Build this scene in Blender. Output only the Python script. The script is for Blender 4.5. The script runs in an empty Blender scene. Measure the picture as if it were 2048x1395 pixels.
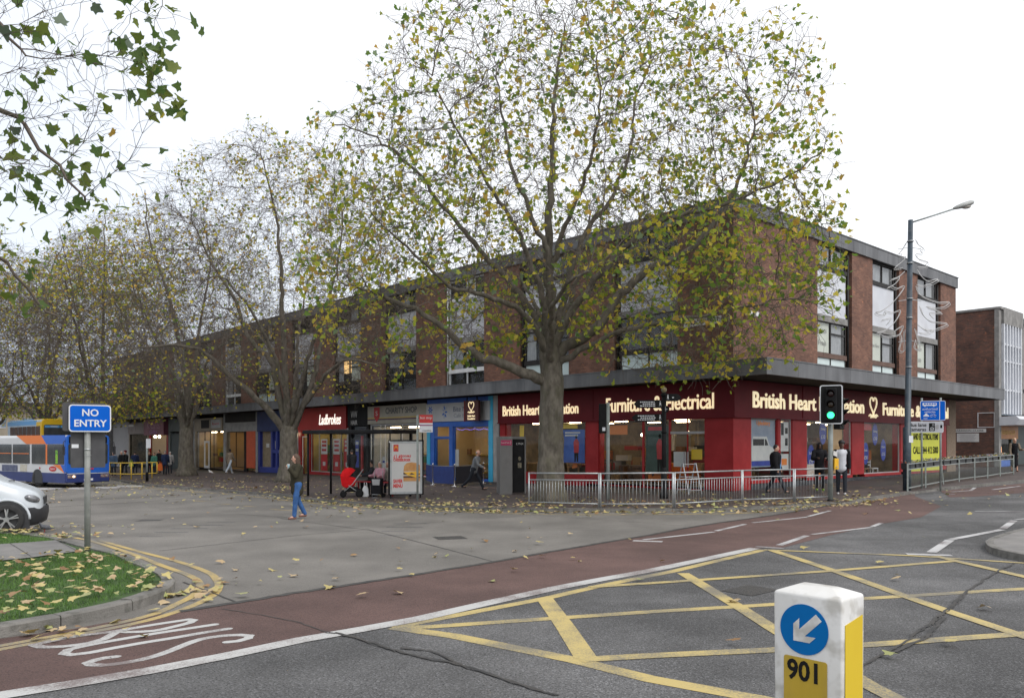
import bpy, bmesh, math, random
import numpy as np
from mathutils import Vector, Matrix
R=math.radians
S=bpy.context.scene
COL=S.collection
# ---------------- camera ----------------
cam=bpy.data.cameras.new('camera'); co=bpy.data.objects.new('camera',cam); COL.objects.link(co)
co.location=(0,0,1.85); co.rotation_euler=(R(90),0,0)
cam.sensor_width=36; cam.lens=36*1590/2048; cam.shift_y=187.5/2048; cam.clip_end=3000; cam.clip_start=.1
S.camera=co
# ---------------- sky, overcast ----------------
W=bpy.data.worlds.new('World'); S.world=W; W.use_nodes=True
nt=W.node_tree; nt.nodes.clear()
SUN_EL=R(48); SUN_AZ=R(135)
sky=nt.nodes.new('ShaderNodeTexSky'); sky.sky_type='NISHITA'; sky.sun_disc=False
sky.sun_elevation=SUN_EL; sky.sun_rotation=SUN_AZ; sky.dust_density=4; sky.air_density=1
b1=nt.nodes.new('ShaderNodeBackground'); b1.inputs[1].default_value=.05
hs=nt.nodes.new('ShaderNodeHueSaturation'); hs.inputs['Saturation'].default_value=.5
nt.links.new(sky.outputs[0],hs.inputs['Color']); nt.links.new(hs.outputs[0],b1.inputs[0])
b2=nt.nodes.new('ShaderNodeBackground'); b2.inputs[1].default_value=1.0
tc=nt.nodes.new('ShaderNodeTexCoord'); dv=nt.nodes.new('ShaderNodeVectorMath'); dv.operation='DOT_PRODUCT'
dv.inputs[1].default_value=(-.80,.45,-.40); nt.links.new(tc.outputs['Generated'],dv.inputs[0])
cn=nt.nodes.new('ShaderNodeTexNoise'); cn.inputs['Scale'].default_value=1.6; cn.inputs['Detail'].default_value=3
nt.links.new(tc.outputs['Generated'],cn.inputs['Vector'])
ad=nt.nodes.new('ShaderNodeMath'); ad.operation='MULTIPLY_ADD'; ad.inputs[1].default_value=.25; nt.links.new(cn.outputs['Fac'],ad.inputs[0]); nt.links.new(dv.outputs['Value'],ad.inputs[2])
cr=nt.nodes.new('ShaderNodeValToRGB'); nt.links.new(ad.outputs[0],cr.inputs[0])
cr.color_ramp.elements[0].position=.45; cr.color_ramp.elements[0].color=(.92,.93,.95,1)
cr.color_ramp.elements[1].position=1.0; cr.color_ramp.elements[1].color=(.56,.63,.74,1)
nt.links.new(cr.outputs[0],b2.inputs[0])
a=nt.nodes.new('ShaderNodeAddShader'); wo=nt.nodes.new('ShaderNodeOutputWorld')
nt.links.new(b1.outputs[0],a.inputs[0]); nt.links.new(b2.outputs[0],a.inputs[1]); nt.links.new(a.outputs[0],wo.inputs[0])
sl=bpy.data.lights.new('sun','SUN'); sl.energy=1.15; sl.angle=R(22); sl.color=(1,.97,.93)
so=bpy.data.objects.new('sun',sl); COL.objects.link(so)
# light comes from the right and behind the camera
sd=Vector((math.sin(SUN_AZ)*math.cos(SUN_EL), math.cos(SUN_AZ)*math.cos(SUN_EL), math.sin(SUN_EL)))
so.rotation_euler=sd.to_track_quat('Z','Y').to_euler()
S.view_settings.view_transform='Standard'; S.view_settings.look='None'; S.view_settings.exposure=.18; S.view_settings.gamma=1
S.render.engine='CYCLES'
S.cycles.max_bounces=6; S.cycles.transparent_max_bounces=10

# ---------------- helpers ----------------
def tag(o,label=None,cat=None,group=None,kind=None):
    if label: o['label']=label
    if cat: o['category']=cat
    if group: o['group']=group
    if kind: o['kind']=kind
    return o
def empty(name,loc=(0,0,0),rz=0,label=None,cat=None,group=None):
    o=bpy.data.objects.new(name,None); COL.objects.link(o); o.empty_display_size=.2
    o.location=loc; o.rotation_euler=(0,0,rz); return tag(o,label,cat,group)
def copy_tree(o,parent=None):
    c=o.copy(); COL.objects.link(c); c.parent=parent
    for ch in list(o.children): copy_tree(ch,c)
    return c
def sm(t): t=min(1,max(0,t)); return t*t*(3-2*t)
def g(x,y):
    """height of the road surface"""
    return (-.2+.0145*min(60,max(-60,x)))*sm((y-10)/18)
def gN(x,y):
    t=np.clip((y-10)/18,0,1); return (-.2+.0145*np.clip(x,-60,60))*(t*t*(3-2*t))
F=1590.0
def at(px,py,h=0.0):
    """ground point that the photograph shows at a pixel, on a surface h above the road"""
    u=(px-1024)/F; v=(py-885)/F
    d=1.85/max(v,.004)
    for i in range(12):
        d=(1.85-g(u*d,d)-h)/v
    return (u*d,d)
def at3(px,py,h=0.0):
    x,y=at(px,py,h); return (x,y,g(x,y)+h)
def pz(px,py,d): return ((px-1024)/F*d, d, 1.85-(py-885)/F*d)

class MB:
    def __init__(s): s.v=[];s.f=[];s.m=[];s.sm=[]
    def add(s,vs,fs,m=0,smooth=False):
        o=len(s.v); s.v+= [tuple(v) for v in vs]
        for f in fs: s.f.append(tuple(i+o for i in f)); s.m.append(m); s.sm.append(smooth)
        return s
    def box(s,x0,x1,y0,y1,z0,z1,m=0,M=None):
        if x0>x1:x0,x1=x1,x0
        if y0>y1:y0,y1=y1,y0
        if z0>z1:z0,z1=z1,z0
        vs=[(x,y,z) for z in(z0,z1) for y in(y0,y1) for x in(x0,x1)]
        if M: vs=[M@Vector(v) for v in vs]
        return s.add(vs,[(0,2,3,1),(4,5,7,6),(0,1,5,4),(2,6,7,3),(0,4,6,2),(1,3,7,5)],m)
    def bar(s,a,b,w,h=None,m=0):
        """rectangular bar from a to b"""
        a=Vector(a);b=Vector(b);d=b-a;L=d.length
        if L<1e-6:return s
        h=h or w
        q=d.to_track_quat('X','Z').to_matrix().to_4x4(); M=Matrix.Translation(a)@q
        return s.box(0,L,-w/2,w/2,-h/2,h/2,m,M)
    def tube(s,pts,r,n=8,m=0,caps=True,smooth=True,closed=False):
        pts=[Vector(p) for p in pts]; k=len(pts)
        if not hasattr(r,'__len__'): r=[r]*k
        vs=[];fs=[]
        up=None
        for i,p in enumerate(pts):
            if closed: t=(pts[(i+1)%k]-pts[i-1])
            else: t=(pts[min(i+1,k-1)]-pts[max(i-1,0)])
            if t.length<1e-9:t=Vector((0,0,1))
            t.normalize()
            if up is None:
                up=Vector((0,0,1)) if abs(t.z)<.9 else Vector((1,0,0))
            u=(up-t*up.dot(t))
            if u.length<1e-6:u=t.orthogonal()
            u.normalize(); w=t.cross(u); up=u
            for j in range(n):
                an=2*math.pi*j/n
                vs.append(p+(u*math.cos(an)+w*math.sin(an))*r[i])
        kk=k if closed else k-1
        for i in range(kk):
            for j in range(n):
                a=i*n+j;b=i*n+(j+1)%n;c=((i+1)%k)*n+(j+1)%n;d=((i+1)%k)*n+j
                fs.append((a,b,c,d))
        s.add(vs,fs,m,smooth)
        if caps and not closed:
            o=len(s.v)-k*n
            s.f.append(tuple(o+j for j in range(n))[::-1]); s.m.append(m); s.sm.append(False)
            s.f.append(tuple(o+(k-1)*n+j for j in range(n))); s.m.append(m); s.sm.append(False)
        return s
    def lathe(s,prof,n=16,m=0,c=(0,0,0),smooth=True,axis='Z',M=None,caps=True):
        """prof list of (r,z)"""
        vs=[];fs=[];k=len(prof)
        for r,z in prof:
            for j in range(n):
                a=2*math.pi*j/n
                p=(r*math.cos(a),r*math.sin(a),z)
                if axis=='Y': p=(p[0],z,p[1])
                if axis=='X': p=(z,p[0],p[1])
                vs.append(Vector(p)+Vector(c))
        if M: vs=[M@v for v in vs]
        for i in range(k-1):
            for j in range(n):
                q=(i*n+j,i*n+(j+1)%n,(i+1)*n+(j+1)%n,(i+1)*n+j)
                fs.append(q if axis!='Y' else q[::-1])
        s.add(vs,fs,m,smooth)
        if not caps: return s
        o=len(s.v)-k*n
        a=tuple(o+j for j in range(n))[::-1]; b=tuple(o+(k-1)*n+j for j in range(n))
        if axis=='Y': a=a[::-1]; b=b[::-1]
        s.f+=[a,b]; s.m+=[m,m]; s.sm+=[False,False]
        return s
    def ell(s,c,r,m=0,n=12,k=8,M=None):
        prof=[]
        vs=[];fs=[]
        c=Vector(c)
        for i in range(k+1):
            th=math.pi*i/k
            for j in range(n):
                a=2*math.pi*j/n
                v=Vector((r[0]*math.sin(th)*math.cos(a),r[1]*math.sin(th)*math.sin(a),-r[2]*math.cos(th)))
                if M: v=M@v
                vs.append(c+v)
        for i in range(k):
            for j in range(n):
                fs.append((i*n+j,i*n+(j+1)%n,(i+1)*n+(j+1)%n,(i+1)*n+j))
        return s.add(vs,fs,m,True)
    def prism(s,poly,y0,y1,m=0,axis='Y',M=None):
        """poly list of (a,b), extruded along the axis; axis Y: poly in xz, axis Z: poly in xy, axis X: poly in yz"""
        n=len(poly)
        ar=sum(poly[i][0]*poly[(i+1)%n][1]-poly[(i+1)%n][0]*poly[i][1] for i in range(n))
        if ar<0: poly=poly[::-1]
        def P(p,t):
            return (p[0],t,p[1]) if axis=='Y' else (p[0],p[1],t) if axis=='Z' else (t,p[0],p[1])
        vs=[P(p,y0) for p in poly]+[P(p,y1) for p in poly]
        if M: vs=[M@Vector(v) for v in vs]
        fs=[tuple(range(n)),tuple(range(n,2*n))[::-1]]+[(i,i+n,(i+1)%n+n,(i+1)%n) for i in range(n)]
        if axis!='Y': fs=[f[::-1] for f in fs]
        if y1<y0: fs=[f[::-1] for f in fs]
        return s.add(vs,fs,m)
    def build(s,name,mats,parent=None,loc=None,rot=None,bevel=0,bseg=2):
        me=bpy.data.meshes.new(name); me.from_pydata(s.v,[],s.f)
        if not isinstance(mats,(list,tuple)): mats=[mats]
        for m in mats: me.materials.append(m)
        me.polygons.foreach_set('material_index',s.m)
        me.polygons.foreach_set('use_smooth',s.sm)
        me.update()
        o=bpy.data.objects.new(name,me); COL.objects.link(o)
        if parent: o.parent=parent
        if loc: o.location=loc
        if rot is not None: o.rotation_euler=rot if hasattr(rot,'__len__') else (0,0,rot)
        if bevel:
            b=o.modifiers.new('b','BEVEL'); b.width=bevel; b.segments=bseg; b.limit_method='ANGLE'; b.angle_limit=R(40)
        return o
def build_split(mb,name,mats,parent=None,side=None):
    """every separate piece becomes an object of its own"""
    par=list(range(len(mb.v)))
    def find(a):
        while par[a]!=a: par[a]=par[par[a]]; a=par[a]
        return a
    for f in mb.f:
        r=find(f[0])
        for i in f[1:]: par[find(i)]=r
    gr={}
    for k,f in enumerate(mb.f): gr.setdefault(find(f[0]),[]).append(k)
    out=[]
    for ks in gr.values():
        q=MB(); mp={}
        for k in ks:
            f=[]
            for i in mb.f[k]:
                if i not in mp: mp[i]=len(q.v); q.v.append(mb.v[i])
                f.append(mp[i])
            q.f.append(tuple(f)); q.m.append(mb.m[k]); q.sm.append(mb.sm[k])
        used=sorted(set(q.m)); ml=mats if isinstance(mats,(list,tuple)) else [mats]
        q.m=[used.index(m) for m in q.m]
        o=q.build(name,[ml[m] for m in used],parent); 
        if side=='R': o.rotation_euler=(0,0,R(90))
        out.append(o)
    return out
def npmesh(name,V,Fq,mats,mi=None,smooth=False):
    """V (n,3), Fq (m,k) all faces with k corners"""
    me=bpy.data.meshes.new(name); n=len(V); m,k=Fq.shape
    me.vertices.add(n); me.vertices.foreach_set('co',np.ascontiguousarray(V,dtype=np.float32).ravel())
    me.loops.add(m*k); me.loops.foreach_set('vertex_index',Fq.astype(np.int32).ravel())
    me.polygons.add(m); me.polygons.foreach_set('loop_start',np.arange(0,m*k,k,dtype=np.int32))
    for q in mats: me.materials.append(q)
    if mi is not None: me.polygons.foreach_set('material_index',mi.astype(np.int32))
    if smooth: me.polygons.foreach_set('use_smooth',np.ones(m,dtype=bool))
    me.update(calc_edges=True); me.validate()
    return me
def bake(o):
    """apply an object's modifiers or turn text into a mesh"""
    dg=bpy.context.evaluated_depsgraph_get()
    me=bpy.data.meshes.new_from_object(o.evaluated_get(dg))
    return me
def text(s,size,mat,parent=None,loc=(0,0,0),rot=(R(90),0,0),xs=1.0,bold=0.0,ext=.004,name='lettering',align='CENTER',width=None,shear=0,spacing=1):
    cu=bpy.data.curves.new(name,'FONT'); cu.body=s; cu.size=size; cu.extrude=ext; cu.offset=bold; cu.shear=shear
    cu.align_x=align; cu.align_y='CENTER'; cu.resolution_u=3; cu.space_character=spacing
    t=bpy.data.objects.new(name,cu); COL.objects.link(t)
    me=bake(t); bpy.data.objects.remove(t); bpy.data.curves.remove(cu)
    n=len(me.vertices); A=np.empty(n*3,dtype=np.float32); me.vertices.foreach_get('co',A); A=A.reshape(-1,3)
    if width:
        xs=width/max(1e-6,A[:,0].max()-A[:,0].min())
    A[:,0]*=xs; me.vertices.foreach_set('co',A.ravel()); me.update()
    me.materials.clear(); me.materials.append(mat); me.name=name
    o=bpy.data.objects.new(name,me); COL.objects.link(o)
    if parent: o.parent=parent
    o.location=loc; o.rotation_euler=rot
    return o

# ---------------- materials ----------------
MATS={}
def mat(name,col,rough=.6,col2=None,scale=4,bump=0,bscale=40,metal=0,spec=.5,emit=0,detail=6,col3=None,scale3=40,f3=.3,lo=.35,hi=.65,stretch=None):
    if name in MATS: return MATS[name]
    m=bpy.data.materials.new(name); m.use_nodes=True; t=m.node_tree; p=t.nodes['Principled BSDF']
    p.inputs['Roughness'].default_value=rough; p.inputs['Metallic'].default_value=metal; p.inputs['Specular IOR Level'].default_value=spec
    p.inputs['Base Color'].default_value=(*col,1)
    out=None
    if col2 or bump:
        tc=t.nodes.new('ShaderNodeTexCoord'); src=tc.outputs['Object']
        if stretch:
            mp=t.nodes.new('ShaderNodeMapping'); mp.inputs['Scale'].default_value=stretch; t.links.new(src,mp.inputs['Vector']); src=mp.outputs[0]
    if col2:
        n=t.nodes.new('ShaderNodeTexNoise'); n.inputs['Scale'].default_value=scale; n.inputs['Detail'].default_value=detail; n.inputs['Roughness'].default_value=.6
        t.links.new(src,n.inputs['Vector'])
        r=t.nodes.new('ShaderNodeValToRGB'); r.color_ramp.elements[0].position=lo; r.color_ramp.elements[1].position=hi
        r.color_ramp.elements[0].color=(*col,1); r.color_ramp.elements[1].color=(*col2,1)
        t.links.new(n.outputs['Fac'],r.inputs[0]); out=r.outputs[0]
        if col3:
            n2=t.nodes.new('ShaderNodeTexNoise'); n2.inputs['Scale'].default_value=scale3; n2.inputs['Detail'].default_value=3; t.links.new(src,n2.inputs['Vector'])
            r2=t.nodes.new('ShaderNodeValToRGB'); r2.color_ramp.elements[0].position=.5; r2.color_ramp.elements[1].position=.62
            t.links.new(n2.outputs['Fac'],r2.inputs[0])
            mu=t.nodes.new('ShaderNodeMath'); mu.operation='MULTIPLY'; mu.inputs[1].default_value=f3; t.links.new(r2.outputs[0],mu.inputs[0])
            mx=t.nodes.new('ShaderNodeMix'); mx.data_type='RGBA'; t.links.new(mu.outputs[0],mx.inputs[0]); t.links.new(out,mx.inputs[6]); mx.inputs[7].default_value=(*col3,1); out=mx.outputs[2]
        t.links.new(out,p.inputs['Base Color'])
    if bump:
        nb=t.nodes.new('ShaderNodeTexNoise'); nb.inputs['Scale'].default_value=bscale; nb.inputs['Detail'].default_value=4; t.links.new(src,nb.inputs['Vector'])
        bp=t.nodes.new('ShaderNodeBump'); bp.inputs['Strength'].default_value=bump; bp.inputs['Distance'].default_value=.02
        t.links.new(nb.outputs['Fac'],bp.inputs['Height']); t.links.new(bp.outputs[0],p.inputs['Normal'])
    if emit:
        p.inputs['Emission Color'].default_value=(*col,1); p.inputs['Emission Strength'].default_value=emit
    MATS[name]=m; return m
def brickmat(name,c1,c2,mortar,rough=.9,scale=1.0,xoff=0):
    m=bpy.data.materials.new(name); m.use_nodes=True; t=m.node_tree; p=t.nodes['Principled BSDF']; p.inputs['Roughness'].default_value=rough
    tc=t.nodes.new('ShaderNodeTexCoord'); sx=t.nodes.new('ShaderNodeSeparateXYZ'); t.links.new(tc.outputs['Object'],sx.inputs[0])
    ad=t.nodes.new('ShaderNodeMath'); t.links.new(sx.outputs[0],ad.inputs[0]); t.links.new(sx.outputs[1],ad.inputs[1])
    cb=t.nodes.new('ShaderNodeCombineXYZ'); t.links.new(ad.outputs[0],cb.inputs[0]); t.links.new(sx.outputs[2],cb.inputs[1])
    b=t.nodes.new('ShaderNodeTexBrick'); t.links.new(cb.outputs[0],b.inputs['Vector'])
    b.inputs['Scale'].default_value=1; b.inputs['Brick Width'].default_value=.23*scale; b.inputs['Row Height'].default_value=.075*scale; b.inputs['Mortar Size'].default_value=.007
    b.inputs['Color1'].default_value=(*c1,1); b.inputs['Color2'].default_value=(*c2,1); b.inputs['Mortar'].default_value=(*mortar,1); b.inputs['Bias'].default_value=0
    n=t.nodes.new('ShaderNodeTexNoise'); n.inputs['Scale'].default_value=.9; n.inputs['Detail'].default_value=8; n.inputs['Roughness'].default_value=.7; t.links.new(cb.outputs[0],n.inputs['Vector'])
    n3=t.nodes.new('ShaderNodeTexNoise'); n3.inputs['Scale'].default_value=3.5; n3.inputs['Detail'].default_value=3; t.links.new(cb.outputs[0],n3.inputs['Vector'])
    r=t.nodes.new('ShaderNodeValToRGB'); r.color_ramp.elements[0].position=.3; r.color_ramp.elements[0].color=(.55,.55,.57,1); r.color_ramp.elements[1].position=.7; r.color_ramp.elements[1].color=(1.35,1.25,1.15,1)
    t.links.new(n.outputs['Fac'],r.inputs[0])
    mx=t.nodes.new('ShaderNodeMix'); mx.data_type='RGBA'; mx.blend_type='MULTIPLY'; mx.inputs[0].default_value=1; t.links.new(b.outputs['Color'],mx.inputs[6]); t.links.new(r.outputs[0],mx.inputs[7])
    # scattered orange bricks
    r3=t.nodes.new('ShaderNodeValToRGB'); r3.color_ramp.elements[0].position=.62; r3.color_ramp.elements[1].position=.74; r3.color_ramp.elements[0].color=(0,0,0,1); r3.color_ramp.elements[1].color=(.8,.8,.8,1)
    t.links.new(n3.outputs['Fac'],r3.inputs[0])
    mb=t.nodes.new('ShaderNodeMath'); mb.operation='SUBTRACT'; mb.inputs[0].default_value=1; t.links.new(b.outputs['Fac'],mb.inputs[1])
    mm=t.nodes.new('ShaderNodeMath'); mm.operation='MULTIPLY'; t.links.new(r3.outputs[0],mm.inputs[0]); t.links.new(mb.outputs[0],mm.inputs[1])
    m2=t.nodes.new('ShaderNodeMix'); m2.data_type='RGBA'; t.links.new(mm.outputs[0],m2.inputs[0]); t.links.new(mx.outputs[2],m2.inputs[6]); m2.inputs[7].default_value=(c2[0]*1.9,c2[1]*1.5,c2[2]*1.1,1)
    t.links.new(m2.outputs[2],p.inputs['Base Color'])
    bp=t.nodes.new('ShaderNodeBump'); bp.inputs['Strength'].default_value=.4; bp.inputs['Distance'].default_value=.01; bp.invert=True; t.links.new(b.outputs['Fac'],bp.inputs['Height']); t.links.new(bp.outputs[0],p.inputs['Normal'])
    return m
def glassmat(name,tint=(.85,.9,.9),refl=.12,rough=.02):
    m=bpy.data.materials.new(name); m.use_nodes=True; t=m.node_tree; t.nodes.clear()
    o=t.nodes.new('ShaderNodeOutputMaterial'); mx=t.nodes.new('ShaderNodeMixShader'); tr=t.nodes.new('ShaderNodeBsdfTransparent'); gl=t.nodes.new('ShaderNodeBsdfGlossy')
    tr.inputs[0].default_value=(*tint,1); gl.inputs['Roughness'].default_value=rough
    fr0=t.nodes.new('ShaderNodeFresnel'); fr0.inputs[0].default_value=1.5; fr=t.nodes.new('ShaderNodeMath'); fr.operation='MULTIPLY'; fr.inputs[1].default_value=.45; t.links.new(fr0.outputs[0],fr.inputs[0])
    ad0=t.nodes.new('ShaderNodeMath'); ad0.inputs[1].default_value=refl; t.links.new(fr.outputs[0],ad0.inputs[0])
    ge=t.nodes.new('ShaderNodeNewGeometry'); iv=t.nodes.new('ShaderNodeMath'); iv.operation='SUBTRACT'; iv.inputs[0].default_value=1; t.links.new(ge.outputs['Backfacing'],iv.inputs[1])
    ad=t.nodes.new('ShaderNodeMath'); ad.operation='MULTIPLY'; t.links.new(ad0.outputs[0],ad.inputs[0]); t.links.new(iv.outputs[0],ad.inputs[1])
    tc=t.nodes.new('ShaderNodeTexCoord'); n=t.nodes.new('ShaderNodeTexNoise'); n.inputs['Scale'].default_value=.8; t.links.new(tc.outputs['Object'],n.inputs['Vector'])
    bp=t.nodes.new('ShaderNodeBump'); bp.inputs['Strength'].default_value=.15; bp.inputs['Distance'].default_value=.02; t.links.new(n.outputs['Fac'],bp.inputs['Height']); t.links.new(bp.outputs[0],gl.inputs['Normal'])
    t.links.new(ad.outputs[0],mx.inputs[0]); t.links.new(tr.outputs[0],mx.inputs[1]); t.links.new(gl.outputs[0],mx.inputs[2]); t.links.new(mx.outputs[0],o.inputs[0])
    return m
def leafmat(name,c1,c2,trans=.35):
    m=bpy.data.materials.new(name); m.use_nodes=True; t=m.node_tree; t.nodes.clear()
    o=t.nodes.new('ShaderNodeOutputMaterial'); mx=t.nodes.new('ShaderNodeMixShader'); d=t.nodes.new('ShaderNodeBsdfPrincipled'); tr=t.nodes.new('ShaderNodeBsdfTranslucent')
    d.inputs['Roughness'].default_value=.55; d.inputs['Specular IOR Level'].default_value=.35
    tc=t.nodes.new('ShaderNodeTexCoord'); n=t.nodes.new('ShaderNodeTexNoise'); n.inputs['Scale'].default_value=5; n.inputs['Detail'].default_value=4; t.links.new(tc.outputs['Object'],n.inputs['Vector'])
    r=t.nodes.new('ShaderNodeValToRGB'); r.color_ramp.elements[0].position=.35; r.color_ramp.elements[1].position=.65; r.color_ramp.elements[0].color=(*c1,1); r.color_ramp.elements[1].color=(*c2,1)
    t.links.new(n.outputs['Fac'],r.inputs[0]); t.links.new(r.outputs[0],d.inputs['Base Color']); t.links.new(r.outputs[0],tr.inputs[0])
    mx.inputs[0].default_value=trans; t.links.new(d.outputs[0],mx.inputs[1]); t.links.new(tr.outputs[0],mx.inputs[2]); t.links.new(mx.outputs[0],o.inputs[0])
    return m
# ================= materials of the place =================
def roadmat(name,a,b,spk,spk2,bump=.5,sc=90,rough=.85,stain=(.5,.5,.5),stf=.25,blotch=.6):
    m=bpy.data.materials.new(name); m.use_nodes=True; t=m.node_tree; p=t.nodes['Principled BSDF']; p.inputs['Roughness'].default_value=rough; p.inputs['Specular IOR Level'].default_value=.35
    tc=t.nodes.new('ShaderNodeTexCoord'); src=tc.outputs['Object']
    def noise(s,d=5,ro=.6):
        n=t.nodes.new('ShaderNodeTexNoise'); n.inputs['Scale'].default_value=s; n.inputs['Detail'].default_value=d; n.inputs['Roughness'].default_value=ro; t.links.new(src,n.inputs['Vector']); return n.outputs['Fac']
    def ramp(s,p0,p1,c0,c1):
        r=t.nodes.new('ShaderNodeValToRGB'); r.color_ramp.elements[0].position=p0; r.color_ramp.elements[1].position=p1; r.color_ramp.elements[0].color=(*c0,1); r.color_ramp.elements[1].color=(*c1,1); t.links.new(s,r.inputs[0]); return r.outputs[0]
    def mix(f,x,y,bt='MIX'):
        n=t.nodes.new('ShaderNodeMix'); n.data_type='RGBA'; n.blend_type=bt
        if hasattr(f,'node'): t.links.new(f,n.inputs[0])
        else: n.inputs[0].default_value=f
        t.links.new(x,n.inputs[6]); 
        if hasattr(y,'node'): t.links.new(y,n.inputs[7])
        else: n.inputs[7].default_value=(*y,1)
        return n.outputs[2]
    base=ramp(noise(blotch,6,.65),.35,.68,a,b)
    v=t.nodes.new('ShaderNodeTexVoronoi'); v.inputs['Scale'].default_value=sc; t.links.new(src,v.inputs['Vector'])
    sp=ramp(v.outputs['Color'],.55,.95,(0,0,0),(1,1,1))
    c=mix(sp,base,spk)
    sp2=ramp(noise(sc*.7,2),.36,.44,(1,1,1),(0,0,0))
    c=mix(sp2,c,spk2)
    st=ramp(noise(.23,4,.7),.42,.62,(1-stf,)*3,(1+stf*.35,)*3)
    c=mix(1.0,c,st,'MULTIPLY')
    t.links.new(c,p.inputs['Base Color'])
    bp=t.nodes.new('ShaderNodeBump'); bp.inputs['Strength'].default_value=bump; bp.inputs['Distance'].default_value=.008; t.links.new(v.outputs['Distance'],bp.inputs['Height']); t.links.new(bp.outputs[0],p.inputs['Normal'])
    return m
m_asph=roadmat('asphalt',(.088,.087,.087),(.135,.133,.132),(.22,.22,.225),(.035,.035,.038),bump=.9,sc=75,stf=.38)
m_conc=roadmat('concrete_road',(.155,.145,.132),(.195,.183,.166),(.22,.208,.19),(.10,.094,.086),bump=.2,sc=110,rough=.85,blotch=.9,stf=.22)
m_red=roadmat('red_surfacing',(.105,.064,.056),(.142,.086,.075),(.15,.09,.082),(.06,.038,.036),bump=.5,sc=85,stf=.25)
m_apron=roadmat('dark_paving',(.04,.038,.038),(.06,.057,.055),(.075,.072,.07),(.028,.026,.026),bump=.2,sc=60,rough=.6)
def paintmat(name,col,under,wear=.45,sc=14):
    m=bpy.data.materials.new(name); m.use_nodes=True; t=m.node_tree; p=t.nodes['Principled BSDF']; p.inputs['Roughness'].default_value=.7
    tc=t.nodes.new('ShaderNodeTexCoord')
    n=t.nodes.new('ShaderNodeTexNoise'); n.inputs['Scale'].default_value=sc*4; n.inputs['Detail'].default_value=6; n.inputs['Roughness'].default_value=.75; t.links.new(tc.outputs['Object'],n.inputs['Vector'])
    n2=t.nodes.new('ShaderNodeTexNoise'); n2.inputs['Scale'].default_value=1.3; n2.inputs['Detail'].default_value=4; t.links.new(tc.outputs['Object'],n2.inputs['Vector'])
    ad=t.nodes.new('ShaderNodeMath'); ad.operation='MULTIPLY_ADD'; ad.inputs[1].default_value=1.1; t.links.new(n2.outputs['Fac'],ad.inputs[0]); t.links.new(n.outputs['Fac'],ad.inputs[2])
    r=t.nodes.new('ShaderNodeValToRGB'); e=r.color_ramp.elements; e[0].position=(1.42-wear)/2; e[1].position=(1.42-wear)/2+.12; e[0].color=(0,0,0,1); e[1].color=(1,1,1,1)
    h=t.nodes.new('ShaderNodeMath'); h.operation='MULTIPLY'; h.inputs[1].default_value=.5; t.links.new(ad.outputs[0],h.inputs[0]); t.links.new(h.outputs[0],r.inputs[0])
    mx=t.nodes.new('ShaderNodeMix'); mx.data_type='RGBA'; t.links.new(r.outputs[0],mx.inputs[0]); mx.inputs[6].default_value=(*col,1); mx.inputs[7].default_value=(*under,1)
    t.links.new(mx.outputs[2],p.inputs['Base Color']); return m
m_white=paintmat('white_road_paint',(.44,.44,.43),(.17,.14,.135),.42)
m_white2=paintmat('worn_white_road_paint',(.45,.45,.45),(.14,.12,.12),.42)
m_yel=paintmat('yellow_road_paint',(.46,.36,.14),(.17,.155,.12),.46)
m_yel2=paintmat('kerb_yellow_paint',(.44,.32,.11),(.19,.17,.13),.45)
m_joint=mat('joint_tar',(.03,.03,.03),.8,(.06,.055,.05),3)
m_kerb=mat('kerb_stone',(.12,.115,.105),.8,(.20,.19,.175),1.3,bump=.5,bscale=50,col3=(.06,.06,.05),scale3=6,f3=.5)
m_pave=brickmat('block_paving',(.062,.050,.048),(.088,.066,.062),(.035,.03,.03),.75,.9)
# floor version of the block pattern
for n in list(m_pave.node_tree.nodes):
    if n.type=='COMBXYZ':
        sx=[q for q in m_pave.node_tree.nodes if q.type=='SEPXYZ'][0]
        for l in list(m_pave.node_tree.links):
            if l.to_node==n: m_pave.node_tree.links.remove(l)
        m_pave.node_tree.links.new(sx.outputs[0],n.inputs[0]); m_pave.node_tree.links.new(sx.outputs[1],n.inputs[1])
m_brick=brickmat('brown_brick',(.145,.070,.049),(.225,.112,.079),(.11,.095,.085))
m_brick2=brickmat('dark_multi_brick',(.095,.055,.046),(.165,.078,.056),(.08,.072,.066))
m_grass=mat('grass_blade',(.05,.125,.014),.6,(.10,.20,.03),2.5)
m_turf=mat('turf_soil',(.03,.06,.012),.9,(.05,.10,.02),8,bump=.6)
m_slab=mat('paving_slab',(.15,.145,.14),.85,(.21,.2,.19),2,bump=.2)
m_bark=mat('plane_bark',(.065,.056,.044),.9,(.155,.138,.112),4,bump=1.0,bscale=11,col3=(.08,.078,.045),scale3=2.2,f3=.45,stretch=(1.6,1.6,.7))
m_twig=mat('twig_bark',(.085,.068,.055),.9,(.14,.115,.095),2)
LEAF=[leafmat('leaf_green',(.10,.19,.03),(.17,.27,.045),.55),leafmat('leaf_olive',(.26,.32,.03),(.37,.41,.05),.55),leafmat('leaf_yellow',(.50,.43,.04),(.60,.50,.07),.55),leafmat('leaf_orange',(.55,.32,.05),(.48,.36,.09),.5),leafmat('leaf_pale',(.17,.24,.13),(.22,.3,.16),.4)]
LEAFD=[leafmat('near_leaf_green',(.085,.15,.04),(.13,.20,.05),.55),leafmat('near_leaf_olive',(.13,.18,.03),(.19,.23,.045),.5),LEAF[2],LEAF[3],leafmat('near_leaf_pale',(.12,.16,.11),(.15,.2,.13),.3)]
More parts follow.
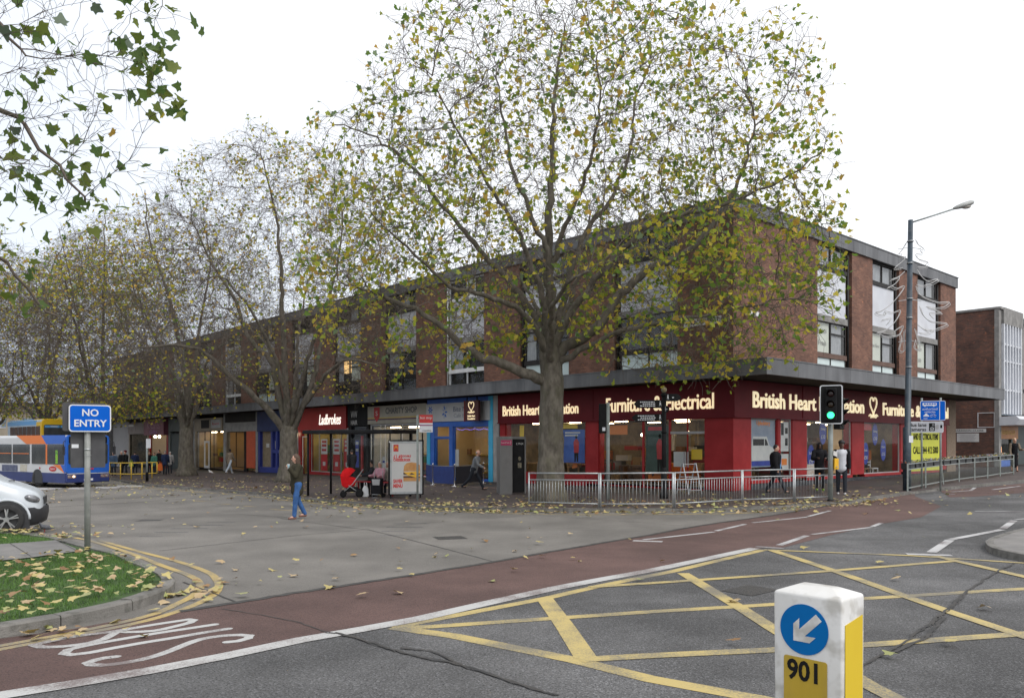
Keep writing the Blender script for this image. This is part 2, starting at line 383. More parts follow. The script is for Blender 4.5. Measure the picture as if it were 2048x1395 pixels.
FLEAF=[leafmat('fallen_yellow',(.42,.34,.12),(.50,.42,.18),.1),leafmat('fallen_tan',(.38,.27,.15),(.5,.38,.22),.1),leafmat('fallen_green',(.27,.29,.10),(.36,.36,.16),.1),leafmat('fallen_brown',(.20,.11,.05),(.32,.19,.08),.1)]
# ================= ground =================
def W2(pts,h=0): return [at(px,py,h) for px,py in pts]
def catmull(pts,step=.3):
    P=[Vector((*p,0)) for p in pts]; out=[]
    for i in range(len(P)-1):
        p0=P[max(i-1,0)];p1=P[i];p2=P[i+1];p3=P[min(i+2,len(P)-1)]
        n=max(1,int((p2-p1).length/step))
        for k in range(n):
            t=k/n
            q=.5*((2*p1)+(p2-p0)*t+(2*p0-5*p1+4*p2-p3)*t*t+(3*p1-p0-3*p2+p3)*t**3)
            out.append((q.x,q.y))
    out.append((P[-1].x,P[-1].y)); return out
def resample(pts,step):
    out=[Vector((*pts[0],0))]; 
    for i in range(len(pts)-1):
        a=Vector((*pts[i],0));b=Vector((*pts[i+1],0)); n=max(1,int(round((b-a).length/step)))
        for k in range(1,n+1): out.append(a.lerp(b,k/n))
    return [(p.x,p.y) for p in out]
def drape(name,poly,off,m,bx=(-60,60),by=(8,30),kind='structure'):
    bm=bmesh.new(); vs=[bm.verts.new((x,y,0)) for x,y in poly]; f=bm.faces.new(vs)
    f.normal_update()
    if f.normal.z<0: f.normal_flip()
    bmesh.ops.triangulate(bm,faces=bm.faces[:])
    for y in range(by[0],by[1]+1):
        bmesh.ops.bisect_plane(bm,geom=bm.verts[:]+bm.edges[:]+bm.faces[:],plane_co=(0,y,0),plane_no=(0,1,0))
    xs=[p[0] for p in poly]
    for x in [q for q in (-60,-40,-30,-20,-15,-10,-5,0,5,10,15,20,30,40,60) if min(xs)<q<max(xs)]:
        bmesh.ops.bisect_plane(bm,geom=bm.verts[:]+bm.edges[:]+bm.faces[:],plane_co=(x,0,0),plane_no=(1,0,0))
    for v in bm.verts: v.co.z=g(v.co.x,v.co.y)+off
    me=bpy.data.meshes.new(name); bm.to_mesh(me); bm.free(); me.materials.append(m)
    o=bpy.data.objects.new(name,me); COL.objects.link(o)
    if kind: o['kind']=kind
    return o
def strip(mb,pts,w,off,m=0,step=.5,w1=None):
    P=[Vector((*p,0)) for p in resample(pts,step)]; n=len(P); vs=[];fs=[]
    for i,p in enumerate(P):
        t=(P[min(i+1,n-1)]-P[max(i-1,0)]).normalized(); nn=Vector((-t.y,t.x,0)); ww=w if w1 is None else w+(w1-w)*i/(n-1)
        for s in (-1,1):
            q=p+nn*s*ww/2; vs.append((q.x,q.y,g(q.x,q.y)+off))
    for i in range(n-1): fs.append((2*i,2*i+1,2*i+3,2*i+2)[::-1])
    mb.add(vs,fs,m)
# base sheet
xs=[-900,-300,-120,-60]+list(range(-50,51,5))+[60,120,300,900]; ys=[-300,-60,0]+list(range(8,31))+[40,60,90,150,300,1500]
V=[(x,y,g(x,y)) for y in ys for x in xs]; nx=len(xs)
Fc=[(j*nx+i,j*nx+i+1,(j+1)*nx+i+1,(j+1)*nx+i) for j in range(len(ys)-1) for i in range(nx-1)]
b=MB(); b.add(V,Fc); tag(b.build('road_asphalt',m_asph),kind='structure')
# red bus lane
wl=[(0,1391),(150,1367),(300,1341),(450,1312),(600,1280),(720,1259),(839,1237),(970,1207),(1106,1177),(1200,1159),(1300,1141),(1400,1120),(1511,1096)]
wlw=W2(wl); d0=Vector(wlw[0])-Vector(wlw[1]); wlw=[tuple(Vector(wlw[0])+d0*8)]+wlw
top=[(360,1223),(472,1205),(600,1184.5),(800,1154),(986,1124),(1200,1086),(1300,1069.6),(1353,1059),(1432,1046),(1540,1031),(1640,1014),(1684,1009),(1759,996),(1830,986)]
topw=W2(top)
kb=W2([(143,1258),(0,1277)]); dk=(Vector(kb[1])-Vector(kb[0])); left=[tuple(Vector(kb[1])+dk*6),kb[1],kb[0],at(239,1240)]
redlow=W2([(1568,1094),(1660,1070),(1763,1047),(1842,1034),(1883,1012),(1830,992)])
red=left+topw+redlow[::-1]+wlw[::-1]
drape('bus_lane',red,.005,m_red)
drape('bus_lane',W2([(1880,981),(1960,974),(2048,966),(2250,946),(2250,968),(2048,985),(1960,992),(1900,994)]),.005,m_red)
conc=left+topw[:-2]+[(11,27),(11,140),(-140,140),(-140,-4)]
drape('concrete_road',conc,.0025,m_conc)
# main pavement and its kerb
kp=[(-600,945),(-150,948),(60,952),(190,955),(232,961),(262,967),(300,972),(375,978),(478,986),(574,994),(607,1000),(771,1013),(942,1020),(1061,1023),(1200,1024),(1366,1023),(1480,1021),(1556,1017),(1639,1011),(1684,1010.5),(1759,998),(1879,981),(2048,964),(2300,940),(2500,925)]
kw=catmull(W2(kp),.3)
pave=kw+[(120,60),(120,150),(-150,150)]
drape('pavement',pave,.10,m_pave)
def kerb(name,pts,h=.105,w=.15,inner=1,stone=3,gap=.012,m=None,base=-.05):
    mb=MB(); P=[Vector((*p,0)) for p in pts]; n=len(P)
    N=[]
    for i in range(n):
        t=(P[min(i+1,n-1)]-P[max(i-1,0)]).normalized(); N.append((Vector((-t.y,t.x,0))*inner,t))
    rnd=random.Random(3)
    i=0
    while i<n-1:
        j=min(n-1,i+stone); vs=[]; jz=rnd.uniform(-.006,.004)
        for k in range(i,j+1):
            nn,t=N[k]; p=P[k].copy()
            if k==i: p+=t*gap/2
            if k==j: p-=t*gap/2
            for (o,z) in ((0,base),(0,h-.025),(.02,h+jz),(w,h+jz),(w,base)):
                q=p+nn*o; vs.append((q.x,q.y,g(q.x,q.y)+z))
        fs=[]
        for k in range(j-i):
            for c in range(4):
                a=k*5+c; q=(a,a+1,a+6,a+5); fs.append(q if inner<0 else q[::-1])
        e=(j-i)*5; f1=(0,1,2,3,4); f2=tuple(e+c for c in (4,3,2,1,0))
        if inner<0: f1=f1[::-1]; f2=f2[::-1]
        fs+=[f1,f2]
        mb.add(vs,fs); i=j
    return tag(mb.build(name,m or m_kerb),kind='structure')
kerb('kerb',resample(kw,.3),inner=1)
# darker apron in front of the shops (frame of the building)
CX,CY=8.27,29.7; RZ=math.atan2(-.745,.667)
ex=Vector((.667,-.745,0)); ey=Vector((.745,.667,0))
def LW(x,y): v=Vector((CX,CY,0))+ex*x+ey*y; return (v.x,v.y)
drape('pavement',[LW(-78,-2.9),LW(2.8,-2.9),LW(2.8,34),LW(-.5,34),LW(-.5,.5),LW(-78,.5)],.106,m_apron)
# grass island left
isl=[(0,1250),(137,1227),(265,1199),(330,1176),(350,1158),(340,1144),(319,1135),(277,1119),(249,1106),(215,1098),(165,1086),(118,1074),(60,1067),(0,1064)]
iw=W2(isl,.12); dL=Vector(iw[0])-Vector(iw[1]); iw=[tuple(Vector(iw[0])+dL*7)]+iw; dB=Vector((-1,.12)); iw=iw+[tuple(Vector(iw[-1])+dB*9)]
ic=catmull(iw,.2)
drape('grass_verge',ic,.10,m_turf)
kerb('kerb',resample(ic,.25),h=.125,w=.16,inner=1,stone=4)
# slab path across the island
sp=W2([(-300,1092),(0,1088),(60,1084),(112,1080),(152,1097),(150,1103),(60,1115),(0,1121),(-300,1150)],.11)
drape('path',sp,.118,m_slab)
mb=MB()
for a_,b_ in (((20,1087),(62,1113)),((112,1080),(152,1101)),((-90,1090),(-60,1128))): strip(mb,W2([a_,b_],.11),.012,.1225)
tag(mb.build('path_joint',m_joint),kind='structure')
# island with the keep-left bollard (out of frame below) and the one on the right
mb=MB()
def raised(name,pts,h=.11,m=m_slab):
    drape(name,pts,h,m); kerb('kerb',resample(pts+[pts[0]],.25),h=h+.006,w=.12,inner=1)
ir=W2([(1971,1082),(1990,1072),(2048,1056),(2150,1040),(2400,1040),(2400,1110),(2150,1125),(2060,1112),(2000,1100),(1976,1091)],.1)
ir=catmull(ir+[ir[0]],.3)[:-1]
def area(p): return sum(p[i][0]*p[(i+1)%len(p)][1]-p[(i+1)%len(p)][0]*p[i][1] for i in range(len(p)))
if area(ir)<0: ir=ir[::-1]
raised('traffic_island',ir)
cp=[(-1.2,-3),(2.9,-3),(2.9,2.5),(2.6,4.2),(1.9,4.9),(1.2,4.6),(.4,2.2),(-1.2,1.2)]
raised('traffic_island',cp)
# markings
mb=MB(); strip(mb,wlw,.21,.0072); tag(mb.build('white_lane_line',m_white),kind='structure')
mb=MB()
for i,(pl,w) in enumerate([([(1266,1081),(1325,1083)],.16),([(1287,1079),(1428,1063.5)],.11),([(1432,1061.5),(1490,1048)],.11),([(1506,1045),(1614,1033.7)],.11),([(1616,1032.5),(1660,1021)],.11),
    ([(1511,1093),(1568,1096.5)],.18),([(1558,1090.5),(1614,1071)],.13),([(1624,1068.5),(1742,1054.4)],.11),([(1744.5,1053),(1763,1045.7)],.11),
    ([(1813,1108),(1904,1111)],.2),([(1862.5,1105),(1900,1080)],.16),([(1901,1079),(2005,1059)],.15),([(2006,1057),(2028,1041)],.15),([(2032,1038.7),(2070,1036)],.12),
    ([(1949.5,1022),(2042.6,1023)],.12),([(1867,987.5),(1910,988)],.12),([(1904,983.5),(1941,980.7),(1950,975)],.12),([(1985,979),(2040,972)],.12)]):
    strip(mb,W2(pl),w,.0072+.0003*i)
for k,(x0,x1,y) in enumerate(((73,118,977),(135,170,976),(190,235,975),(232,282,972))):
    a0=at(x0,y+1.5);a1=at(x1,y+1.5);a2=at(x1+8,y-2);a3=at(x0+3,y-2)
    mb.add([(*p,g(*p)+.006) for p in (a0,a1,a2,a3)],[(0,1,2,3)])
tag(mb.build('white_road_markings',m_white2),kind='structure')
mb=MB()
YB=[([(785,1254),(1095,1195),(1200,1171),(1345,1142),(1527,1099)],.15),([(785,1254),(907,1271),(1147,1319),(1300,1357),(1523,1398),(1700,1432)],.18),
 ([(800,1255),(866,1252.5),(1300,1223),(1486,1212),(1738,1196),(2048,1177),(2200,1168)],.15),([(1089,1196),(1130,1252),(1172,1316)],.2),
 ([(1160,1319),(1300,1311),(1544,1299.5),(1738,1289),(2028,1268.5),(2200,1256)],.16),([(1366,1146),(1490,1221),(1548,1258),(1738,1370),(1800,1402)],.17),
 ([(1180,1174),(1378,1161),(1655,1142),(1904,1122)],.14),([(1540,1099),(1676,1144),(1821,1196),(1904,1225),(2048,1272.6),(2200,1322)],.16),
 ([(1528,1099.5),(1821,1111),(1904,1116.5),(2048,1126),(2200,1136)],.13),([(1870,1112),(2048,1153),(2200,1190)],.16)]
for i,(pl,w) in enumerate(YB): strip(mb,W2(pl),w,.003+.0007*i)
tag(mb.build('yellow_box_marking',m_yel),kind='structure')
mb=MB()
o1=[(0,1299),(120,1276),(255,1250),(320,1234),(360,1221),(400,1205),(427,1190),(438,1173),(432,1157),(415,1144),(360,1124),(287,1105),(240,1092),(198,1080)]
o2=[(0,1292),(110,1272),(230,1248),(312,1227),(355,1207),(385,1192),(400,1176),(397,1163),(379,1151),(319,1129),(271,1110),(191,1084),(150,1075)]
for i,o in enumerate((o1,o2)):
    w_=W2(o); dd=Vector(w_[0])-Vector(w_[1]); w_=[tuple(Vector(w_[0])+dd*3)]+w_
    strip(mb,catmull(w_,.2),.105,.0072+.0006*i,step=.3)
strip(mb,catmull(W2([(262,972),(300,976),(478,990),(607,1004),(771,1017),(942,1024),(1061,1027.5),(1200,1029),(1366,1028),(1480,1026),(1600,1019)]),.4),.10,.0075)
for q in ([(388,1001),(430,1003)],[(432,1007),(460,1008)],[(540,1018),(590,1021)],[(487,1011.5),(512,1013)]): strip(mb,W2(q),.08,.0075)
tag(mb.build('yellow_edge_lines',m_yel2),kind='structure')
# iron covers and patched asphalt
m_iron=mat('cast_iron',(.03,.03,.03),.6,(.06,.055,.05),30,bump=.8,bscale=60)
for (px,py,a_,b_,rz_) in ((900,1075,.6,.6,.3),(1500,1180,.62,.45,.7),(300,1040,.6,.6,.2)):
    x,y=at(px,py); mb=MB(); vs=[]
    for sx,sy in ((-1,-1),(1,-1),(1,1),(-1,1)):
        q=(x+(sx*a_*math.cos(rz_)-sy*b_*math.sin(rz_))/2,y+(sx*a_*math.sin(rz_)+sy*b_*math.cos(rz_))/2); vs.append((*q,g(*q)+.0055))
    mb.add(vs,[(0,1,2,3)]); o=tag(mb.build('manhole_cover',m_iron),{900:'square iron manhole cover in the concrete road before the guard rail',1500:'iron cover inside the yellow box marking',300:'square iron cover in the concrete road near the no entry sign'}[px],'manhole cover')
# BUS lettering on the lane
def c1(p): return (p[0]/3.135,950+p[1]/3.135)
mb=MB()
for i,pl in enumerate([[(1425,1048),(1490,1042),(1555,1024),(1565,1008),(1500,1003),(1380,1010),(1260,1030),(1170,1060),(1060,1105),(950,1142),(800,1175),(650,1193),(570,1190),(550,1178),(600,1160),(660,1147),(725,1140)],
   [(1430,965),(1300,985),(1100,1020),(900,1052),(700,1088),(560,1115),(450,1128),(400,1120),(430,1096),(560,1066),(760,1030),(1000,990),(1200,960),(1345,938)],
   [(210,1066),(450,1016),(720,980),(960,940),(1180,907)],[(212,1067),(260,1080),(400,1076),(560,1055),(650,1030),(740,979)],[(740,979),(800,986),(960,979),(1080,955),(1190,927),(1214,912),(1180,907)]]):
    w_=catmull(W2([c1(p) for p in pl]),.08); strip(mb,w_,.095,.0072+.0005*i,step=.15)
    for (qx,qy) in W2([c1(p) for p in pl]): mb.add([(qx+.0475*math.cos(k*.6283),qy+.0475*math.sin(k*.6283),g(qx,qy)+.00745+.0005*i) for k in range(10)],[tuple(range(10))])
tag(mb.build('bus_lettering',m_white),kind='structure')
# concrete joints, cracks and the worn seam
rnd=random.Random(5)
def wig(p,a): 
    q=resample(p,.12); return [(x+rnd.uniform(-a,a),y+rnd.uniform(-a,a)) for x,y in q]
mb=MB()
for i,(pl,w,a_) in enumerate([([(560,1036),(600,1042),(709,1056),(737,1059),(986,1122.6)],.03,.004),([(730,1056),(880,1043),(1061,1030)],.02,.004),([(89,1001),(271,995),(375,988),(478,983)],.09,.004),([(89,1014),(275,1004),(430,992)],.08,.004),
   ([(160,1022),(351,1011),(600,1010.6),(760,1016)],.03,.004),([(120,1045),(179,1042.5),(478,1028),(600,1036)],.03,.004),([(319,1101.5),(600,1069.6),(740,1058)],.025,.004),([(367,1164),(472,1203.6)],.03,.005),([(1062,1029),(1380,1052)],.02,.004)]):
    strip(mb,wig(W2(pl),a_),w,.0055+.0004*i,step=.2)
sm_=wig(W2(top[:12]),.02); strip(mb,sm_,.11,.0100,step=.15)
tag(mb.build('road_joint',m_joint),kind='structure')
mb=MB(); k=0
for pl,w in [([(446,1218),(540,1233),(600,1246),(655,1266)],.015),([(655,1266),(679,1268),(754,1287),(805,1307),(918,1329),(1003,1357),(1113,1391)],.035),([(670,1264),(700,1272),(760,1292),(790,1303)],.02),([(800,1296),(860,1302),(918,1329)],.03),([(2030,1128),(2003,1138),(1933,1183.6),(1883,1229),(1813,1283),(1738,1324),(1600,1400)],.035),([(1933,1183),(1905,1215),(1860,1250)],.02),([(1890,1235),(1850,1275),(1790,1305)],.05)]:
    for rep in range(2):
        strip(mb,wig(W2(pl),.022),w*.6,.0095+.0003*k,step=.1); k+=1
tag(mb.build('road_crack',m_joint),kind='structure')
# ================= trees =================
rng=np.random.default_rng(11)
def leaf_shape(kind):
    if kind=='full':
        pr=[(0,-.0),(.20,-.12),(.46,-.02),(.37,.14),(.60,.44),(.38,.44),(.27,.60),(.06,.98),(-.08,.96),(-.24,.58),(-.36,.46),(-.58,.40),(-.38,.14),(-.45,-.04),(-.22,-.12)]
    else:
        pr=[(0,-.05),(.45,.05),(.42,.42),(0,.9),(-.42,.42),(-.45,.05)]
    P=np.array([(x,y-.3,-.42*abs(x)**1.15) for x,y in pr]); return P
def scatter_leaves(name,pos,nrm,size,mats,mi,kind='full',parent=None,spin=None):
    """pos (n,3) , nrm (n,3) unit, size (n,), one n-gon fan per leaf"""
    P=leaf_shape(kind); k=len(P); n=len(pos)
    if n==0: return None
    r=np.random.default_rng(5)
    a=r.normal(size=(n,3)) if spin is None else spin
    u=np.cross(nrm,a); u/=np.linalg.norm(u,axis=1,keepdims=True)+1e-9; v=np.cross(nrm,u)
    wx=r.uniform(.6,1.1,n); curl=r.uniform(-.5,1.2,n)
    V=pos[:,None,:]+size[:,None,None]*(P[None,:,0,None]*wx[:,None,None]*u[:,None,:]+P[None,:,1,None]*v[:,None,:]+(P[None,:,2,None]*curl[:,None,None]+.15*(P[None,:,1,None]**2)*curl[:,None,None])*nrm[:,None,:])
    Fq=(np.arange(n)[:,None]*k+np.arange(k)[None,:])
    me=npmesh(name,V.reshape(-1,3),Fq,mats,mi)
    o=bpy.data.objects.new(name,me); COL.objects.link(o)
    if parent: o.parent=parent
    return o
def frusta(A,B,ra,rb,sides):
    n=len(A); d=B-A; L=np.linalg.norm(d,axis=1,keepdims=True)+1e-9; d=d/L
    ref=np.where(np.abs(d[:,2:3])<.9,np.array([[0,0,1.]]),np.array([[1.,0,0]]))
    u=np.cross(d,ref); u/=np.linalg.norm(u,axis=1,keepdims=True); w=np.cross(d,u)
    an=2*np.pi*np.arange(sides)/sides; c=np.cos(an); s=np.sin(an)
    ring=u[:,None,:]*c[None,:,None]+w[:,None,:]*s[None,:,None]
    V=np.concatenate([A[:,None,:]-d[:,None,:]*ra[:,None,None]*.3+ring*ra[:,None,None],B[:,None,:]+ring*rb[:,None,None]],axis=1).reshape(-1,3)
    j=np.arange(sides); q=np.stack([j,(j+1)%sides,(j+1)%sides+sides,j+sides],axis=1)[:,::-1]
    Fq=(np.arange(n)[:,None,None]*2*sides+q[None]).reshape(-1,4)
    return V,Fq
def rs3(pts,step):
    out=[np.array(pts[0],float)]
    for a,b in zip(pts[:-1],pts[1:]):
        a=np.array(a,float);b=np.array(b,float); n=max(1,int(round(np.linalg.norm(b-a)/step)))
        for k in range(1,n+1): out.append(a+(b-a)*k/n)
    return out
def cat3(pts,step):
    P=[Vector(p) for p in pts]; out=[]
    for i in range(len(P)-1):
        p0=P[max(i-1,0)];p1=P[i];p2=P[i+1];p3=P[min(i+2,len(P)-1)]
        n=max(1,int(round((p2-p1).length/step)))
        for k in range(n):
            t=k/n; q=.5*((2*p1)+(p2-p0)*t+(2*p0-5*p1+4*p2-p3)*t*t+(3*p1-p0-3*p2+p3)*t**3); out.append(np.array(q))
    out.append(np.array(P[-1])); return out
def make_tree(root,limbs,attr,step=.33,di=3.2,dk=.62,seed=1,trunk_r=.5,trunk_top=None,tip=.006,e=2.35,nleaf=6000,lsize=(.11,.19),leafw=None,colw=None,twigs=2,twlen=.24,twr=.0055,iters=90,leafkind='full',droop=.25,minr=None,lm=None):
    """limbs: [(polyline, parent limb index, start index fraction)] ; first is the trunk. attr: (n,3) attraction points"""
    rg=np.random.default_rng(seed)
    pos=[];par=[];fixr=[]
    for li,(pl,r0,r1) in enumerate(limbs):
        q=cat3(pl,step) if len(pl)>2 else rs3(pl,step)
        if li==0: p=-1
        else:
            A=np.array(pos[:ntr]) if li>0 else None
            p=int(np.argmin(((A-q[0])**2).sum(1)))
        for i,x in enumerate(q):
            if li>0 and i==0 : 
                if np.linalg.norm(x-pos[p])<.05: continue
            jit=rg.normal(0,.035,3) if li>0 else np.zeros(3)
            pos.append(x+jit); par.append(p); fixr.append((r0+(r1-r0)*min(1,(i/max(1,len(q)-1))**.75))*(1 if li==0 else .88)); p=len(pos)-1
        if li==0: ntr=len(pos)
    nfix=len(pos)
    N=np.array(pos); alive=np.ones(len(attr),bool)
    near=np.zeros(len(attr),int); nd=np.full(len(attr),1e9)
    def upd(idx0):
        nonlocal near,nd
        M=np.array(pos[idx0:])
        if len(M)==0: return
        for s in range(0,len(attr),2000):
            D=((attr[s:s+2000,None,:]-M[None])**2).sum(2); j=D.argmin(1); dm=np.sqrt(D[np.arange(len(j)),j])
            b=dm<nd[s:s+2000]; near[s:s+2000][b]=j[b]+idx0; nd[s:s+2000][b]=dm[b]
    upd(0); cnt={}
    for it in range(iters):
        act=alive&(nd<di)
        if not act.any(): break
        ids=near[act]; dirs=attr[act]-np.array(pos)[ids]; dirs/=np.linalg.norm(dirs,axis=1,keepdims=True)+1e-9
        acc={}
        for i,d in zip(ids,dirs): acc[i]=acc.get(i,0)+d
        i0=len(pos)
        for i,d in acc.items():
            if cnt.get(i,0)>=3: continue
            cnt[i]=cnt.get(i,0)+1
            d=d/(np.linalg.norm(d)+1e-9)
            if par[i]>=0:
                pd=pos[i]-pos[par[i]]; pd/=np.linalg.norm(pd)+1e-9; d=d+.45*pd
            d=d+rg.normal(0,.22,3)+np.array([0,0,.06]); d/=np.linalg.norm(d)
            pos.append(pos[i]+d*step*rg.uniform(.8,1.1)); par.append(i); fixr.append(0)
        if len(pos)==i0: break
        upd(i0); alive&=nd>dk
    P=np.array(pos); par=np.array(par); n=len(P)
    acc=np.zeros(n); kids=np.zeros(n,int)
    for i in range(n-1,-1,-1):
        if kids[i]==0: acc[i]=tip**e
        if par[i]>=0: acc[par[i]]+=acc[i]; kids[par[i]]+=1
    rad=acc**(1/e); fx=np.array(fixr); rad=np.where(fx>0,fx,np.minimum(rad,.12))
    # main branches as smooth tubes
    used=np.zeros(n,bool); mb=MB(); thick=rad>.022
    best={}
    for i in range(n):
        if par[i]>=0 and thick[i]:
            b_=best.get(par[i]); 
            if b_ is None or rad[i]>rad[b_]: best[par[i]]=i
    for i in range(n):
        if not thick[i] or used[i]: continue
        if par[i]>=0 and best.get(par[i])==i: continue
        ch=[par[i]] if par[i]>=0 else []; rr=[min(rad[par[i]],rad[i]*1.25)] if par[i]>=0 else []
        j=i
        while j is not None:
            ch.append(j); rr.append(rad[j]); used[j]=True; j=best.get(j)
        if len(ch)<2: continue
        pts=[P[c] for c in ch]; mx_=max(rr); ns=18 if mx_>.3 else 10 if mx_>.1 else 6
        if i==0:
            # flared knobbly trunk
            rr=[r_*(1+.04*math.sin(k*2.1)) for k,r_ in enumerate(rr)]
        mb.tube(pts,rr,ns,0)
    if mb.v:
        vv=np.array(mb.v); 
        hz=vv[:,2]; a_=np.arctan2(vv[:,1],vv[:,0])
        near_=np.hypot(vv[:,0],vv[:,1])<trunk_r*2
        fl=1+np.where(near_,(.42+.16*np.sin(a_*5+seed))*np.exp(-np.clip(hz,0,9)/.38)+.05*np.sin(a_*3+hz*1.7)*np.exp(-np.clip(hz-3,0,9)),0)
        vv[:,0]*=fl; vv[:,1]*=fl; mb.v=[tuple(q) for q in vv]
    fk=P[ntr-1]; r1_=limbs[0][2]; mb.ell(tuple(fk),(r1_*1.04,r1_*1.04,r1_*1.7),0,16,10); mb.ell(tuple(fk+np.array([0,0,r1_*1.1])),(r1_*.8,r1_*.8,r1_*1.3),0,14,8)
    tr=mb.build('trunk',m_bark,root)
    thin=(~thick)&(par>=0)
    A=P[par[thin]];B=P[thin]; ra=np.minimum(rad[par[thin]],rad[thin]*1.3); rb=rad[thin]
    VV,FF=frusta(A,B,ra,rb,4); Vs=[VV];Fs=[FF]; off=len(VV)
    # twigs
    base=np.where((rad<.02)&(par>=0)&(fx==0))[0]; base=np.repeat(base,twigs)
    rg.shuffle(base)
    cur=P[base].copy(); d=rg.normal(0,1,cur.shape); pd=P[base]-P[par[base]]; pd/=np.linalg.norm(pd,axis=1,keepdims=True)+1e-9
    d=d*.6+pd*.9; d/=np.linalg.norm(d,axis=1,keepdims=True); tips=[]
    for k in range(3):
        d2=d+rg.normal(0,.35,d.shape)+np.array([0,0,-droop*.6*k]); d2/=np.linalg.norm(d2,axis=1,keepdims=True)
        nxt=cur+d2*twlen*rg.uniform(.5,1.2,(len(cur),1))
        r_=np.full(len(cur),twr*(1-.2*k)); V1,F1=frusta(cur,nxt,r_,r_*.8,3)
        # 3 sided prisms: pad faces are quads too
        Vs.append(V1);Fs.append(F1+off);off+=len(V1)
        tips.append(nxt); cur=nxt; d=d2
    me=npmesh('branches',np.concatenate(Vs),np.concatenate(Fs),[m_twig]); bo=bpy.data.objects.new('branches',me); COL.objects.link(bo); bo.parent=root
    T=np.concatenate(tips[1:]); 
    w=np.ones(len(T)) if leafw is None else leafw(T)
    # clumps: large scale variation
    ph=rg.uniform(0,6.28,6); fr=rg.normal(0,1.3,(6,3)); cl=sum(np.sin(T@fr[k]+ph[k]) for k in range(6))
    w=w*np.clip(.55+.8*cl,.05,3.4); w/=w.sum()
    ids=rg.choice(len(T),size=min(nleaf,len(T)),replace=False,p=w)
    L=T[ids]+rg.normal(0,.05,(len(ids),3)); nr=rg.normal(0,1,(len(ids),3))+np.array([0,-.45,.35]); nr/=np.linalg.norm(nr,axis=1,keepdims=True)
    pr=np.array([.28,.36,.20,.08,.08]) if colw is None else None
    if colw is None: mi=rg.choice(5,size=len(ids),p=pr)
    else: mi=colw(L,rg)
    sp=rg.normal(size=(len(ids),3))*.6; 
    scatter_leaves('foliage',L,nr,rg.uniform(*lsize,len(ids))*1.3,lm or LEAF,mi,leafkind,root,None)
    print(root.name,'nodes',n,'twigs',len(base),'leaves',len(ids))
    return root
def ellpts(n,c,r,rg,shell=.5):
    d=rg.normal(size=(n,3)); d/=np.linalg.norm(d,axis=1,keepdims=True); q=rg.uniform(0,1,n)**(1/(3+3*shell)); return np.array(c)+d*q[:,None]*np.array(r)
def outside_building(P,m=.5):
    x=(P[:,0]-CX)*.667-(P[:,1]-CY)*.745; y=(P[:,0]-CX)*.745+(P[:,1]-CY)*.667
    return ~(((y>-m)&(x<m)&(P[:,2]<11.8))|((y>-1.7-m)&(x<2.3+m)&(P[:,2]<5.2)))
def LP(pts,d,dy,o=(0,0,0)):
    """traced limb: pixels seen at depth d, with a depth offset growing to dy at the end"""
    out=[]; n=len(pts)
    for i,(px,py) in enumerate(pts):
        dd=d+dy*i/max(1,n-1); x,y,z=pz(px,py,dd); out.append((x-o[0],y-o[1],z-o[2]))
    return out
# --- the big tree ---
tx,ty,tz=at3(1101,1003,.1); D=ty
O=(tx,ty,tz)
root=empty('plane_tree',O,0,'tall plane tree with yellow-green autumn leaves behind the silver guard rail','tree','plane trees in a row along the pavement')
lim=[([(0,0,-.1),(0,0,.25)]+LP([(1100,950),(1103,860),(1104,780),(1102,730),(1101,690)],D,0,O),.50,.40)]
lim[0]=(lim[0][0],.46,.36)
for pl,dy,r0,r1 in [([(1101,690),(1099,600),(1096,500),(1099,400),(1106,290),(1110,200),(1120,110),(1130,40)],.8,.26,.025),
  ([(1101,768),(1075,752),(1040,745),(985,720),(925,690),(880,650),(830,620),(760,592),(690,570)],-1.8,.24,.035),
  ([(1104,725),(1130,695),(1165,672),(1205,640),(1240,590),(1300,540),(1390,490),(1470,380),(1510,240)],-1.5,.24,.03),
  ([(1100,700),(1080,650),(1040,590),(960,500),(900,430),(820,330),(740,270),(660,245)],2,.17,.02),
  ([(1103,700),(1120,620),(1165,480),(1220,400),(1260,300),(1270,200),(1310,110)],2.2,.17,.02),
  ([(1102,720),(1130,640),(1190,560),(1300,450),(1420,420),(1560,360),(1650,300)],-3,.18,.02),
  ([(1099,700),(1090,620),(1060,520),(1000,400),(930,290),(870,170)],-3,.16,.02),
  ([(1102,740),(1110,680),(1140,600),(1170,500),(1180,420)],5,.18,.03),
  ([(1100,745),(1090,690),(1070,610),(1040,560),(980,520)],5.5,.17,.03),
  ([(1100,735),(1100,660),(1110,600),(1140,560),(1180,540)],-5,.16,.03),
  ([(1101,720),(1060,640),(1000,600),(900,570),(800,480),(740,420)],-4,.15,.02),
  ([(1104,735),(1160,700),(1250,660),(1350,640),(1470,620),(1560,600)],-2.5,.15,.02),
  ([(1097,560),(1130,450),(1180,330),(1200,200),(1190,90)],-1.5,.12,.02),
  ([(1097,500),(1040,380),(1010,260),(990,120)],1.5,.12,.02)]:
    lim.append((LP(pl,D,dy,O),r0,r1))
rg=np.random.default_rng(3)
Apt=np.concatenate([ellpts(4600,(1.5,D,10.8),(7.0,6.0,5.9),rg,.3),ellpts(2300,(5.6,D-.8,7.2),(4.6,3.6,3.6),rg),ellpts(1500,(-2.6,D-.3,7.2),(4.4,4.3,3.0),rg),
  ellpts(500,(7.6,D,12.6),(2.6,3,3.2),rg),ellpts(400,(-4.8,D+1,11.0),(2.3,2.6,2.4),rg),ellpts(500,(8.3,D-1.2,7.6),(2.0,2.4,3.2),rg)])
Apt=Apt[outside_building(Apt)&(Apt[:,2]>3.9)]-np.array(O)
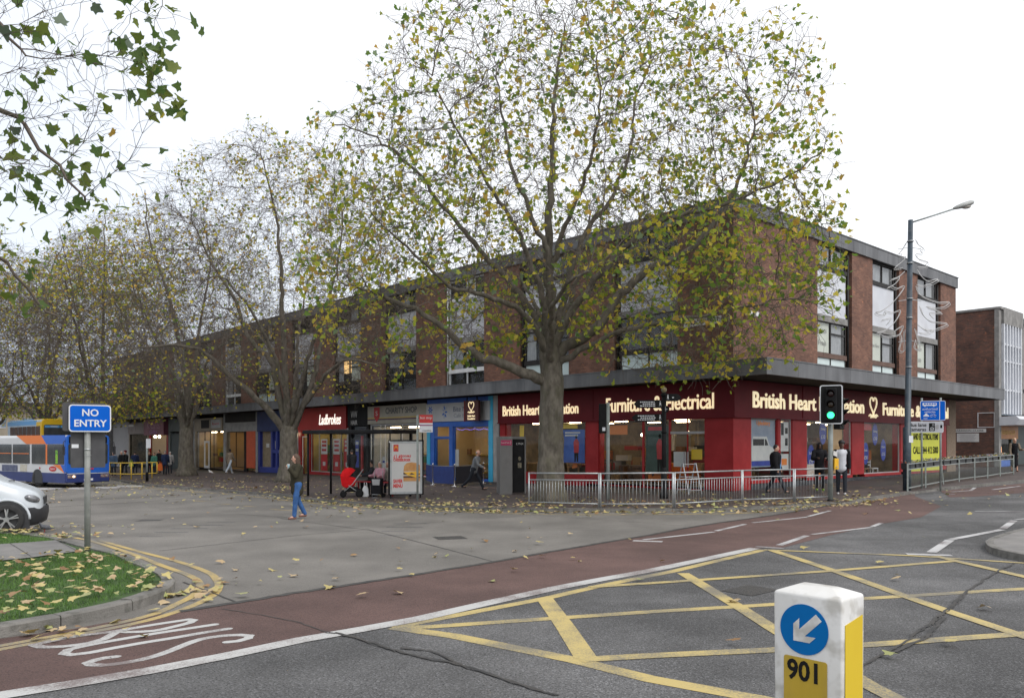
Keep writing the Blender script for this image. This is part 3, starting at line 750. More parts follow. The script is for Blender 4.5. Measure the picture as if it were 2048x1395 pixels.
def lw(T):
    x=T[:,0]+O[0];z=T[:,2]+O[2]; rr=np.sqrt(((x-1.8)/7.5)**2+((z-10.5)/6.3)**2)
    w=.35+.9*np.clip(rr,0,1.3)**2+1.5*np.clip((x-2.5)/7,0,1)*np.clip((9.5-z)/4,0,1)+.4*np.clip((x)/9,0,1)
    return w
def cw(L,rg):
    x=L[:,0]+O[0];z=L[:,2]+O[2]; gn=np.clip((x-1)/9,0,1)*.5+np.clip((9-z)/6,0,1)*.45
    u=rg.uniform(0,1,len(L)); u2=u-gn*.25
    return np.select([u2<.14,u2<.56,u2<.80,u2<.90],[0,1,2,3],4)
make_tree(root,lim,Apt,step=.30,di=3.0,dk=.42,seed=4,nleaf=11500,lsize=(.085,.155),leafw=lw,colw=cw,twigs=2,twlen=.25,twr=.0078,iters=110)
# --- second tree ---
tx,ty,tz=at3(577,963,.1); D=ty; O2=(tx,ty,tz); print('tree2',O2)
root2=empty('plane_tree',O2,0,'second plane tree of the row, low forked trunk beside the woman crossing the road','tree','plane trees in a row along the pavement')
lim=[([(0,0,-.1),(0,0,.3)]+LP([(577,930),(578,890),(578,862)],D,0,O2),.52,.46)]
for pl,dy,r0,r1 in [([(574,868),(545,830),(510,795),(460,750),(400,700),(330,690),(250,700)],-3,.27,.03),([(577,862),(555,780),(540,720),(500,680),(470,600),(420,520),(380,430)],1,.25,.03),
  ([(578,864),(572,780),(568,700),(565,600),(560,500),(545,400),(520,300)],0,.26,.03),([(582,866),(610,810),(650,750),(690,720),(760,730)],-2.5,.24,.03),([(580,864),(615,790),(640,700),(660,600),(680,500),(690,400)],2,.22,.03),
  ([(578,864),(560,800),(540,700),(480,640),(430,600)],6,.2,.03),([(578,864),(600,780),(640,650),(700,600),(740,560)],-5,.2,.03),([(578,864),(570,780),(520,650),(450,560),(400,560)],-5,.18,.03),([(578,864),(590,780),(600,650),(620,550)],6,.2,.03)]:
    lim.append((LP(pl,D,dy,O2),r0,r1))
cx_,cz_=pz(545,0,D)[0],pz(0,545,D)[2]
Apt=np.concatenate([ellpts(4200,(cx_,D,cz_+.2),(7.2,6.2,7.3),rg,.2),ellpts(900,(cx_-3.5,D-1,6.5),(4.5,4,2.6),rg),ellpts(800,(cx_+3.5,D-1,6.5),(4,4,2.6),rg),ellpts(150,(cx_-.8,D,17.2),(2,2,1.9),rg)])
Apt=Apt[outside_building(Apt)&(Apt[:,2]>4.3)]-np.array(O2)
def lw2(T):
    z=T[:,2]; return .4+1.2*np.clip((6-z)/3,0,1)+.9*np.clip((z-9)/7,0,1)**2
def cw2(L,rg):
    z=L[:,2]; u=rg.uniform(0,1,len(L))-.2*np.clip((7-z)/5,0,1)
    return np.select([u<.07,u<.36,u<.72,u<.93],[0,1,2,3],4)
make_tree(root2,lim,Apt,step=.40,di=3.2,dk=.48,seed=9,nleaf=3000,lsize=(.10,.16),leafw=lw2,colw=cw2,twigs=3,twlen=.32,twr=.008,iters=100,leafkind='six')
# --- generic ones, copied along the row ---
rg=np.random.default_rng(21)
tx,ty,tz=at3(372,951,.1); O3=(tx,ty,tz); print('tree3',O3)
root3=empty('plane_tree',O3,0,'third plane tree of the row, dark forked trunk beside the dark shuttered shop','tree','plane trees in a row along the pavement')
lim=[([(0,0,-.1),(0,0,.3),(.0,0,1.6),(0.05,0,3.4)],.54,.44)]
D=ty
for pl,dy,r0,r1 in [([(372,862),(350,820),(300,790),(250,760),(200,750),(130,720)],-2,.25,.03),([(372,862),(390,820),(410,780),(440,720),(450,640)],1,.24,.03),([(372,862),(375,800),(360,700),(340,600),(300,480),(290,380)],0,.26,.03),
   ([(372,862),(350,780),(300,700),(240,620),(190,540)],3,.2,.03),([(372,862),(380,780),(400,650),(420,520),(400,430)],3,.2,.03),([(372,862),(360,780),(300,650),(260,560)],-5,.2,.03),([(372,862),(390,790),(430,700),(480,680)],-5,.2,.03)]:
    lim.append((LP(pl,D,dy,O3),r0,r1))
Apt=np.concatenate([ellpts(4000,(-1.8,0,11.5),(8.0,6.2,7.3),rg,.25),ellpts(1000,(-3,-1,6.2),(6.5,5,2.4),rg)])
W_=Apt+np.array(O3); Apt=Apt[outside_building(W_)&(Apt[:,2]>4.4)]
make_tree(root3,lim,Apt,step=.45,di=3.4,dk=.52,seed=19,nleaf=3200,lsize=(.12,.19),leafw=lw2,colw=cw2,twigs=3,twlen=.36,twr=.0095,iters=90,leafkind='six')
for (px,dd,rz,sc,lb) in ((205,64,2.1,1.02,'fourth plane tree of the row, trunk hidden behind the no entry sign'),(95,76,4.0,1.12,'fifth plane tree, behind the yellow and blue double-decker bus'),(-20,88,.9,1.2,'far plane tree at the left edge above the white single-decker bus'),(-130,66,3.0,1.1,'plane tree whose crown fills the far left edge above the buses')):
    c=copy_tree(root3); x,y,_=pz(px,0,dd); c.location=(x,y,g(x,y)+.08); c.rotation_euler=(0,0,rz); c.scale=(sc,sc,sc); c['label']=lb
# --- overhanging branches top left, from a tree just outside the frame ---
rg=np.random.default_rng(33)
O4=(-9.2,7.2,g(-9.2,7.2)+.1)
root4=empty('plane_tree',O4,0,'near plane tree whose leafy branches hang into the top left corner','tree')
lim=[([(0,0,-.1),(0,0,1.5),(0,0,3),(.1,.0,4.2)],.42,.34)]
for pl,r0,r1 in [([(.1,0,4.2),(1.2,.2,5.6),(2.6,.4,6.6),(3.6,.6,6.4),(4.4,.7,5.6)],.16,.012),([(.1,0,4.2),(1.6,.6,5.2),(3.0,1.0,5.7),(4.0,1.1,5.1),(4.7,1.2,4.3)],.13,.01),
   ([(.1,0,4.2),(1.0,-.3,5.8),(2.4,-.2,7.2),(4.2,.3,7.6),(5.4,.6,7.0)],.14,.012),([(.1,0,4.2),(-.8,.6,6),(-1.6,1,8),(-2,1,10)],.2,.03),([(.1,0,4.2),(0,-1.2,6),(.3,-2.4,8),(0,-3,9.5)],.18,.03),([(.1,0,4.2),(.4,.8,6.5),(.8,1.4,8.5),(.6,2,10.5)],.18,.03),
   ([(.1,0,4.2),(1.2,.9,4.7),(2.4,1.4,4.6),(3.4,1.8,3.8),(3.9,2.0,3.2)],.1,.01)]:
    lim.append((pl,r0,r1))
def E4(n,px,py,d,r): 
    c=pz(px,py,d); return ellpts(n,(c[0],c[1],c[2]),r,rg)
Apt=np.concatenate([E4(210,60,120,8,(.95,.9,.9)),E4(90,190,110,8,(.75,.6,.55)),E4(150,90,290,8.2,(.65,.7,.75)),E4(70,200,330,8.2,(.5,.4,.45)),E4(26,270,170,8,(.45,.3,.45)),E4(12,20,560,8.8,(.2,.4,.45)),
   E4(18,320,40,8,(.25,.3,.3)),E4(60,-80,300,8.2,(.7,.8,1.2))])-np.array(O4)
Apt=np.concatenate([Apt,ellpts(500,(-.2,0,8.8),(3.6,4,3.6),rg)])
def cw4(L,rg):
    u=rg.uniform(0,1,len(L)); return np.select([u<.58,u<.90,u<.92,u<.935],[0,1,2,3],4)
def lw4(T):
    return np.where(T[:,0]>2.6,4.0,.4)
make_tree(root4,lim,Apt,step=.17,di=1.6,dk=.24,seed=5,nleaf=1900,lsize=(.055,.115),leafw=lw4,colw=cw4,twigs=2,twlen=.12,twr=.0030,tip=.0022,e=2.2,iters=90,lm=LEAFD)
# ================= fallen leaves and grass =================
rg=np.random.default_rng(8)
def inpoly(P,poly):
    x,y=P[:,0],P[:,1]; c=np.zeros(len(P),bool); n=len(poly)
    for i in range(n):
        x1,y1=poly[i];x2,y2=poly[(i+1)%n]
        if y1==y2: continue
        k=((y1>y)!=(y2>y))&(x<(x2-x1)*(y-y1)/(y2-y1)+x1); c^=k
    return c
pts=[];hh=[]
def addl(P,extra):
    inp=inpoly(P,pave); ini=inpoly(P,ic)
    h=np.where(inp,.112,np.where(ini,.15,.018)); 
    pts.append(P);hh.append(h+extra)
# strewn along the kerb lines
K=np.array(resample(kw,.1)); K=K[(K[:,0]>-22)&(K[:,0]<12)]
def along(K,n,sig,bias):
    k=K[rg.integers(0,len(K),n)]; t=rg.normal(0,sig,n)+bias
    return k+np.stack([rg.normal(0,.2,n),t],1)
addl(along(K[K[:,0]>-9],650,.28,-.22),.004); addl(along(K,260,.9,.2),.004)
# on the pavement under the trees
def blob(n,c,r): 
    return np.array(c)+rg.normal(0,1,(n,2))*np.array(r)
addl(blob(380,(1.2,24.8),(3.5,1.0)),.004); addl(blob(130,(8,24.5),(2,1)),.004); addl(blob(420,(-11,36),(5,3)),.004); addl(blob(450,(-20,44),(5,4)),.004); addl(blob(170,(12,28),(4,3)),.004); addl(blob(150,(-3,27),(3,2)),.004)
# thin scatter on the roads
addl(np.stack([rg.uniform(-14,3,65),rg.uniform(9,24,65)],1),.004); addl(np.stack([rg.uniform(-6,8,14),rg.uniform(6,16,14)],1),.01)
addl(np.array(W2([(592,1127),(643,1125),(668,1149),(672,1161),(660,1178),(726,1196),(800,1130),(1148,1120),(1029,1144),(823,1154),(945,1102),(1078,1089),(520,1170),(487,1195),(560,1160),(420,1190),(1470,1292),(1900,1293),(1780,1317),(1969,1220),(1760,1128),(1820,1029),(1608,1098)])),.022)
# on the verge and in its gutter
vg=np.stack([rg.uniform(-7.5,-3.6,420),rg.uniform(7.4,13,420)],1); gi0=W2([(-400,1285),(0,1237),(127,1219),(204,1198),(280,1173),(300,1160),(304,1148),(285,1130),(258,1117),(232,1106),(172,1101),(60,1116),(0,1122),(-400,1160)],.12); addl(vg[inpoly(vg,gi0)],.03); addl(np.stack([rg.uniform(-7.5,-4.0,40),rg.uniform(8.2,12.5,40)],1),.02); addl(blob(150,at(55,1077),(.75,.35)),.03); addl(blob(45,at(380,1185),(.25,.5)),.004); addl(blob(25,at(120,1265),(.7,.2)),.004); addl(blob(60,at(60,1058),(1.0,.5)),.004)
Pp=np.concatenate(pts);H=np.concatenate(hh)
y_l=(Pp[:,0]-CX)*.745+(Pp[:,1]-CY)*.667; x_l=(Pp[:,0]-CX)*.667-(Pp[:,1]-CY)*.745
ok=~((y_l>-.3)&(x_l<.3))&(Pp[:,1]>5.3); Pp=Pp[ok];H=H[ok]
Z=gN(Pp[:,0],Pp[:,1])+H+rg.uniform(.004,.03,len(Pp))
nr=rg.normal(0,.22,(len(Pp),3))+np.array([0,0,1]); nr/=np.linalg.norm(nr,axis=1,keepdims=True)
lf=scatter_leaves('fallen_leaves',np.column_stack([Pp,Z]),nr,rg.uniform(.065,.15,len(Pp)),FLEAF,rg.choice(4,size=len(Pp),p=[.42,.26,.2,.12]),'full')
tag(lf,'yellow and tan fallen leaves strewn over the pavement, kerbs and verge','fallen leaves',kind='stuff')
# grass
n=90000; P=np.stack([rg.uniform(-11.5,-3.6,n),rg.uniform(7.0,17.0,n)],1)
gi=W2([(-400,1290),(0,1239),(127,1221),(204,1200),(287,1173),(306,1160),(312,1148),(290,1130),(262,1117),(236,1106),(172,1099),(150,1104),(60,1116),(0,1122),(-400,1160)],.12)
addb=0
gb=W2([(-300,1062),(0,1065),(70,1068),(110,1077),(60,1083),(0,1086),(-300,1090)],.12)
P=P[inpoly(P,gi)|inpoly(P,gb)]; n=len(P); z=gN(P[:,0],P[:,1])+.10
h=rg.uniform(.025,.065,n); a=rg.uniform(0,6.28,n); w=.0035; le=rg.normal(0,.02,(n,2))
A=np.column_stack([P[:,0]-np.cos(a)*w,P[:,1]-np.sin(a)*w,z]);B=np.column_stack([P[:,0]+np.cos(a)*w,P[:,1]+np.sin(a)*w,z]);C_=np.column_stack([P+le,z+h])
V=np.stack([A,B,C_],1).reshape(-1,3); me=npmesh('grass',V,np.arange(3*n).reshape(-1,3),[m_grass]); o=bpy.data.objects.new('grass',me); COL.objects.link(o); tag(o,'short bright green grass on the rounded kerbed verge','grass',kind='stuff')
# ================= buildings =================
m_zinc=mat('grey_metal_fascia',(.105,.11,.118),.6,(.18,.185,.195),1.2,spec=.25,bump=.05,bscale=3,col3=(.10,.10,.105),scale3=.8,f3=.5,stretch=(1,1,.25))
m_dark=mat('dark_frame',(.02,.019,.019),.6,(.03,.028,.027),3,spec=.2)
m_bfr=mat('brown_frame',(.09,.045,.03),.6,(.13,.07,.05),3)
m_panel=mat('white_spandrel',(.50,.52,.57),.35,(.56,.58,.62),1.5,col3=(.42,.42,.44),scale3=.9,f3=.3)
m_panelg=mat('grey_spandrel',(.42,.43,.47),.5,(.50,.51,.54),1.5,col3=(.24,.24,.25),scale3=.9,f3=.4)
m_concl=mat('concrete_lintel',(.19,.185,.18),.85,(.27,.265,.255),2,bump=.2,col3=(.12,.12,.115),scale3=3,f3=.4)
m_blind=mat('cream_blind',(.66,.65,.54),.8,(.72,.71,.6),1)
m_lblue=mat('pale_blue_pane',(.50,.60,.60),.2,(.56,.66,.66),1)
m_curt=mat('grey_curtain',(.30,.29,.30),.9,(.45,.44,.44),7,stretch=(5,5,.3))
m_glass=glassmat('window_glass',(.92,.94,.95),.04)
m_sglass=glassmat('shop_glass',(.93,.94,.94),.005)
m_in=mat('dim_room',(.05,.045,.04),.9,(.10,.09,.08),1.2)
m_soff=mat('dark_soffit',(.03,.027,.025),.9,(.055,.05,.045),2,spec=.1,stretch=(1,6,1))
m_redp=mat('red_shop_paint',(.24,.012,.014),.5,(.33,.024,.027),1.2,bump=.03,bscale=5,spec=.2)
m_maroon=mat('maroon_fascia',(.105,.010,.014),.5,(.135,.013,.018),1.2,spec=.12)
m_plinth=mat('dark_plinth',(.035,.037,.043),.85,(.07,.072,.08),2,spec=.15,bump=.2,col3=(.12,.11,.10),scale3=5,f3=.3)
m_letter=mat('lit_cream_letter',(1,.86,.56),.5,emit=.55)
m_lettero=mat('lit_cream_letter_bright',(1,.80,.50),.5,emit=.62)
m_lite=mat('strip_light',(1,.74,.42),.5,emit=22)
m_tube=mat('round_lamp',(1,.8,.5),.5,emit=14)
m_wh=mat('white_paint',(.62,.63,.64),.5,(.70,.71,.72),3)
m_gr=mat('grey_paint',(.28,.28,.29),.5,(.34,.34,.35),3)
m_bk=mat('black_paint',(.008,.008,.009),.55,(.014,.014,.015),3,spec=.15)
m_roof=mat('roof_felt',(.07,.07,.07),.95,(.1,.1,.1),2)
B0=empty('shopping_parade',(CX,CY,0),RZ,'long brown brick shopping parade, three storeys with flat roof and canopy over the shops','building')
Z0=-1.2
def frame_y(o,side):
    """side 'L': facade along local x; side 'R': facade along local y (rotate the part)"""
    o.rotation_euler=(0,0,0 if side=='L' else R(90)); return o
# solid core and roof
mb=MB(); mb.box(-79,-.32,.42,12,4.25,10.50); mb.box(-12,-.42,12,22.0,4.25,10.50)
mb.box(-79,-8.5,5.2,12,Z0,4.25); mb.box(-12,-5.2,5.2,22.0,Z0,4.25)
build_split(mb,'inner_wall',m_brick2,B0)
mb=MB(); mb.box(-79,-.02,.02,11.9,10.52,10.9); mb.box(-12,-.02,11.9,22.2,10.52,10.9); mb.build('roof',m_roof,B0)
mb=MB()
for i in range(66): mb.box(-1.2*(i+1)+.008,-1.2*i-.008+(.1 if i==0 else 0),-.10,.0,10.50,11.05)
for i in range(19): mb.box(.0,.10,1.2*i+.008-(.1 if i==0 else 0)*0,1.2*(i+1)-.008 if i<18 else 22.35,10.50,11.05)
mb.box(-79,.13,-.13,-.0,11.05,11.09); mb.box(0,.13,-.0,22.38,11.05,11.09)
mb.build('parapet',m_zinc,B0)
baysL=[(2.54+6.0*k,5.85+6.0*k) for k in range(13)]
baysR=[(6.43,9.64),(11.75,14.75),(17.0,20.1)]
def piers(bays,end,side):
    mb=MB(); x=0
    segs=[]; p=0
    for a_,b_ in bays: segs.append((p,a_)); p=b_
    segs.append((p,end))
    for a_,b_ in segs:
        if side=='L': mb.box(-b_,-a_,0,.45,4.3,10.5)
        else: mb.box(-.45,0,(a_ if a_>0 else .45),b_,4.3,10.5)
    return build_split(mb,'brick_pier',m_brick,B0)
piers(baysL,79,'L'); piers(baysR,22.3,'R')
def bay(a,b,side,white,idx):
    """one window bay; local x along the facade"""
    if side=='L': x0,x1=-b,-a
    else: x0,x1=a,b
    w=x1-x0; rx=x1-.35 if side=='R' else x1  # dark reveal with a pipe at one end
    lx=x0+ (.25 if side=='L' else 0)
    fr=MB(); m=(x0+x1)/2
    Y=.16
    # frames : mats 0 dark 1 concrete 2 brown 
    def H(z0,z1,y=Y,mi=0,d=.08): fr.box(lx,rx,y-d/2,y+d/2,z0,z1,mi)
    fr.box(x0,x1,.30,.44,4.3,10.5,3)
    H(10.42,10.5); H(9.37,9.56,Y-.03,0,.14); H(7.12,7.40,Y-.05,1,.16); H(5.55,5.76,Y-.03,2 if white else 0,.12); H(4.62,4.92,Y,0)
    mid=(lx+rx)/2
    for xx in (lx,mid-.035,rx-.07):
        for z0,z1 in ((9.56,10.42),(5.76,7.12),(4.92,5.55)): fr.box(xx,xx+.07,Y-.035,Y+.035,z0,z1,0)
    if idx%4!=2: fr.box(mid+.035,rx-.07,Y-.03,Y+.03,6.62,6.68,0)
    if side=='R': fr.tube([(x1-.17,.12,4.6),(x1-.17,.12,10.4)],.06,8,0)
    else: fr.tube([(x0+.12,.12,4.6),(x0+.12,.12,10.4)],.05,8,0)
    o=frame_y(fr.build('upper_window',[m_wh if (side=='L' and idx in (2,7,9)) else m_dark,m_concl,m_bfr,m_dark],B0),side)
    q=MB(); q.box(lx+.04,rx-.04,Y-.04,Y+.04,7.40,9.37,0); q.build('spandrel_panel',m_panel if white else m_panelg,o)
    q=MB()
    for z0,z1 in ((9.56,10.42),(5.76,7.12)):
        q.box(lx+.07,mid-.035,Y-.006,Y+.006,z0,z1); q.box(mid+.035,rx-.07,Y-.006,Y+.006,z0,z1)
    build_split(q,'glass_pane',m_glass,o)
    q=MB()
    rb=random.Random(idx*7+(5 if side=='R' else 0))
    if white:
        q.box(lx+.08,mid-.05,Y+.03,Y+.04,5.8,7.1,0); q.box(mid+.05,rx-.3,Y+.05,Y+.06,5.8,7.1,1)
        q.box(lx+.5,mid-.05,Y+.05,Y+.06,9.6,10.4,1); q.box(mid+.05,rx-.4,Y+.04,Y+.05,9.6,10.4,1)
    else:
        if rb.random()<.6: q.box(lx+.08,lx+rb.uniform(.6,1.3),Y+.05,Y+.06,rb.choice((5.8,6.3)),7.1,1)
        if rb.random()<.6: q.box(mid+.08,mid+rb.uniform(.4,1.2),Y+.05,Y+.06,9.6,10.4,rb.choice((0,1)))
        if rb.random()<.4: q.box(mid+.08,rx-.1,Y+.08,Y+.09,5.8,7.1,0)
    if q.v: build_split(q,'blind',[m_blind,m_curt],o)
    q=MB()
    lp=white or idx in (0,1,6)
    q.box(lx+.07,mid-.035,Y-.01,Y+.01,4.92,5.55); q.box(mid+.035,rx-.07,Y-.01,Y+.01,4.92,5.55)
    build_split(q,'lower_panel',m_lblue if lp else m_glass,o)
    return o
m_warm=mat('warm_room_light',(1,.62,.25),.6,emit=.9)
for i,(a_,b_) in enumerate(baysL):
    o=bay(a_,b_,'L',False,i)
    if i==4:  # the lit window above the red betting shop
        q=MB(); q.box(-b_+.4,-a_-.2,.26,.28,6.3,7.1); q.build('lit_ceiling',m_warm,o)
for i,(a_,b_) in enumerate(baysR):
    o=bay(a_,b_,'R',True,i)
    m_ft=mat('faded_letter',(.30,.30,.27),.8)
    if i==0: text('Suites',.34,m_ft,o,(a_+.75,.165,6.75)); text('From',.34,m_ft,o,(a_+.75,.165,6.2))
    elif i==1: text('1st Floor',.22,m_ft,o,(a_+.72,.165,6.5))
    else: text('Suites',.28,m_ft,o,(a_+.62,.165,6.75)); text('£100',.28,m_ft,o,(a_+.62,.165,6.15))
# canopy
mb=MB()
for i in range(40): mb.box(-2*(i+1)+.006,-2*i-.006 if i else -.006,-1.4,-1.28,4.2,4.74)
mb.box(.0,2.2,-1.4,-1.28,4.2,4.74)
for i in range(12): mb.box(2.08,2.2,-1.28+2.03*i+(.0 if i==0 else .006),-1.28+2.03*(i+1)-.006,4.2,4.74)
mb.box(-.2,2.08,22.96,23.08,4.2,4.74)
mb.box(-80,2.22,-1.42,-1.2,4.74,4.78); mb.box(2.0,2.22,-1.2,23.1,4.74,4.78)
cn_=mb.build('canopy',[m_zinc],B0)
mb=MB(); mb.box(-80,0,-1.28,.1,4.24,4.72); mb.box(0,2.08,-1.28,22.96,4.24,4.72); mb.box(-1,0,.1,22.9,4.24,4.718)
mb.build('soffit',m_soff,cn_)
# ---- ground floor ----
def shopfront(name,x0,x1,side='L',z0=Z0,z1=4.22): pass
def part(mb,name,mats,parent,side='L'):
    o=mb.build(name,mats,parent); return frame_y(o,side)
# British heart shop : walls, fascia
sf=MB()
sf.box(-1.25,0,0,.4,.05,2.84,0); sf.box(-.4,0,.4,1.2,.05,2.84,0)           # corner pier
sf.box(-7.5,-6.75,.0,.4,.05,2.84,0); sf.box(-13.3,-12.9,0,.4,.05,2.84,0)
sf.box(-12.9,-7.5,-.02,.3,-.1,.42,0); 
shopL=empty('corner_shopfront'); shopL.parent=B0
build_split(sf,'red_pier',m_redp,shopL)
sf=MB()
for a_,b_ in ((4.33,5.5),(9.64,10.85),(14.9,15.9),(20.0,20.9)): sf.box(a_,b_,0,.4,.40,2.84,0)
sf.box(3.2,3.38,0,.12,.40,2.84,0)
for a_,b_ in ((1.2,4.33),(5.5,9.64),(10.85,14.9)): sf.box(a_,b_,-.03,.2,.28,.40,0)
for a_,b_ in ((1.2,3.2),(3.38,4.33),(5.5,9.64),(10.85,14.9)):
    for xx in (a_,b_-.06): sf.box(xx,xx+.06,.02,.10,.40,2.84,0)
build_split(sf,'red_pier',m_redp,shopL,'R')
sf=MB(); sf.box(1.2,20.9,-.01,.3,Z0,.28); part(sf,'plinth',m_plinth,shopL,'R')
sf=MB(); sf.box(-1.27,.01,-.012,.3,Z0,.05); sf.box(-.3,.012,.3,1.2,Z0,.05); sf.box(-13.3,-6.75,-.01,.3,Z0,-.1); sf.box(-6.75,-1.27,-.0,.1,Z0,-.02); build_split(sf,'plinth',m_plinth,shopL)
mb=MB(); mb.box(-13.3,.14,-.14,.35,2.82,4.21,0); mb.box(-.35,.14,.35,20.95,2.82,4.21,0); mb.box(-6.98,-6.92,-.16,-.14,2.82,4.21,0)
mb.box(-13.32,.16,-.17,-.14,2.80,2.86,0); mb.box(.14,.165,-.14,20.95,2.80,2.86,0); mb.box(.14,.165,4.9,4.93,2.86,4.21,0)
fas=mb.build('shop_sign',[m_maroon],B0)
RT=(R(90),0,R(90))
text('Furniture & Electrical',.86,m_lettero,fas,(-3.45,-.16,3.42),bold=.009,width=5.4,ext=.02)
text('British Heart Foundation',.70,m_lettero,fas,(-10.35,-.16,3.38),bold=.007,width=5.1,ext=.02)
text('British Heart Foundation',.87,m_letter,fas,(.16,5.78,3.47),RT,bold=.012,width=9.4,ext=.02)
text('Furniture & Electrical',.84,m_letter,fas,(.16,16.6,3.43),RT,bold=.012,width=8.2,ext=.02)
def heart(parent,loc,rot,s,m,ml=.03):
    """loop heart with a pulse line under it"""
    mb=MB(); P=[]
    for i in range(28):
        t=math.pi*.06+ (2*math.pi-.12*math.pi)*i/27
        x=16*math.sin(t)**3; y=13*math.cos(t)-5*math.cos(2*t)-2*math.cos(3*t)-math.cos(4*t)
        P.append((x/34*s*.8,0,y/34*s+.14*s))
    k=len(P)//2
    left=[(-.02*s,0,-.42*s)]+P[k:]+[(0,0,.23*s)] 
    mb.tube([(.10*s,0,-.5*s),(.03*s,0,-.36*s)]+P[k+2:],ml,6); mb.tube([(-.10*s,0,-.5*s),(-.03*s,0,-.36*s)]+P[:k-1][::-1],ml,6)
    mb.tube([(-.48*s,0,-.42*s),(-.34*s,0,-.34*s),(-.27*s,0,-.5*s),(-.18*s,0,-.36*s),(-.08*s,0,-.46*s)],ml,6)
    mb.tube([(.48*s,0,-.42*s),(.34*s,0,-.34*s),(.27*s,0,-.5*s),(.18*s,0,-.36*s),(.08*s,0,-.46*s)],ml,6)
    o=mb.build('heart_emblem',m,parent,loc,rot); return o
heart(fas,(.17,11.45,3.5),(0,0,R(90)),.95,m_letter,.035)
# windows, doors, posters of the corner shop
def wnd(parent,x0,x1,z0,z1,side,y=.06,name='shop_window',mull=(),fm=None):
    fr=MB()
    for xx in [x0,x1-.05]+[q-.025 for q in mull]: fr.box(xx,xx+.05,y-.02,y+.03,z0,z1)
    fr.box(x0+.05,x1-.05,y-.02,y+.03,z0,z0+.05); fr.box(x0+.05,x1-.05,y-.02,y+.03,z1-.05,z1)
    o=part(fr,name,fm or m_redp,parent,side)
    q=MB(); q.box(x0+.05,x1-.05,y,y+.01,z0+.05,z1-.05); q.build('glass_pane',m_sglass,o); return o
for a_,b_ in ((1.26,3.2),(3.38,4.27),(5.56,9.58),(10.91,14.84)): wnd(B0,a_,b_,.40,2.82,'R',fm=m_gr)
wR=[o for o in B0.children if o.name.startswith('shop_window')]
wnd(B0,-12.9,-7.5,.42,2.82,'L'); 
wnd(B0,-6.75,-4.3,.0,2.82,'L'); wnd(B0,-4.3,-2.95,.0,2.82,'L')
d=wnd(B0,-2.95,-1.25,.0,2.82,'L',name='door',mull=(-2.1,)); q=MB(); q.box(-2.9,-1.3,.02,.05,2.2,2.3); q.box(-2.03,-1.98,-.06,-.02,.9,1.5); q.box(-2.22,-2.17,-.06,-.02,.9,1.5); q.build('handle',m_gr,d)
# interior of the corner shop
m_floorin=mat('shop_floor',(.16,.13,.10),.5,(.22,.18,.14),2); m_wallin=mat('shop_wall',(.10,.085,.06),.8,(.24,.19,.12),1.6); m_ceil=mat('shop_ceiling',(.35,.33,.28),.9)
mb=MB(); mb.box(-13.3,-.3,.3,5.2,.10,.14,0); mb.box(-5.2,-.3,5.2,21.8,.10,.141,0); mb.box(-13.3,-.35,.35,5.2,2.86,2.9,2); mb.box(-5.2,-.35,5.2,21.8,2.86,2.901,2)
mb.box(-13.3,-5.2,5.0,5.15,.14,2.86,1); mb.box(-5.15,-5.0,5.0,21.8,.14,2.86,1); mb.box(-13.28,-13.15,.3,5,.14,2.86,1); mb.box(-5,-.4,14.95,15.05,.14,2.86,1)
mb.build('shop_interior',[m_floorin,m_wallin,m_ceil],B0)
mb=MB()
for x in (-11.5,-9,-6.2,-4.6,-3.0): 
    for y in (.9,3.2): mb.box(x-.33,x+.33,y-.05,y+.05,2.76,2.80)
for y in (6.5,9,11.5,13.5):
    for x in (-1.2,-3.2): mb.box(x-.05,x+.05,y-.3,y+.3,2.76,2.80)
build_split(mb,'strip_light',m_lite,B0)
GM=[mat('stock_%s'%n,c,.7) for n,c in (('brown',(.12,.06,.03)),('tan',(.30,.20,.10)),('white',(.42,.41,.38)),('black',(.02,.02,.02)),('orange',(.38,.12,.03)),('grey',(.15,.15,.15)),('red',(.25,.02,.02)))]
rr=random.Random(77)
q=MB()
for x_,y_,z_ in ((-11.3,1.2,2.4),(-10.8,1.4,2.35),(-5.6,1.6,2.2),(-8.4,1.5,2.5),(-3.9,2.6,2.3),(-2.2,2.0,2.5),(-1.4,6.9,2.4),(-1.6,12.6,2.2),(-1.8,2.8,2.3)): q.ell((x_,y_,z_),(.07,.07,.07),0,8,6)
build_split(q,'bulb',m_tube,B0)
for (xa,xb,ya,yb,n_) in ((-12.8,-7.8,1.9,4.8,34),(-6.6,-.8,2.2,4.8,40),(-4.8,-1.4,5.4,14.2,60)):
    mb=MB()
    for k in range(n_):
        x=rr.uniform(xa,xb);y=rr.uniform(ya,yb);w=rr.uniform(.2,.9);d=rr.uniform(.2,.6);z=rr.choice((.145,.145,.6,1.0,1.5)); h=rr.uniform(.15,.75); mb.box(x,min(x+w,xb+.3),y,min(y+d,yb+.15),z+.001*k*.1,min(z+h,2.4),rr.randrange(7))
    mb.build('stocked_shelving',GM,B0)
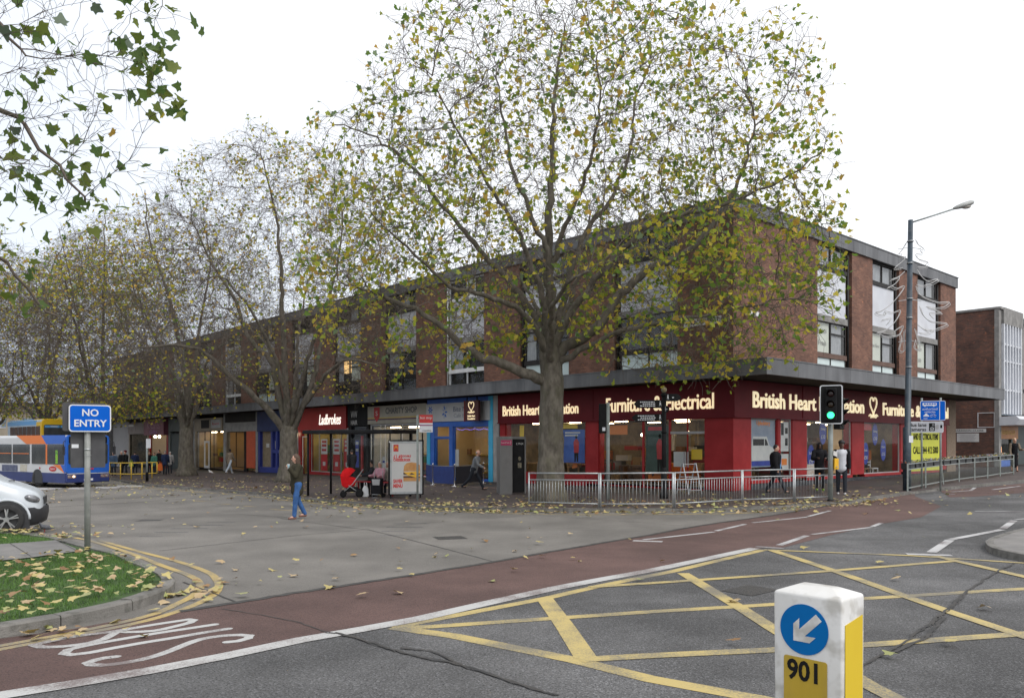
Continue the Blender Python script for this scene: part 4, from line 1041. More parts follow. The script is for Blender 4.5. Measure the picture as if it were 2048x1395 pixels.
# furniture in the shop windows
def chair(x,y,rz,m,label,z=.14):
    p=LW(x,y); t=empty('chair',(p[0],p[1],z),RZ+rz,label,'chair',)
    mb=MB(); mb.box(-.22,.22,-.22,.22,.42,.47); mb.build('seat',m,t)
    mb=MB()
    for sx in(-.2,.2): mb.box(sx-.02,sx+.02,.19,.22,.47,.95)
    for z_ in (.6,.75,.9): mb.box(-.18,.18,.195,.215,z_-.03,z_+.03)
    mb.build('backrest',m,t)
    for sx in(-.2,.2):
        for sy in(-.2,.2): mb=MB(); mb.box(sx-.02,sx+.02,sy-.02,sy+.02,0,.42); mb.build('leg',m,t)
    return t
def table(x,y,rz,m,label,z=.14,w=1.3,d=.8,h=.74):
    p=LW(x,y); t=empty('table',(p[0],p[1],z),RZ+rz,label,'table')
    mb=MB(); mb.box(-w/2,w/2,-d/2,d/2,h-.04,h); mb.build('tabletop',m,t)
    for sx in(-1,1):
        for sy in(-1,1): mb=MB(); mb.box(sx*(w/2-.06)-.03,sx*(w/2-.06)+.03,sy*(d/2-.06)-.03,sy*(d/2-.06)+.03,0,h-.04); mb.build('leg',m,t)
    return t
def sofa(x,y,rz,m,label,z=.14,w=1.9):
    p=LW(x,y); t=empty('sofa',(p[0],p[1],z),RZ+rz,label,'sofa')
    mb=MB(); mb.box(-w/2,w/2,-.4,.4,.08,.34); mb.build('base',m,t,bevel=.03)
    for s in(-1,1):
        mb=MB(); mb.box(s*w/2-.1,s*w/2+.1,-.42,.42,.05,.62); mb.build('armrest',m,t,bevel=.05)
        mb=MB(); mb.box(s*w/4-w/4+.11,s*w/4+w/4-.11,-.38,.22,.345,.48); mb.build('cushion',m,t,bevel=.05)
    mb=MB(); mb.box(-w/2+.1,w/2-.1,.22,.42,.345,.86); mb.build('backrest',m,t,bevel=.05)
    return t
m_wood=mat('pine_wood',(.30,.17,.07),.6,(.40,.24,.11),4,stretch=(1,6,6)); m_dwood=mat('dark_wood',(.06,.035,.02),.5,(.10,.06,.035),4)
m_orng=mat('orange_fabric',(.50,.13,.02),.9,(.6,.18,.04),6); m_brnf=mat('brown_leather',(.07,.04,.03),.5,(.11,.07,.05),4); m_crm=mat('cream_fabric',(.45,.42,.34),.9)
sofa(-3.6,1.2,0,m_orng,'orange covered sofa just inside the doors of the red corner shop')
sofa(-5.9,2.6,0,m_brnf,'brown sofa standing deeper in the red corner shop, left of the orange sofa')
table(-5.4,1.0,0,m_dwood,'dark wooden table in the shop window left of the shop assistant')
table(-8.6,1.0,0,m_wood,'wooden table with an orange price card in the window right of the big trunk')
table(-11.4,1.0,0,m_wood,'wooden table in the window behind the black telephone advert')
chair(-8.0,2.0,.4,m_dwood,'dark dining chair behind the wooden table right of the big trunk')
chair(-1.0,12.9,R(90),m_wood,'pale wooden chair in the third window of the street side, left one'); chair(-1.0,13.9,R(80),m_wh,'white slatted chair in the third window of the street side, right one')
table(-1.1,11.8,R(90),m_wood,'low pine table in the third window of the street side',h=.5)
table(-1.0,2.2,R(90),m_dwood,'dark sideboard table in the first window beside the corner pier',h=.6)
sofa(-2.6,7.5,R(90),m_brnf,'brown sofa behind the blue price tags in the middle window')
# posters: flat card inside the glass
m_pblue=mat('poster_blue',(.03,.08,.33),.5,(.05,.14,.48),1.5); m_pnavy=mat('poster_navy',(.015,.03,.25),.5,(.03,.06,.35),3); m_pyel=mat('poster_yellow',(.75,.50,.02),.5); m_pwh=mat('poster_white',(.62,.62,.60),.5,(.55,.55,.55),5)
m_por=mat('poster_orange',(.75,.22,.03),.5); m_pred=mat('poster_red',(.55,.03,.03),.5,(.4,.02,.02),4); m_ink=mat('black_ink',(.012,.012,.012),.7,spec=.1); m_grn=mat('dark_green_poster',(.03,.06,.045),.5,(.05,.09,.07),3)
def poster(parent,x0,x1,z0,z1,m,side='L',y=.10,name='poster',fig=None,lines=None,lm=None,th=.012):
    mb=MB(); mb.box(x0,x1,y,y+th,z0,z1,0)
    mats=[m]
    if fig:
        mats.append(fig); cx=x0+(x1-x0)*.62; h=(z1-z0)
        mb.prism([(cx-.14,z0+h*.30),(cx+.14,z0+h*.30),(cx+.17,z0+h*.62),(cx+.06,z0+h*.72),(cx-.06,z0+h*.72),(cx-.17,z0+h*.62)],y-.003,y,1)
        mats.append(m_ink); mb.prism([(cx-.12,z0+h*.03),(cx-.03,z0+h*.03),(cx,z0+h*.25),(cx+.03,z0+h*.03),(cx+.12,z0+h*.03),(cx+.13,z0+h*.30),(cx-.13,z0+h*.30)],y-.003,y,2)
        mb.prism([(cx+.07*math.cos(t*.7),z0+h*.78+.09*math.sin(t*.7)) for t in range(9)],y-.003,y,2)
    if lines:
        mats.append(lm or m_pwh); k=len(mats)-1
        for (a_,b_,c_,d_) in lines: mb.box(x0+(x1-x0)*a_,x0+(x1-x0)*b_,y-.003,y,z0+(z1-z0)*c_,z0+(z1-z0)*d_,k)
    return part(mb,name,mats,parent,side)
poster(B0,-9.0,-7.65,.95,2.45,m_pblue,fig=m_pred,lines=[(.1,.8,.88,.93),(.1,.7,.80,.85)])
poster(B0,-4.2,-3.05,.6,2.55,m_grn,fig=m_pred,lines=[(.1,.8,.90,.98)],lm=m_pred)
poster(B0,-12.4,-11.7,.55,1.7,m_pnavy,lines=[(.15,.85,.7,.8),(.15,.85,.4,.5),(.4,.6,.1,.2)])
poster(B0,-11.95,-11.65,1.7,2.7,m_pyel); poster(B0,-6.3,-5.2,2.2,2.6,m_por); poster(B0,-10.6,-9.9,.5,1.3,m_por); poster(B0,-2.8,-2.2,.9,1.5,m_pwh); poster(B0,-1.95,-1.45,1.2,1.6,m_pyel); poster(B0,11.2,12.0,2.45,2.75,m_pred,'R',.16); poster(B0,6.6,7.3,.45,.9,m_por,'R',.2); poster(B0,-9.25,-9.05,1.1,2.6,m_pyel); poster(B0,-9.0,-8.1,2.5,2.72,m_pyel)
q=MB(); q.prism([(-8.72,.68),(-8.42,.72),(-8.38,1.12),(-8.62,1.08)],.4,.42); part(q,'price_card',m_por,B0)
def oval(cx,cz,side='R',y=.12,t1='Dining',t2='£10'):
    mb=MB(); mb.prism([(cx+.30*math.cos(t*math.pi/12),cz+.52*math.sin(t*math.pi/12)) for t in range(24)],y,y+.012,0); o=part(mb,'price_tag',m_pnavy,B0,side)
    text(t1,.16,m_pwh,o,(cx,y-.004,cz+.15)); text(t2,.24,m_pwh,o,(cx,y-.004,cz-.2)); return o
oval(7.15,2.3,t1='Dining'); oval(6.1,1.25,t1='Sofas',t2='£99'); oval(12.3,2.25,t1='Dining'); oval(11.3,1.35,t1='Beds',t2='£50'); oval(13.2,1.5,t1='Chairs',t2='£15')
poster(B0,7.6,8.0,2.0,2.78,m_pyel,'R',.14); poster(B0,8.35,9.3,.5,2.75,mat('plywood_board',(.50,.30,.13),.7,(.6,.38,.18),2),'R',.3)
# first window: van picture poster, notices
pv=poster(B0,1.35,3.15,.9,2.75,mat('grey_blue_poster',(.20,.25,.34),.5,(.28,.33,.42),2),'R',.10)
q=MB(); q.prism([(1.4,1.15),(3.1,1.15),(3.1,1.6),(2.7,1.75),(2.5,2.1),(1.5,2.1),(1.4,1.7)],.09,.098,0); q.prism([(1.5,1.75),(2.3,1.75),(2.3,2.0),(1.5,2.0)],.086,.089,1); q.prism([(2.36,1.75),(2.62,1.75),(2.46,2.0),(2.36,2.0)],.086,.089,1); q.prism([(1.4,.95),(3.1,.95),(3.1,1.14),(1.4,1.14)],.086,.098,2)
q.build('van_picture',[m_pwh,m_ink,m_pnavy],pv)
text('Upholstery',.22,m_por,pv,(2.25,.09,2.62),bold=.01)
poster(B0,3.5,4.2,1.5,2.7,m_pwh,'R',.10,lines=[(.15,.45,.55,.95),(.6,.9,.6,.8),(.6,.9,.2,.45)],lm=m_ink); poster(B0,3.5,4.2,.75,1.4,m_pwh,'R',.10,lines=[(.2,.8,.3,.7)],lm=m_por)
poster(B0,5.62,6.6,.45,.95,mat('photo_card',(.45,.30,.22),.6,(.6,.6,.58),9),'R',.10)
q=MB(); 
for i in range(7): q.box(5.65+.14*i,5.74+.14*i,.2,.3,.45,.9)
# yellow hoarding board
yb=MB(); yb.box(15.95,19.95,-.05,.3,.40,2.82,0); yb=part(yb,'advert_board',mat('yellow_board',(.55,.58,.03),.5,(.62,.64,.05),1),B0,'R')
for s_,z_,sz,w_ in (('GOOD QUALITY FURNITURE',2.55,.42,3.7),('AND ELECTRICAL ITEMS',2.15,.42,3.3),('CALL 0844 412 5000',1.45,.5,3.3),('FOR FREE COLLECTION',.72,.42,3.4)):
    text(s_,sz,m_ink,yb,(17.95,-.055,z_),bold=.012,width=w_)
q=MB(); q.box(15.9,20.0,-.04,.2,.28,.39); q.box(20.0,20.1,-.04,.2,.28,2.82); part(q,'red_frame',m_redp,B0,'R')
mb=MB(); mb.box(21.0,22.3,0,.4,Z0,4.23); part(mb,'end_pier',mat('rough_stock_brick',(.16,.12,.085),.95,(.24,.18,.13),9,bump=.6),B0,'R')
mb=MB(); mb.box(-12,-.45,22.0,22.3,Z0,10.5); mb.build('end_wall',m_brick,B0)
# street name plate
sp_=empty('street_sign',LW(-1.35,-.03)+(6.52,),RZ,'white street name plate on the brick wall above the canopy','street sign')
mb=MB(); mb.box(-.85,.85,-.02,0,-.14,.14); mb.build('plate',m_pwh,sp_); text('NARROW STREET',.2,m_ink,sp_,(0,-.024,0),width=1.5,bold=.003)
for i in range(2):
    sl_=empty('floodlight',LW(.06,.75+.5*i)+(6.75,),RZ+R(90),('small white floodlight on the brick corner, %s of a pair'%('left one' if i==0 else 'right one')),'floodlight'); mb=MB(); mb.box(-.12,.12,-.22,-.04,-.09,.09); mb.build('lamp_housing',m_wh,sl_,bevel=.02); mb=MB(); mb.box(-.02,.02,-.04,0,-.03,.03); mb.build('bracket',m_gr,sl_)
# ---- the other shops of the parade ----
def room(x0,x1,wallm,depth=3.0,lights=True,goods=None,seed=1,z=.0):
    mb=MB(); mb.box(x0,x1,.3,depth,-.35,-.30,0); mb.box(x0,x1,depth-.05,depth,-.3,2.9,1); mb.box(x0,x1,.3,depth,2.84,2.88,2); mb.box(x0,x0+.06,.3,depth,-.3,2.84,1); mb.box(x1-.06,x1,.3,depth,-.3,2.84,1)
    rr=random.Random(seed)
    gm=[mat('goods_%s'%n,c,.6) for n,c in (('red',(.4,.04,.03)),('yellow',(.5,.36,.06)),('blue',(.05,.1,.3)),('white',(.5,.5,.48)),('brown',(.2,.1,.05)),('green',(.05,.16,.06)))]
    if goods:
        for k in range(goods):
            x=rr.uniform(x0+.3,x1-.5); y=rr.uniform(.9,depth-.6); h=rr.uniform(.2,.6); w=rr.uniform(.15,.6); zz=rr.choice((-.3,.2,.7,1.2))
            mb.box(x,x+w,y,y+w*.6,zz,zz+h,3+rr.randrange(6))
        for zz in (.18,.68,1.18): mb.box(x0+.1,x1-.1,depth-.6,depth-.1,zz-.03,zz,4+rr.randrange(2))
    o=mb.build('shop_interior',[m_floorin,wallm,m_ceil]+gm,B0)
    if lights:
        q=MB(); n=max(1,int((x1-x0)/2))
        for k in range(n):
            xx=x0+(k+.5)*(x1-x0)/n; q.box(xx-.5,xx+.5,1.2,1.3,2.76,2.82)
        build_split(q,'strip_light',m_lite,o)
    return o
m_navy=mat('navy_paint',(.012,.025,.10),.5,(.02,.04,.14),2); m_cblue=mat('bright_blue_paint',(.02,.10,.42),.4,(.03,.13,.5),2); m_cyan=mat('cyan_paint',(.04,.36,.58),.4,(.05,.42,.65),2)
m_signw=mat('sign_white',(.48,.49,.50),.5,(.42,.43,.44),1.5); m_signc=mat('sign_cream',(.34,.32,.26),.6,(.40,.38,.32),1.5); m_beige=mat('beige_board',(.30,.26,.20),.7,(.36,.31,.24),2)
m_shut=mat('dark_green_shutter',(.02,.035,.035),.5,(.03,.05,.05),2); m_pil=mat('pale_pilaster',(.25,.25,.25),.8,(.34,.34,.33),2,bump=.2)
def pilaster(x0,x1,z0=Z0,z1=4.22,m=None): mb=MB(); mb.box(x0,x1,-.06,.35,z0,z1); return mb.build('pilaster',m or m_pil,B0)
def signb(x0,x1,z0,z1,m,y=-.12): mb=MB(); mb.box(x0,x1,y,.2,z0,z1); return mb.build('shop_sign',m,B0)
pilaster(-13.75,-13.32)
# cafe
sg=signb(-19.4,-13.95,3.0,3.98,m_signw); mb=MB(); mb.box(-19.4,-13.75,-.05,.3,3.98,4.22); mb.box(-19.4,-13.75,-.05,.3,2.72,2.98); build_split(mb,'fascia_board',m_cblue,B0)
text('Bite Me',.38,mat('grey_letter',(.12,.14,.2),.6),sg,(-16.3,-.125,3.62),width=1.3); text('Cafe Bar',.30,mat('grey_letter2',(.25,.27,.32),.6),sg,(-16.3,-.125,3.28),width=1.2)
q=MB()
for k in range(7):
    t=k*math.pi*2/7; q.prism([(-17.7+.13*math.cos(t)+.11*math.cos(a_)*math.cos(t)-.05*math.sin(a_)*math.sin(t),3.5+.24*math.sin(t)+.11*math.cos(a_)*math.sin(t)+.05*math.sin(a_)*math.cos(t)) for a_ in [j*math.pi/5 for j in range(10)]],-.128,-.121,k%2)
q.build('petal_logo',[m_cblue,mat('lilac',(.3,.36,.5),.6)],sg)
q=MB()
for k in range(6):
    t=k*math.pi*2/6; q.prism([(-19.0+.13*math.cos(t)+.09*math.cos(a_)*math.cos(t)-.04*math.sin(a_)*math.sin(t),3.65+.12*math.sin(t)+.09*math.cos(a_)*math.sin(t)+.04*math.sin(a_)*math.cos(t)) for a_ in [j*math.pi/5 for j in range(10)]],-.128,-.121,0)
q.build('petal_logo',[m_cblue],sg)
mb=MB(); mb.box(-14.1,-13.76,-.08,.3,-.35,4.2,0); mb.box(-19.4,-19.1,-.08,.3,-.35,2.98,0); build_split(mb,'pilaster',m_cyan,B0)
mb=MB(); mb.box(-19.1,-18.75,-.05,.2,-.35,2.72); mb.box(-17.4,-17.1,-.05,.2,-.35,2.72); mb.box(-18.75,-17.4,-.05,.2,2.1,2.2); mb.box(-17.1,-14.1,-.05,.2,-.35,-.05); build_split(mb,'shopfront_frame',m_cblue,B0)
wnd(B0,-17.1,-14.1,-.05,2.72,'L',fm=m_cblue); dr=wnd(B0,-18.75,-17.4,-.3,2.1,'L',name='door',fm=m_cblue)
poster(B0,-17.05,-16.75,.0,1.5,m_pwh); 
ro=room(-19.4,-13.8,mat('peach_wall',(.55,.42,.24),.8,(.62,.48,.28),1),3.4,True,6,3)
# dark diagonal painted band on the cafe wall
q=MB(); q.tube([(-16.6,3.30,2.0),(-16.45,3.30,2.25),(-16.2,3.3,2.3),(-14.2,3.3,.9)],.11,6); q.tube([(-16.6,3.30,2.0),(-16.55,3.3,1.75),(-14.4,3.3,.35)],.11,6); q.build('wall_stripe',m_dark,ro)
m_fairy=mat('fairy_light',(.25,.2,1),.5,emit=3)
q=MB()
for k in range(26):
    x=-17.0+k*.105; q.ell((x,.2,2.6-.07*abs(math.sin(k*.45))),(.014,.014,.014),0,6,4)
q.build('fairy_lights',m_fairy,B0)
# projecting square sign
ps=empty('projecting_sign',LW(-14.75,-.55)+(3.48,),RZ,'red illuminated square heart sign hanging under the canopy by the cafe','sign')
mb=MB(); mb.box(-.62,.5,-.06,.06,-.52,.52,0); mb.box(-.66,-.62,-.07,.07,-.53,.53,1); mb.build('sign_box',[mat('dark_red_panel',(.07,.008,.008),.4),m_redp],ps); heart(ps,(-.06,-.07,.16),(0,0,0),.58,m_lettero,.022)
text('British Heart',.13,m_lettero,ps,(-.06,-.065,-.27),width=.6,bold=.003); text('Foundation',.13,m_lettero,ps,(-.06,-.065,-.41),width=.6,bold=.003)
mb=MB(); mb.box(-.5,-.46,-.02,.02,.52,.72); mb.box(.3,.34,-.02,.02,.52,.72); mb.build('bracket',m_bk,ps)
# charity shop
sg=signb(-25.5,-19.42,2.98,4.05,m_signc); text('CHARITY SHOP',.5,mat('slate_letter',(.05,.06,.08),.6),sg,(-21.9,-.125,3.72),width=3.2,bold=.004)
q=MB(); q.box(-25.48,-19.44,-.128,-.121,3.30,3.36,0); q.box(-25.48,-19.44,-.128,-.121,3.21,3.28,1); q.prism([(-24.75,3.98),(-24.15,3.98),(-24.15,3.4),(-24.45,3.1),(-24.75,3.4)],-.14,-.121,2); q.build('sign_bands',[mat('gold_band',(.55,.40,.08),.5),mat('purple_band',(.07,.02,.06),.5),m_pred],sg)
text('S',.4,m_pwh,sg,(-24.45,-.145,3.6),width=.22)
wnd(B0,-25.4,-19.5,-.05,2.95,'L',fm=m_wh,mull=(-24.3,-23.8,-22)); room(-25.5,-19.5,mat('white_wall',(.42,.44,.45),.8,(.5,.5,.5),3),3,True,14,4)
poster(B0,-23.6,-23.2,.9,1.5,m_pwh,lines=[(.3,.7,.3,.7)],lm=m_ink); poster(B0,-24.2,-23.85,.3,1.0,m_pwh,lines=[(.1,.9,.5,.7)],lm=m_pnavy)
# narrow dark unit
sg=signb(-27.9,-25.52,2.9,4.2,m_bk); text('WW',.62,m_pwh,sg,(-27.1,-.125,3.6),width=.75); text('HAIR',.42,m_pwh,sg,(-27.1,-.125,3.1),width=.75)
mb=MB(); mb.box(-27.9,-27.55,-.05,.2,-1,2.9); mb.box(-25.75,-25.5,-.05,.2,-1,2.9); build_split(mb,'shopfront_frame',m_bk,B0)
wnd(B0,-27.5,-25.8,-.3,2.9,'L',fm=m_bk); room(-27.8,-25.6,m_in,2.2,False); q=MB(); q.box(-26.7,-26.5,.12,.2,.0,2.3); q.build('red_post',m_pred,B0)
poster(B0,-27.3,-26.9,.3,2.0,m_pnavy,lines=[(.1,.9,.6,.7),(.1,.9,.85,.95)])
# betting shop
sg=signb(-34.7,-28.1,2.72,4.2,mat('bright_red_sign',(.30,.012,.012),.35,(.36,.016,.016),1)); text('Ladbrokes',.95,mat('lit_white_letter',(1,.9,.8),.5,emit=1.0),sg,(-30.2,-.125,3.35),width=2.9,bold=.012,shear=.25,ext=.01)
pilaster(-28.1,-27.92,-1,2.8)
mb=MB(); mb.box(-34.7,-34.3,-.05,.2,-1,2.72); mb.box(-33.2,-33.0,-.05,.2,-1,2.72); mb.box(-33,-28.1,-.05,.2,-1,-.1); build_split(mb,'shopfront_frame',m_redp,B0)
wnd(B0,-33.0,-28.15,-.1,2.72,'L',fm=m_gr,mull=(-31.9,-30.2,-29.0)); wnd(B0,-34.3,-33.2,-.4,2.3,'L',name='door',fm=m_wh)
room(-34.7,-28.1,mat('olive_wall',(.30,.27,.13),.8,(.42,.36,.16),1.5),2.6,True,5,6)
for x_,m_ in ((-31.75,m_pwh),(-30.1,m_pwh),(-28.75,m_pred)):
    poster(B0,x_,x_+.85,1.1,2.1,m_,lines=[(.15,.85,.75,.9),(.15,.85,.5,.65),(.15,.85,.2,.35)],lm=m_pred if m_ is m_pwh else m_pwh); poster(B0,x_,x_+.85,.0,1.08,m_pred,lines=[(.3,.7,.3,.55)])
q=MB(); q.ell((-34.95,-.2,2.45),(.10,.10,.10)); build_split(q,'wall_lamp',m_tube,B0)
# blue papered shop
pilaster(-35.6,-34.72,-1,4.22,m_pil)
sg=signb(-41.3,-35.6,2.7,4.2,m_navy); mb=MB()
for x in (-41.3,-39.1,-38.3,-37.5,-36.0): mb.box(x,x+.28,-.04,.2,-1,2.7)
mb.box(-41.3,-35.6,-.04,.15,-1,.05); mb.box(-38.8,-36,-.04,.15,1.1,1.35); build_split(mb,'shopfront_frame',mat('royal_blue_paint',(.02,.035,.22),.4,(.03,.05,.3),2),B0)
mb=MB(); mb.box(-41.1,-35.8,.2,.24,0,2.7); mb.build('papered_window',mat('brown_paper',(.22,.17,.11),.8,(.30,.24,.16),4),B0); poster(B0,-40.3,-39.8,1.5,1.8,m_pwh,y=.16); poster(B0,-38.8,-38.4,1.4,2.0,m_pwh,y=.16)
# grey and orange shop
pilaster(-41.7,-41.32,-1,4.22,m_pil); pilaster(-47.9,-47.4,-1,4.22,m_pil)
sg=signb(-47.4,-41.7,3.5,4.2,m_dark); mb=MB(); mb.box(-47.4,-41.7,-.05,.2,2.75,3.48); mb.build('blank_fascia',m_pil,B0)
room(-47.4,-41.7,mat('tan_wall',(.38,.26,.12),.8,(.45,.30,.15),1),3,True,6,9); wnd(B0,-47.3,-44.0,-.1,2.75,'L',fm=m_dark,mull=(-45.6,))
mb=MB(); mb.box(-43.4,-41.8,-.05,.1,-.1,2.75); mb.build('orange_door_panel',mat('orange_paint',(.50,.07,.015),.4,(.6,.09,.02),2),B0)
mb=MB(); mb.box(-44.0,-43.4,.02,.12,-1,2.75); mb.build('doorway',m_bk,B0)
# dark window shop with white door frame
sg=signb(-54.2,-48.0,2.85,3.95,m_beige); q=MB(); q.box(-52.6,-50.8,-.13,-.121,3.1,3.8,0); q.box(-50.4,-48.3,-.13,-.121,3.1,3.8,1); q.build('sign_panel',[m_dark,m_signw],sg); text('flowers',.35,m_pred,sg,(-49.35,-.135,3.45),width=1.5)
room(-54.2,-48,mat('tan_wall2',(.34,.24,.10),.8,(.45,.34,.14),2),3,True,22,12); wnd(B0,-54.1,-48.1,-.3,2.85,'L',fm=m_bk,mull=(-52.2,-51.0,-50.2))
q=MB(); 
for a_ in ((-52.1,-51.95,-.3,2.0),(-51.15,-51.0,-.3,2.0),(-51.95,-51.15,1.85,2.0),(-51.95,-51.15,-.3,-.1)): q.box(a_[0],a_[1],-.06,.02,a_[2],a_[3])
q.build('door_frame',m_wh,B0)
pilaster(-54.7,-54.2,-1,4.22,m_pil)
# shuttered shop
mb=MB()
for k in range(34): mb.box(-60.5,-54.9,.0+.01*(k%2),.1,-1+.11*k,-1+.11*(k+1))
mb.build('roller_shutter',m_shut,B0); signb(-60.5,-54.8,2.9,4.1,mat('green_grey_sign',(.07,.085,.08),.6,(.1,.115,.11),2))
pilaster(-61,-60.5,-1,4.22,mat('green_grey_pilaster',(.12,.14,.13),.7,(.16,.18,.17),2))
# magenta awning shop
sg=signb(-66.8,-61.0,2.6,4.15,mat('purple_sign',(.12,.03,.05),.5,(.20,.06,.09),.8),y=-.5); text('K Cards',.9,mat('faded_pink',(.32,.18,.24),.6),sg,(-63.9,-.51,3.5),width=3.6); text('Gifts',.5,mat('faded_lilac',(.28,.12,.3),.6),sg,(-63.9,-.51,2.9),width=2.2)
room(-66.8,-61.1,mat('white_wall2',(.45,.43,.42),.8,(.5,.48,.46),2),3,True,10,15); mb=MB(); mb.box(-66.7,-66.4,-.05,.1,-1,2.6); mb.box(-61.6,-61.1,-.05,.1,-1,2.6); mb.box(-66.4,-61.6,-.04,.05,-1,.5); build_split(mb,'shopfront_frame',m_redp,B0)
q=MB(); q.ell((-64.6,-.1,2.45),(.13,.13,.13)); q.ell((-63.4,-.1,2.45),(.13,.13,.13)); build_split(q,'wall_lamp',m_tube,B0)
# beige shop
mb=MB(); mb.box(-73.2,-72.9,-.06,.3,-1,2.9); mb.box(-67.2,-66.9,-.06,.3,-1,2.9); build_split(mb,'shopfront_frame',m_beige,B0); sg=signb(-73.2,-66.9,2.75,3.9,mat('stone_sign',(.24,.21,.20),.7,(.32,.28,.27),1.5)); q=MB(); q.box(-73.0,-71.3,-.13,-.121,3.55,3.75); q.build('sign_bar',m_pwh,sg)
room(-73,-67,mat('dark_goods_wall',(.06,.055,.045),.8,(.16,.14,.1),5),3,False,16,18); wnd(B0,-72.9,-67.2,-.6,2.75,'L',fm=m_bk)
mb=MB(); mb.box(-79,-73.3,0,.3,Z0,4.2); mb.build('end_wall',m_gr,B0)
# ---- second building on the street side ----
b2p=LW(0,29.2)
B2=empty('brick_shop_building',(b2p[0],b2p[1],0),RZ,'dark brick building with white vertical fins, beyond the side turning on the right','building')
mb=MB(); mb.box(-16,-.15,0,.4,-1,10.1); mb.box(-16,-.6,.4,10,3.6,10.0,0); mb.box(-16,-3,.4,10,-1,3.6,0); mb.build('brick_wall',m_brick2,B2)
mb=MB(); mb.box(-16.1,.2,-.08,.5,10.12,10.26); mb.box(-.4,.22,.5,4.3,9.25,10.27); mb.box(-.15,.1,-.05,.4,-1,10.1); mb.build('concrete_parapet',m_concl,B2)
m_fin=mat('white_fin',(.52,.54,.58),.5,(.6,.62,.66),1); m_slot=mat('blue_grey_slot',(.10,.14,.18),.2,(.16,.2,.24),3)
mb=MB(); mb.box(-.3,-.1,.42,4.2,3.6,9.25,1)
for k in range(7): mb.box(-.1,.22,.5+.55*k,.68+.55*k,3.65,9.25,0)
for z in (5.15,6.95,8.0): mb.box(-.12,.18,.5,4.2,z-.05,z+.05,0)
for k in range(6):
    mb.box(-.1,-.06,.68+.55*k,1.05+.55*k,5.2,6.0,0); mb.box(-.1,-.06,.68+.55*k,1.05+.55*k,8.05,9.2,0); mb.box(-.1,-.06,.68+.55*k,.85+.55*k,6.0,6.9,0)
mb.build('fin_facade',[m_fin,m_slot],B2)
mb=MB(); mb.prism([(-.2,3.45),(1.0,3.5),(1.2,3.3),(1.0,2.95),(-.2,2.9)],0.05,4.3,0,'Y'); mb.build('canopy',m_fin,B2)
mb=MB(); mb.box(-.2,-.05,.35,4.2,2.1,2.9,0); b_=mb.build('shop_sign',mat('orange_brown_sign',(.30,.11,.02),.5,(.4,.16,.03),2),B2); text('KEBAB PIZZA',.42,mat('dull_gold',(.5,.34,.1),.6),b_,(-.04,2.2,2.5),RT,width=2.8)
mb=MB(); mb.box(-3,-2.9,.4,4.2,0,2.9,0); mb.box(-3,-.1,.4,4.2,.28,.32,1); mb.box(-.15,-.05,.35,2.6,.3,.75,2); mb.build('shop_interior',[mat('grey_shop_wall',(.3,.32,.33),.7,(.12,.12,.12),6),m_floorin,m_cblue],B2)
q=MB(); q.box(-.12,-.1,.4,2.4,.75,2.1); q.build('glass_pane',m_sglass,B2); q=MB(); q.box(-1.6,-1.5,.6,1.8,2.05,2.1); q.build('strip_light',m_lite,B2)
q=MB(); q.box(-.16,-.13,1.1,1.2,.5,1.6); q.build('neon_tube',mat('neon_multicolour',(1,.45,.2),.5,emit=4),B2)
wf=empty('wall_frame',LW(-.62,29.2-.01)+(3.27,),RZ,'empty white square frame fixed to the dark brick side wall','frame')
mb=MB()
for a_ in ((-.48,.48,.43,.47),(-.48,.48,-.47,-.43),(-.48,-.44,-.43,.43),(.44,.48,-.43,.43)): mb.box(a_[0],a_[1],-.03,0,a_[2],a_[3])
mb.build('frame_bars',m_wh,wf)
n1=empty('street_sign',LW(-1.62,29.18)+(2.62,),RZ,'long white street name plate above the square notice on the dark brick wall','street sign'); mb=MB(); mb.box(-1.0,1.0,-.02,0,-.11,.11); mb.build('plate',m_pwh,n1); text('HARRISON CLOSE',.14,m_ink,n1,(0,-.024,0),width=1.7)
n2=empty('notice_board',LW(-1.66,29.18)+(2.18,),RZ,'white rectangular notice below the street name plate on the dark brick wall','notice'); mb=MB(); mb.box(-.64,.64,-.02,0,-.27,.27,0)
for k in range(6): mb.box(-.48+.05*(k%2),.48-.07*(k%3),-.024,-.02,.17-.075*k,.195-.075*k,1)
mb.build('plate',[m_pwh,m_gr],n2)
# third building, further along
b3p=LW(.1,33.6)
B3=empty('concrete_shop_building',(b3p[0],b3p[1],0),RZ,'pale concrete fronted building with a glass strip at the right edge','building')
mb=MB(); mb.box(-12,0,0,30,3.7,9.9,0); mb.box(-12,-.6,0,30,-1,3.7,1); mb.box(-.1,.12,-.02,30,9.55,9.95,2); mb.box(-.1,.08,.2,29,5.2,5.35,2); mb.box(-.1,1.1,0,30,3.3,3.7,0); mb.build('wall',[m_concl,m_shut,m_zinc],B3)
for k in range(5):
    q=MB(); q.box(0,.06,.6+5.5*k,5.4+5.5*k,5.4,6.3,0); q.box(0,.05,.6+5.5*k,5.4+5.5*k,8.9,9.5,0); w_=q.build('window',m_slot,B3); q=MB(); [q.box(.06,.09,.6+5.5*k+1.2*j,.66+5.5*k+1.2*j,5.4,6.3) for j in range(5)]; q.build('mullion',m_wh,w_)
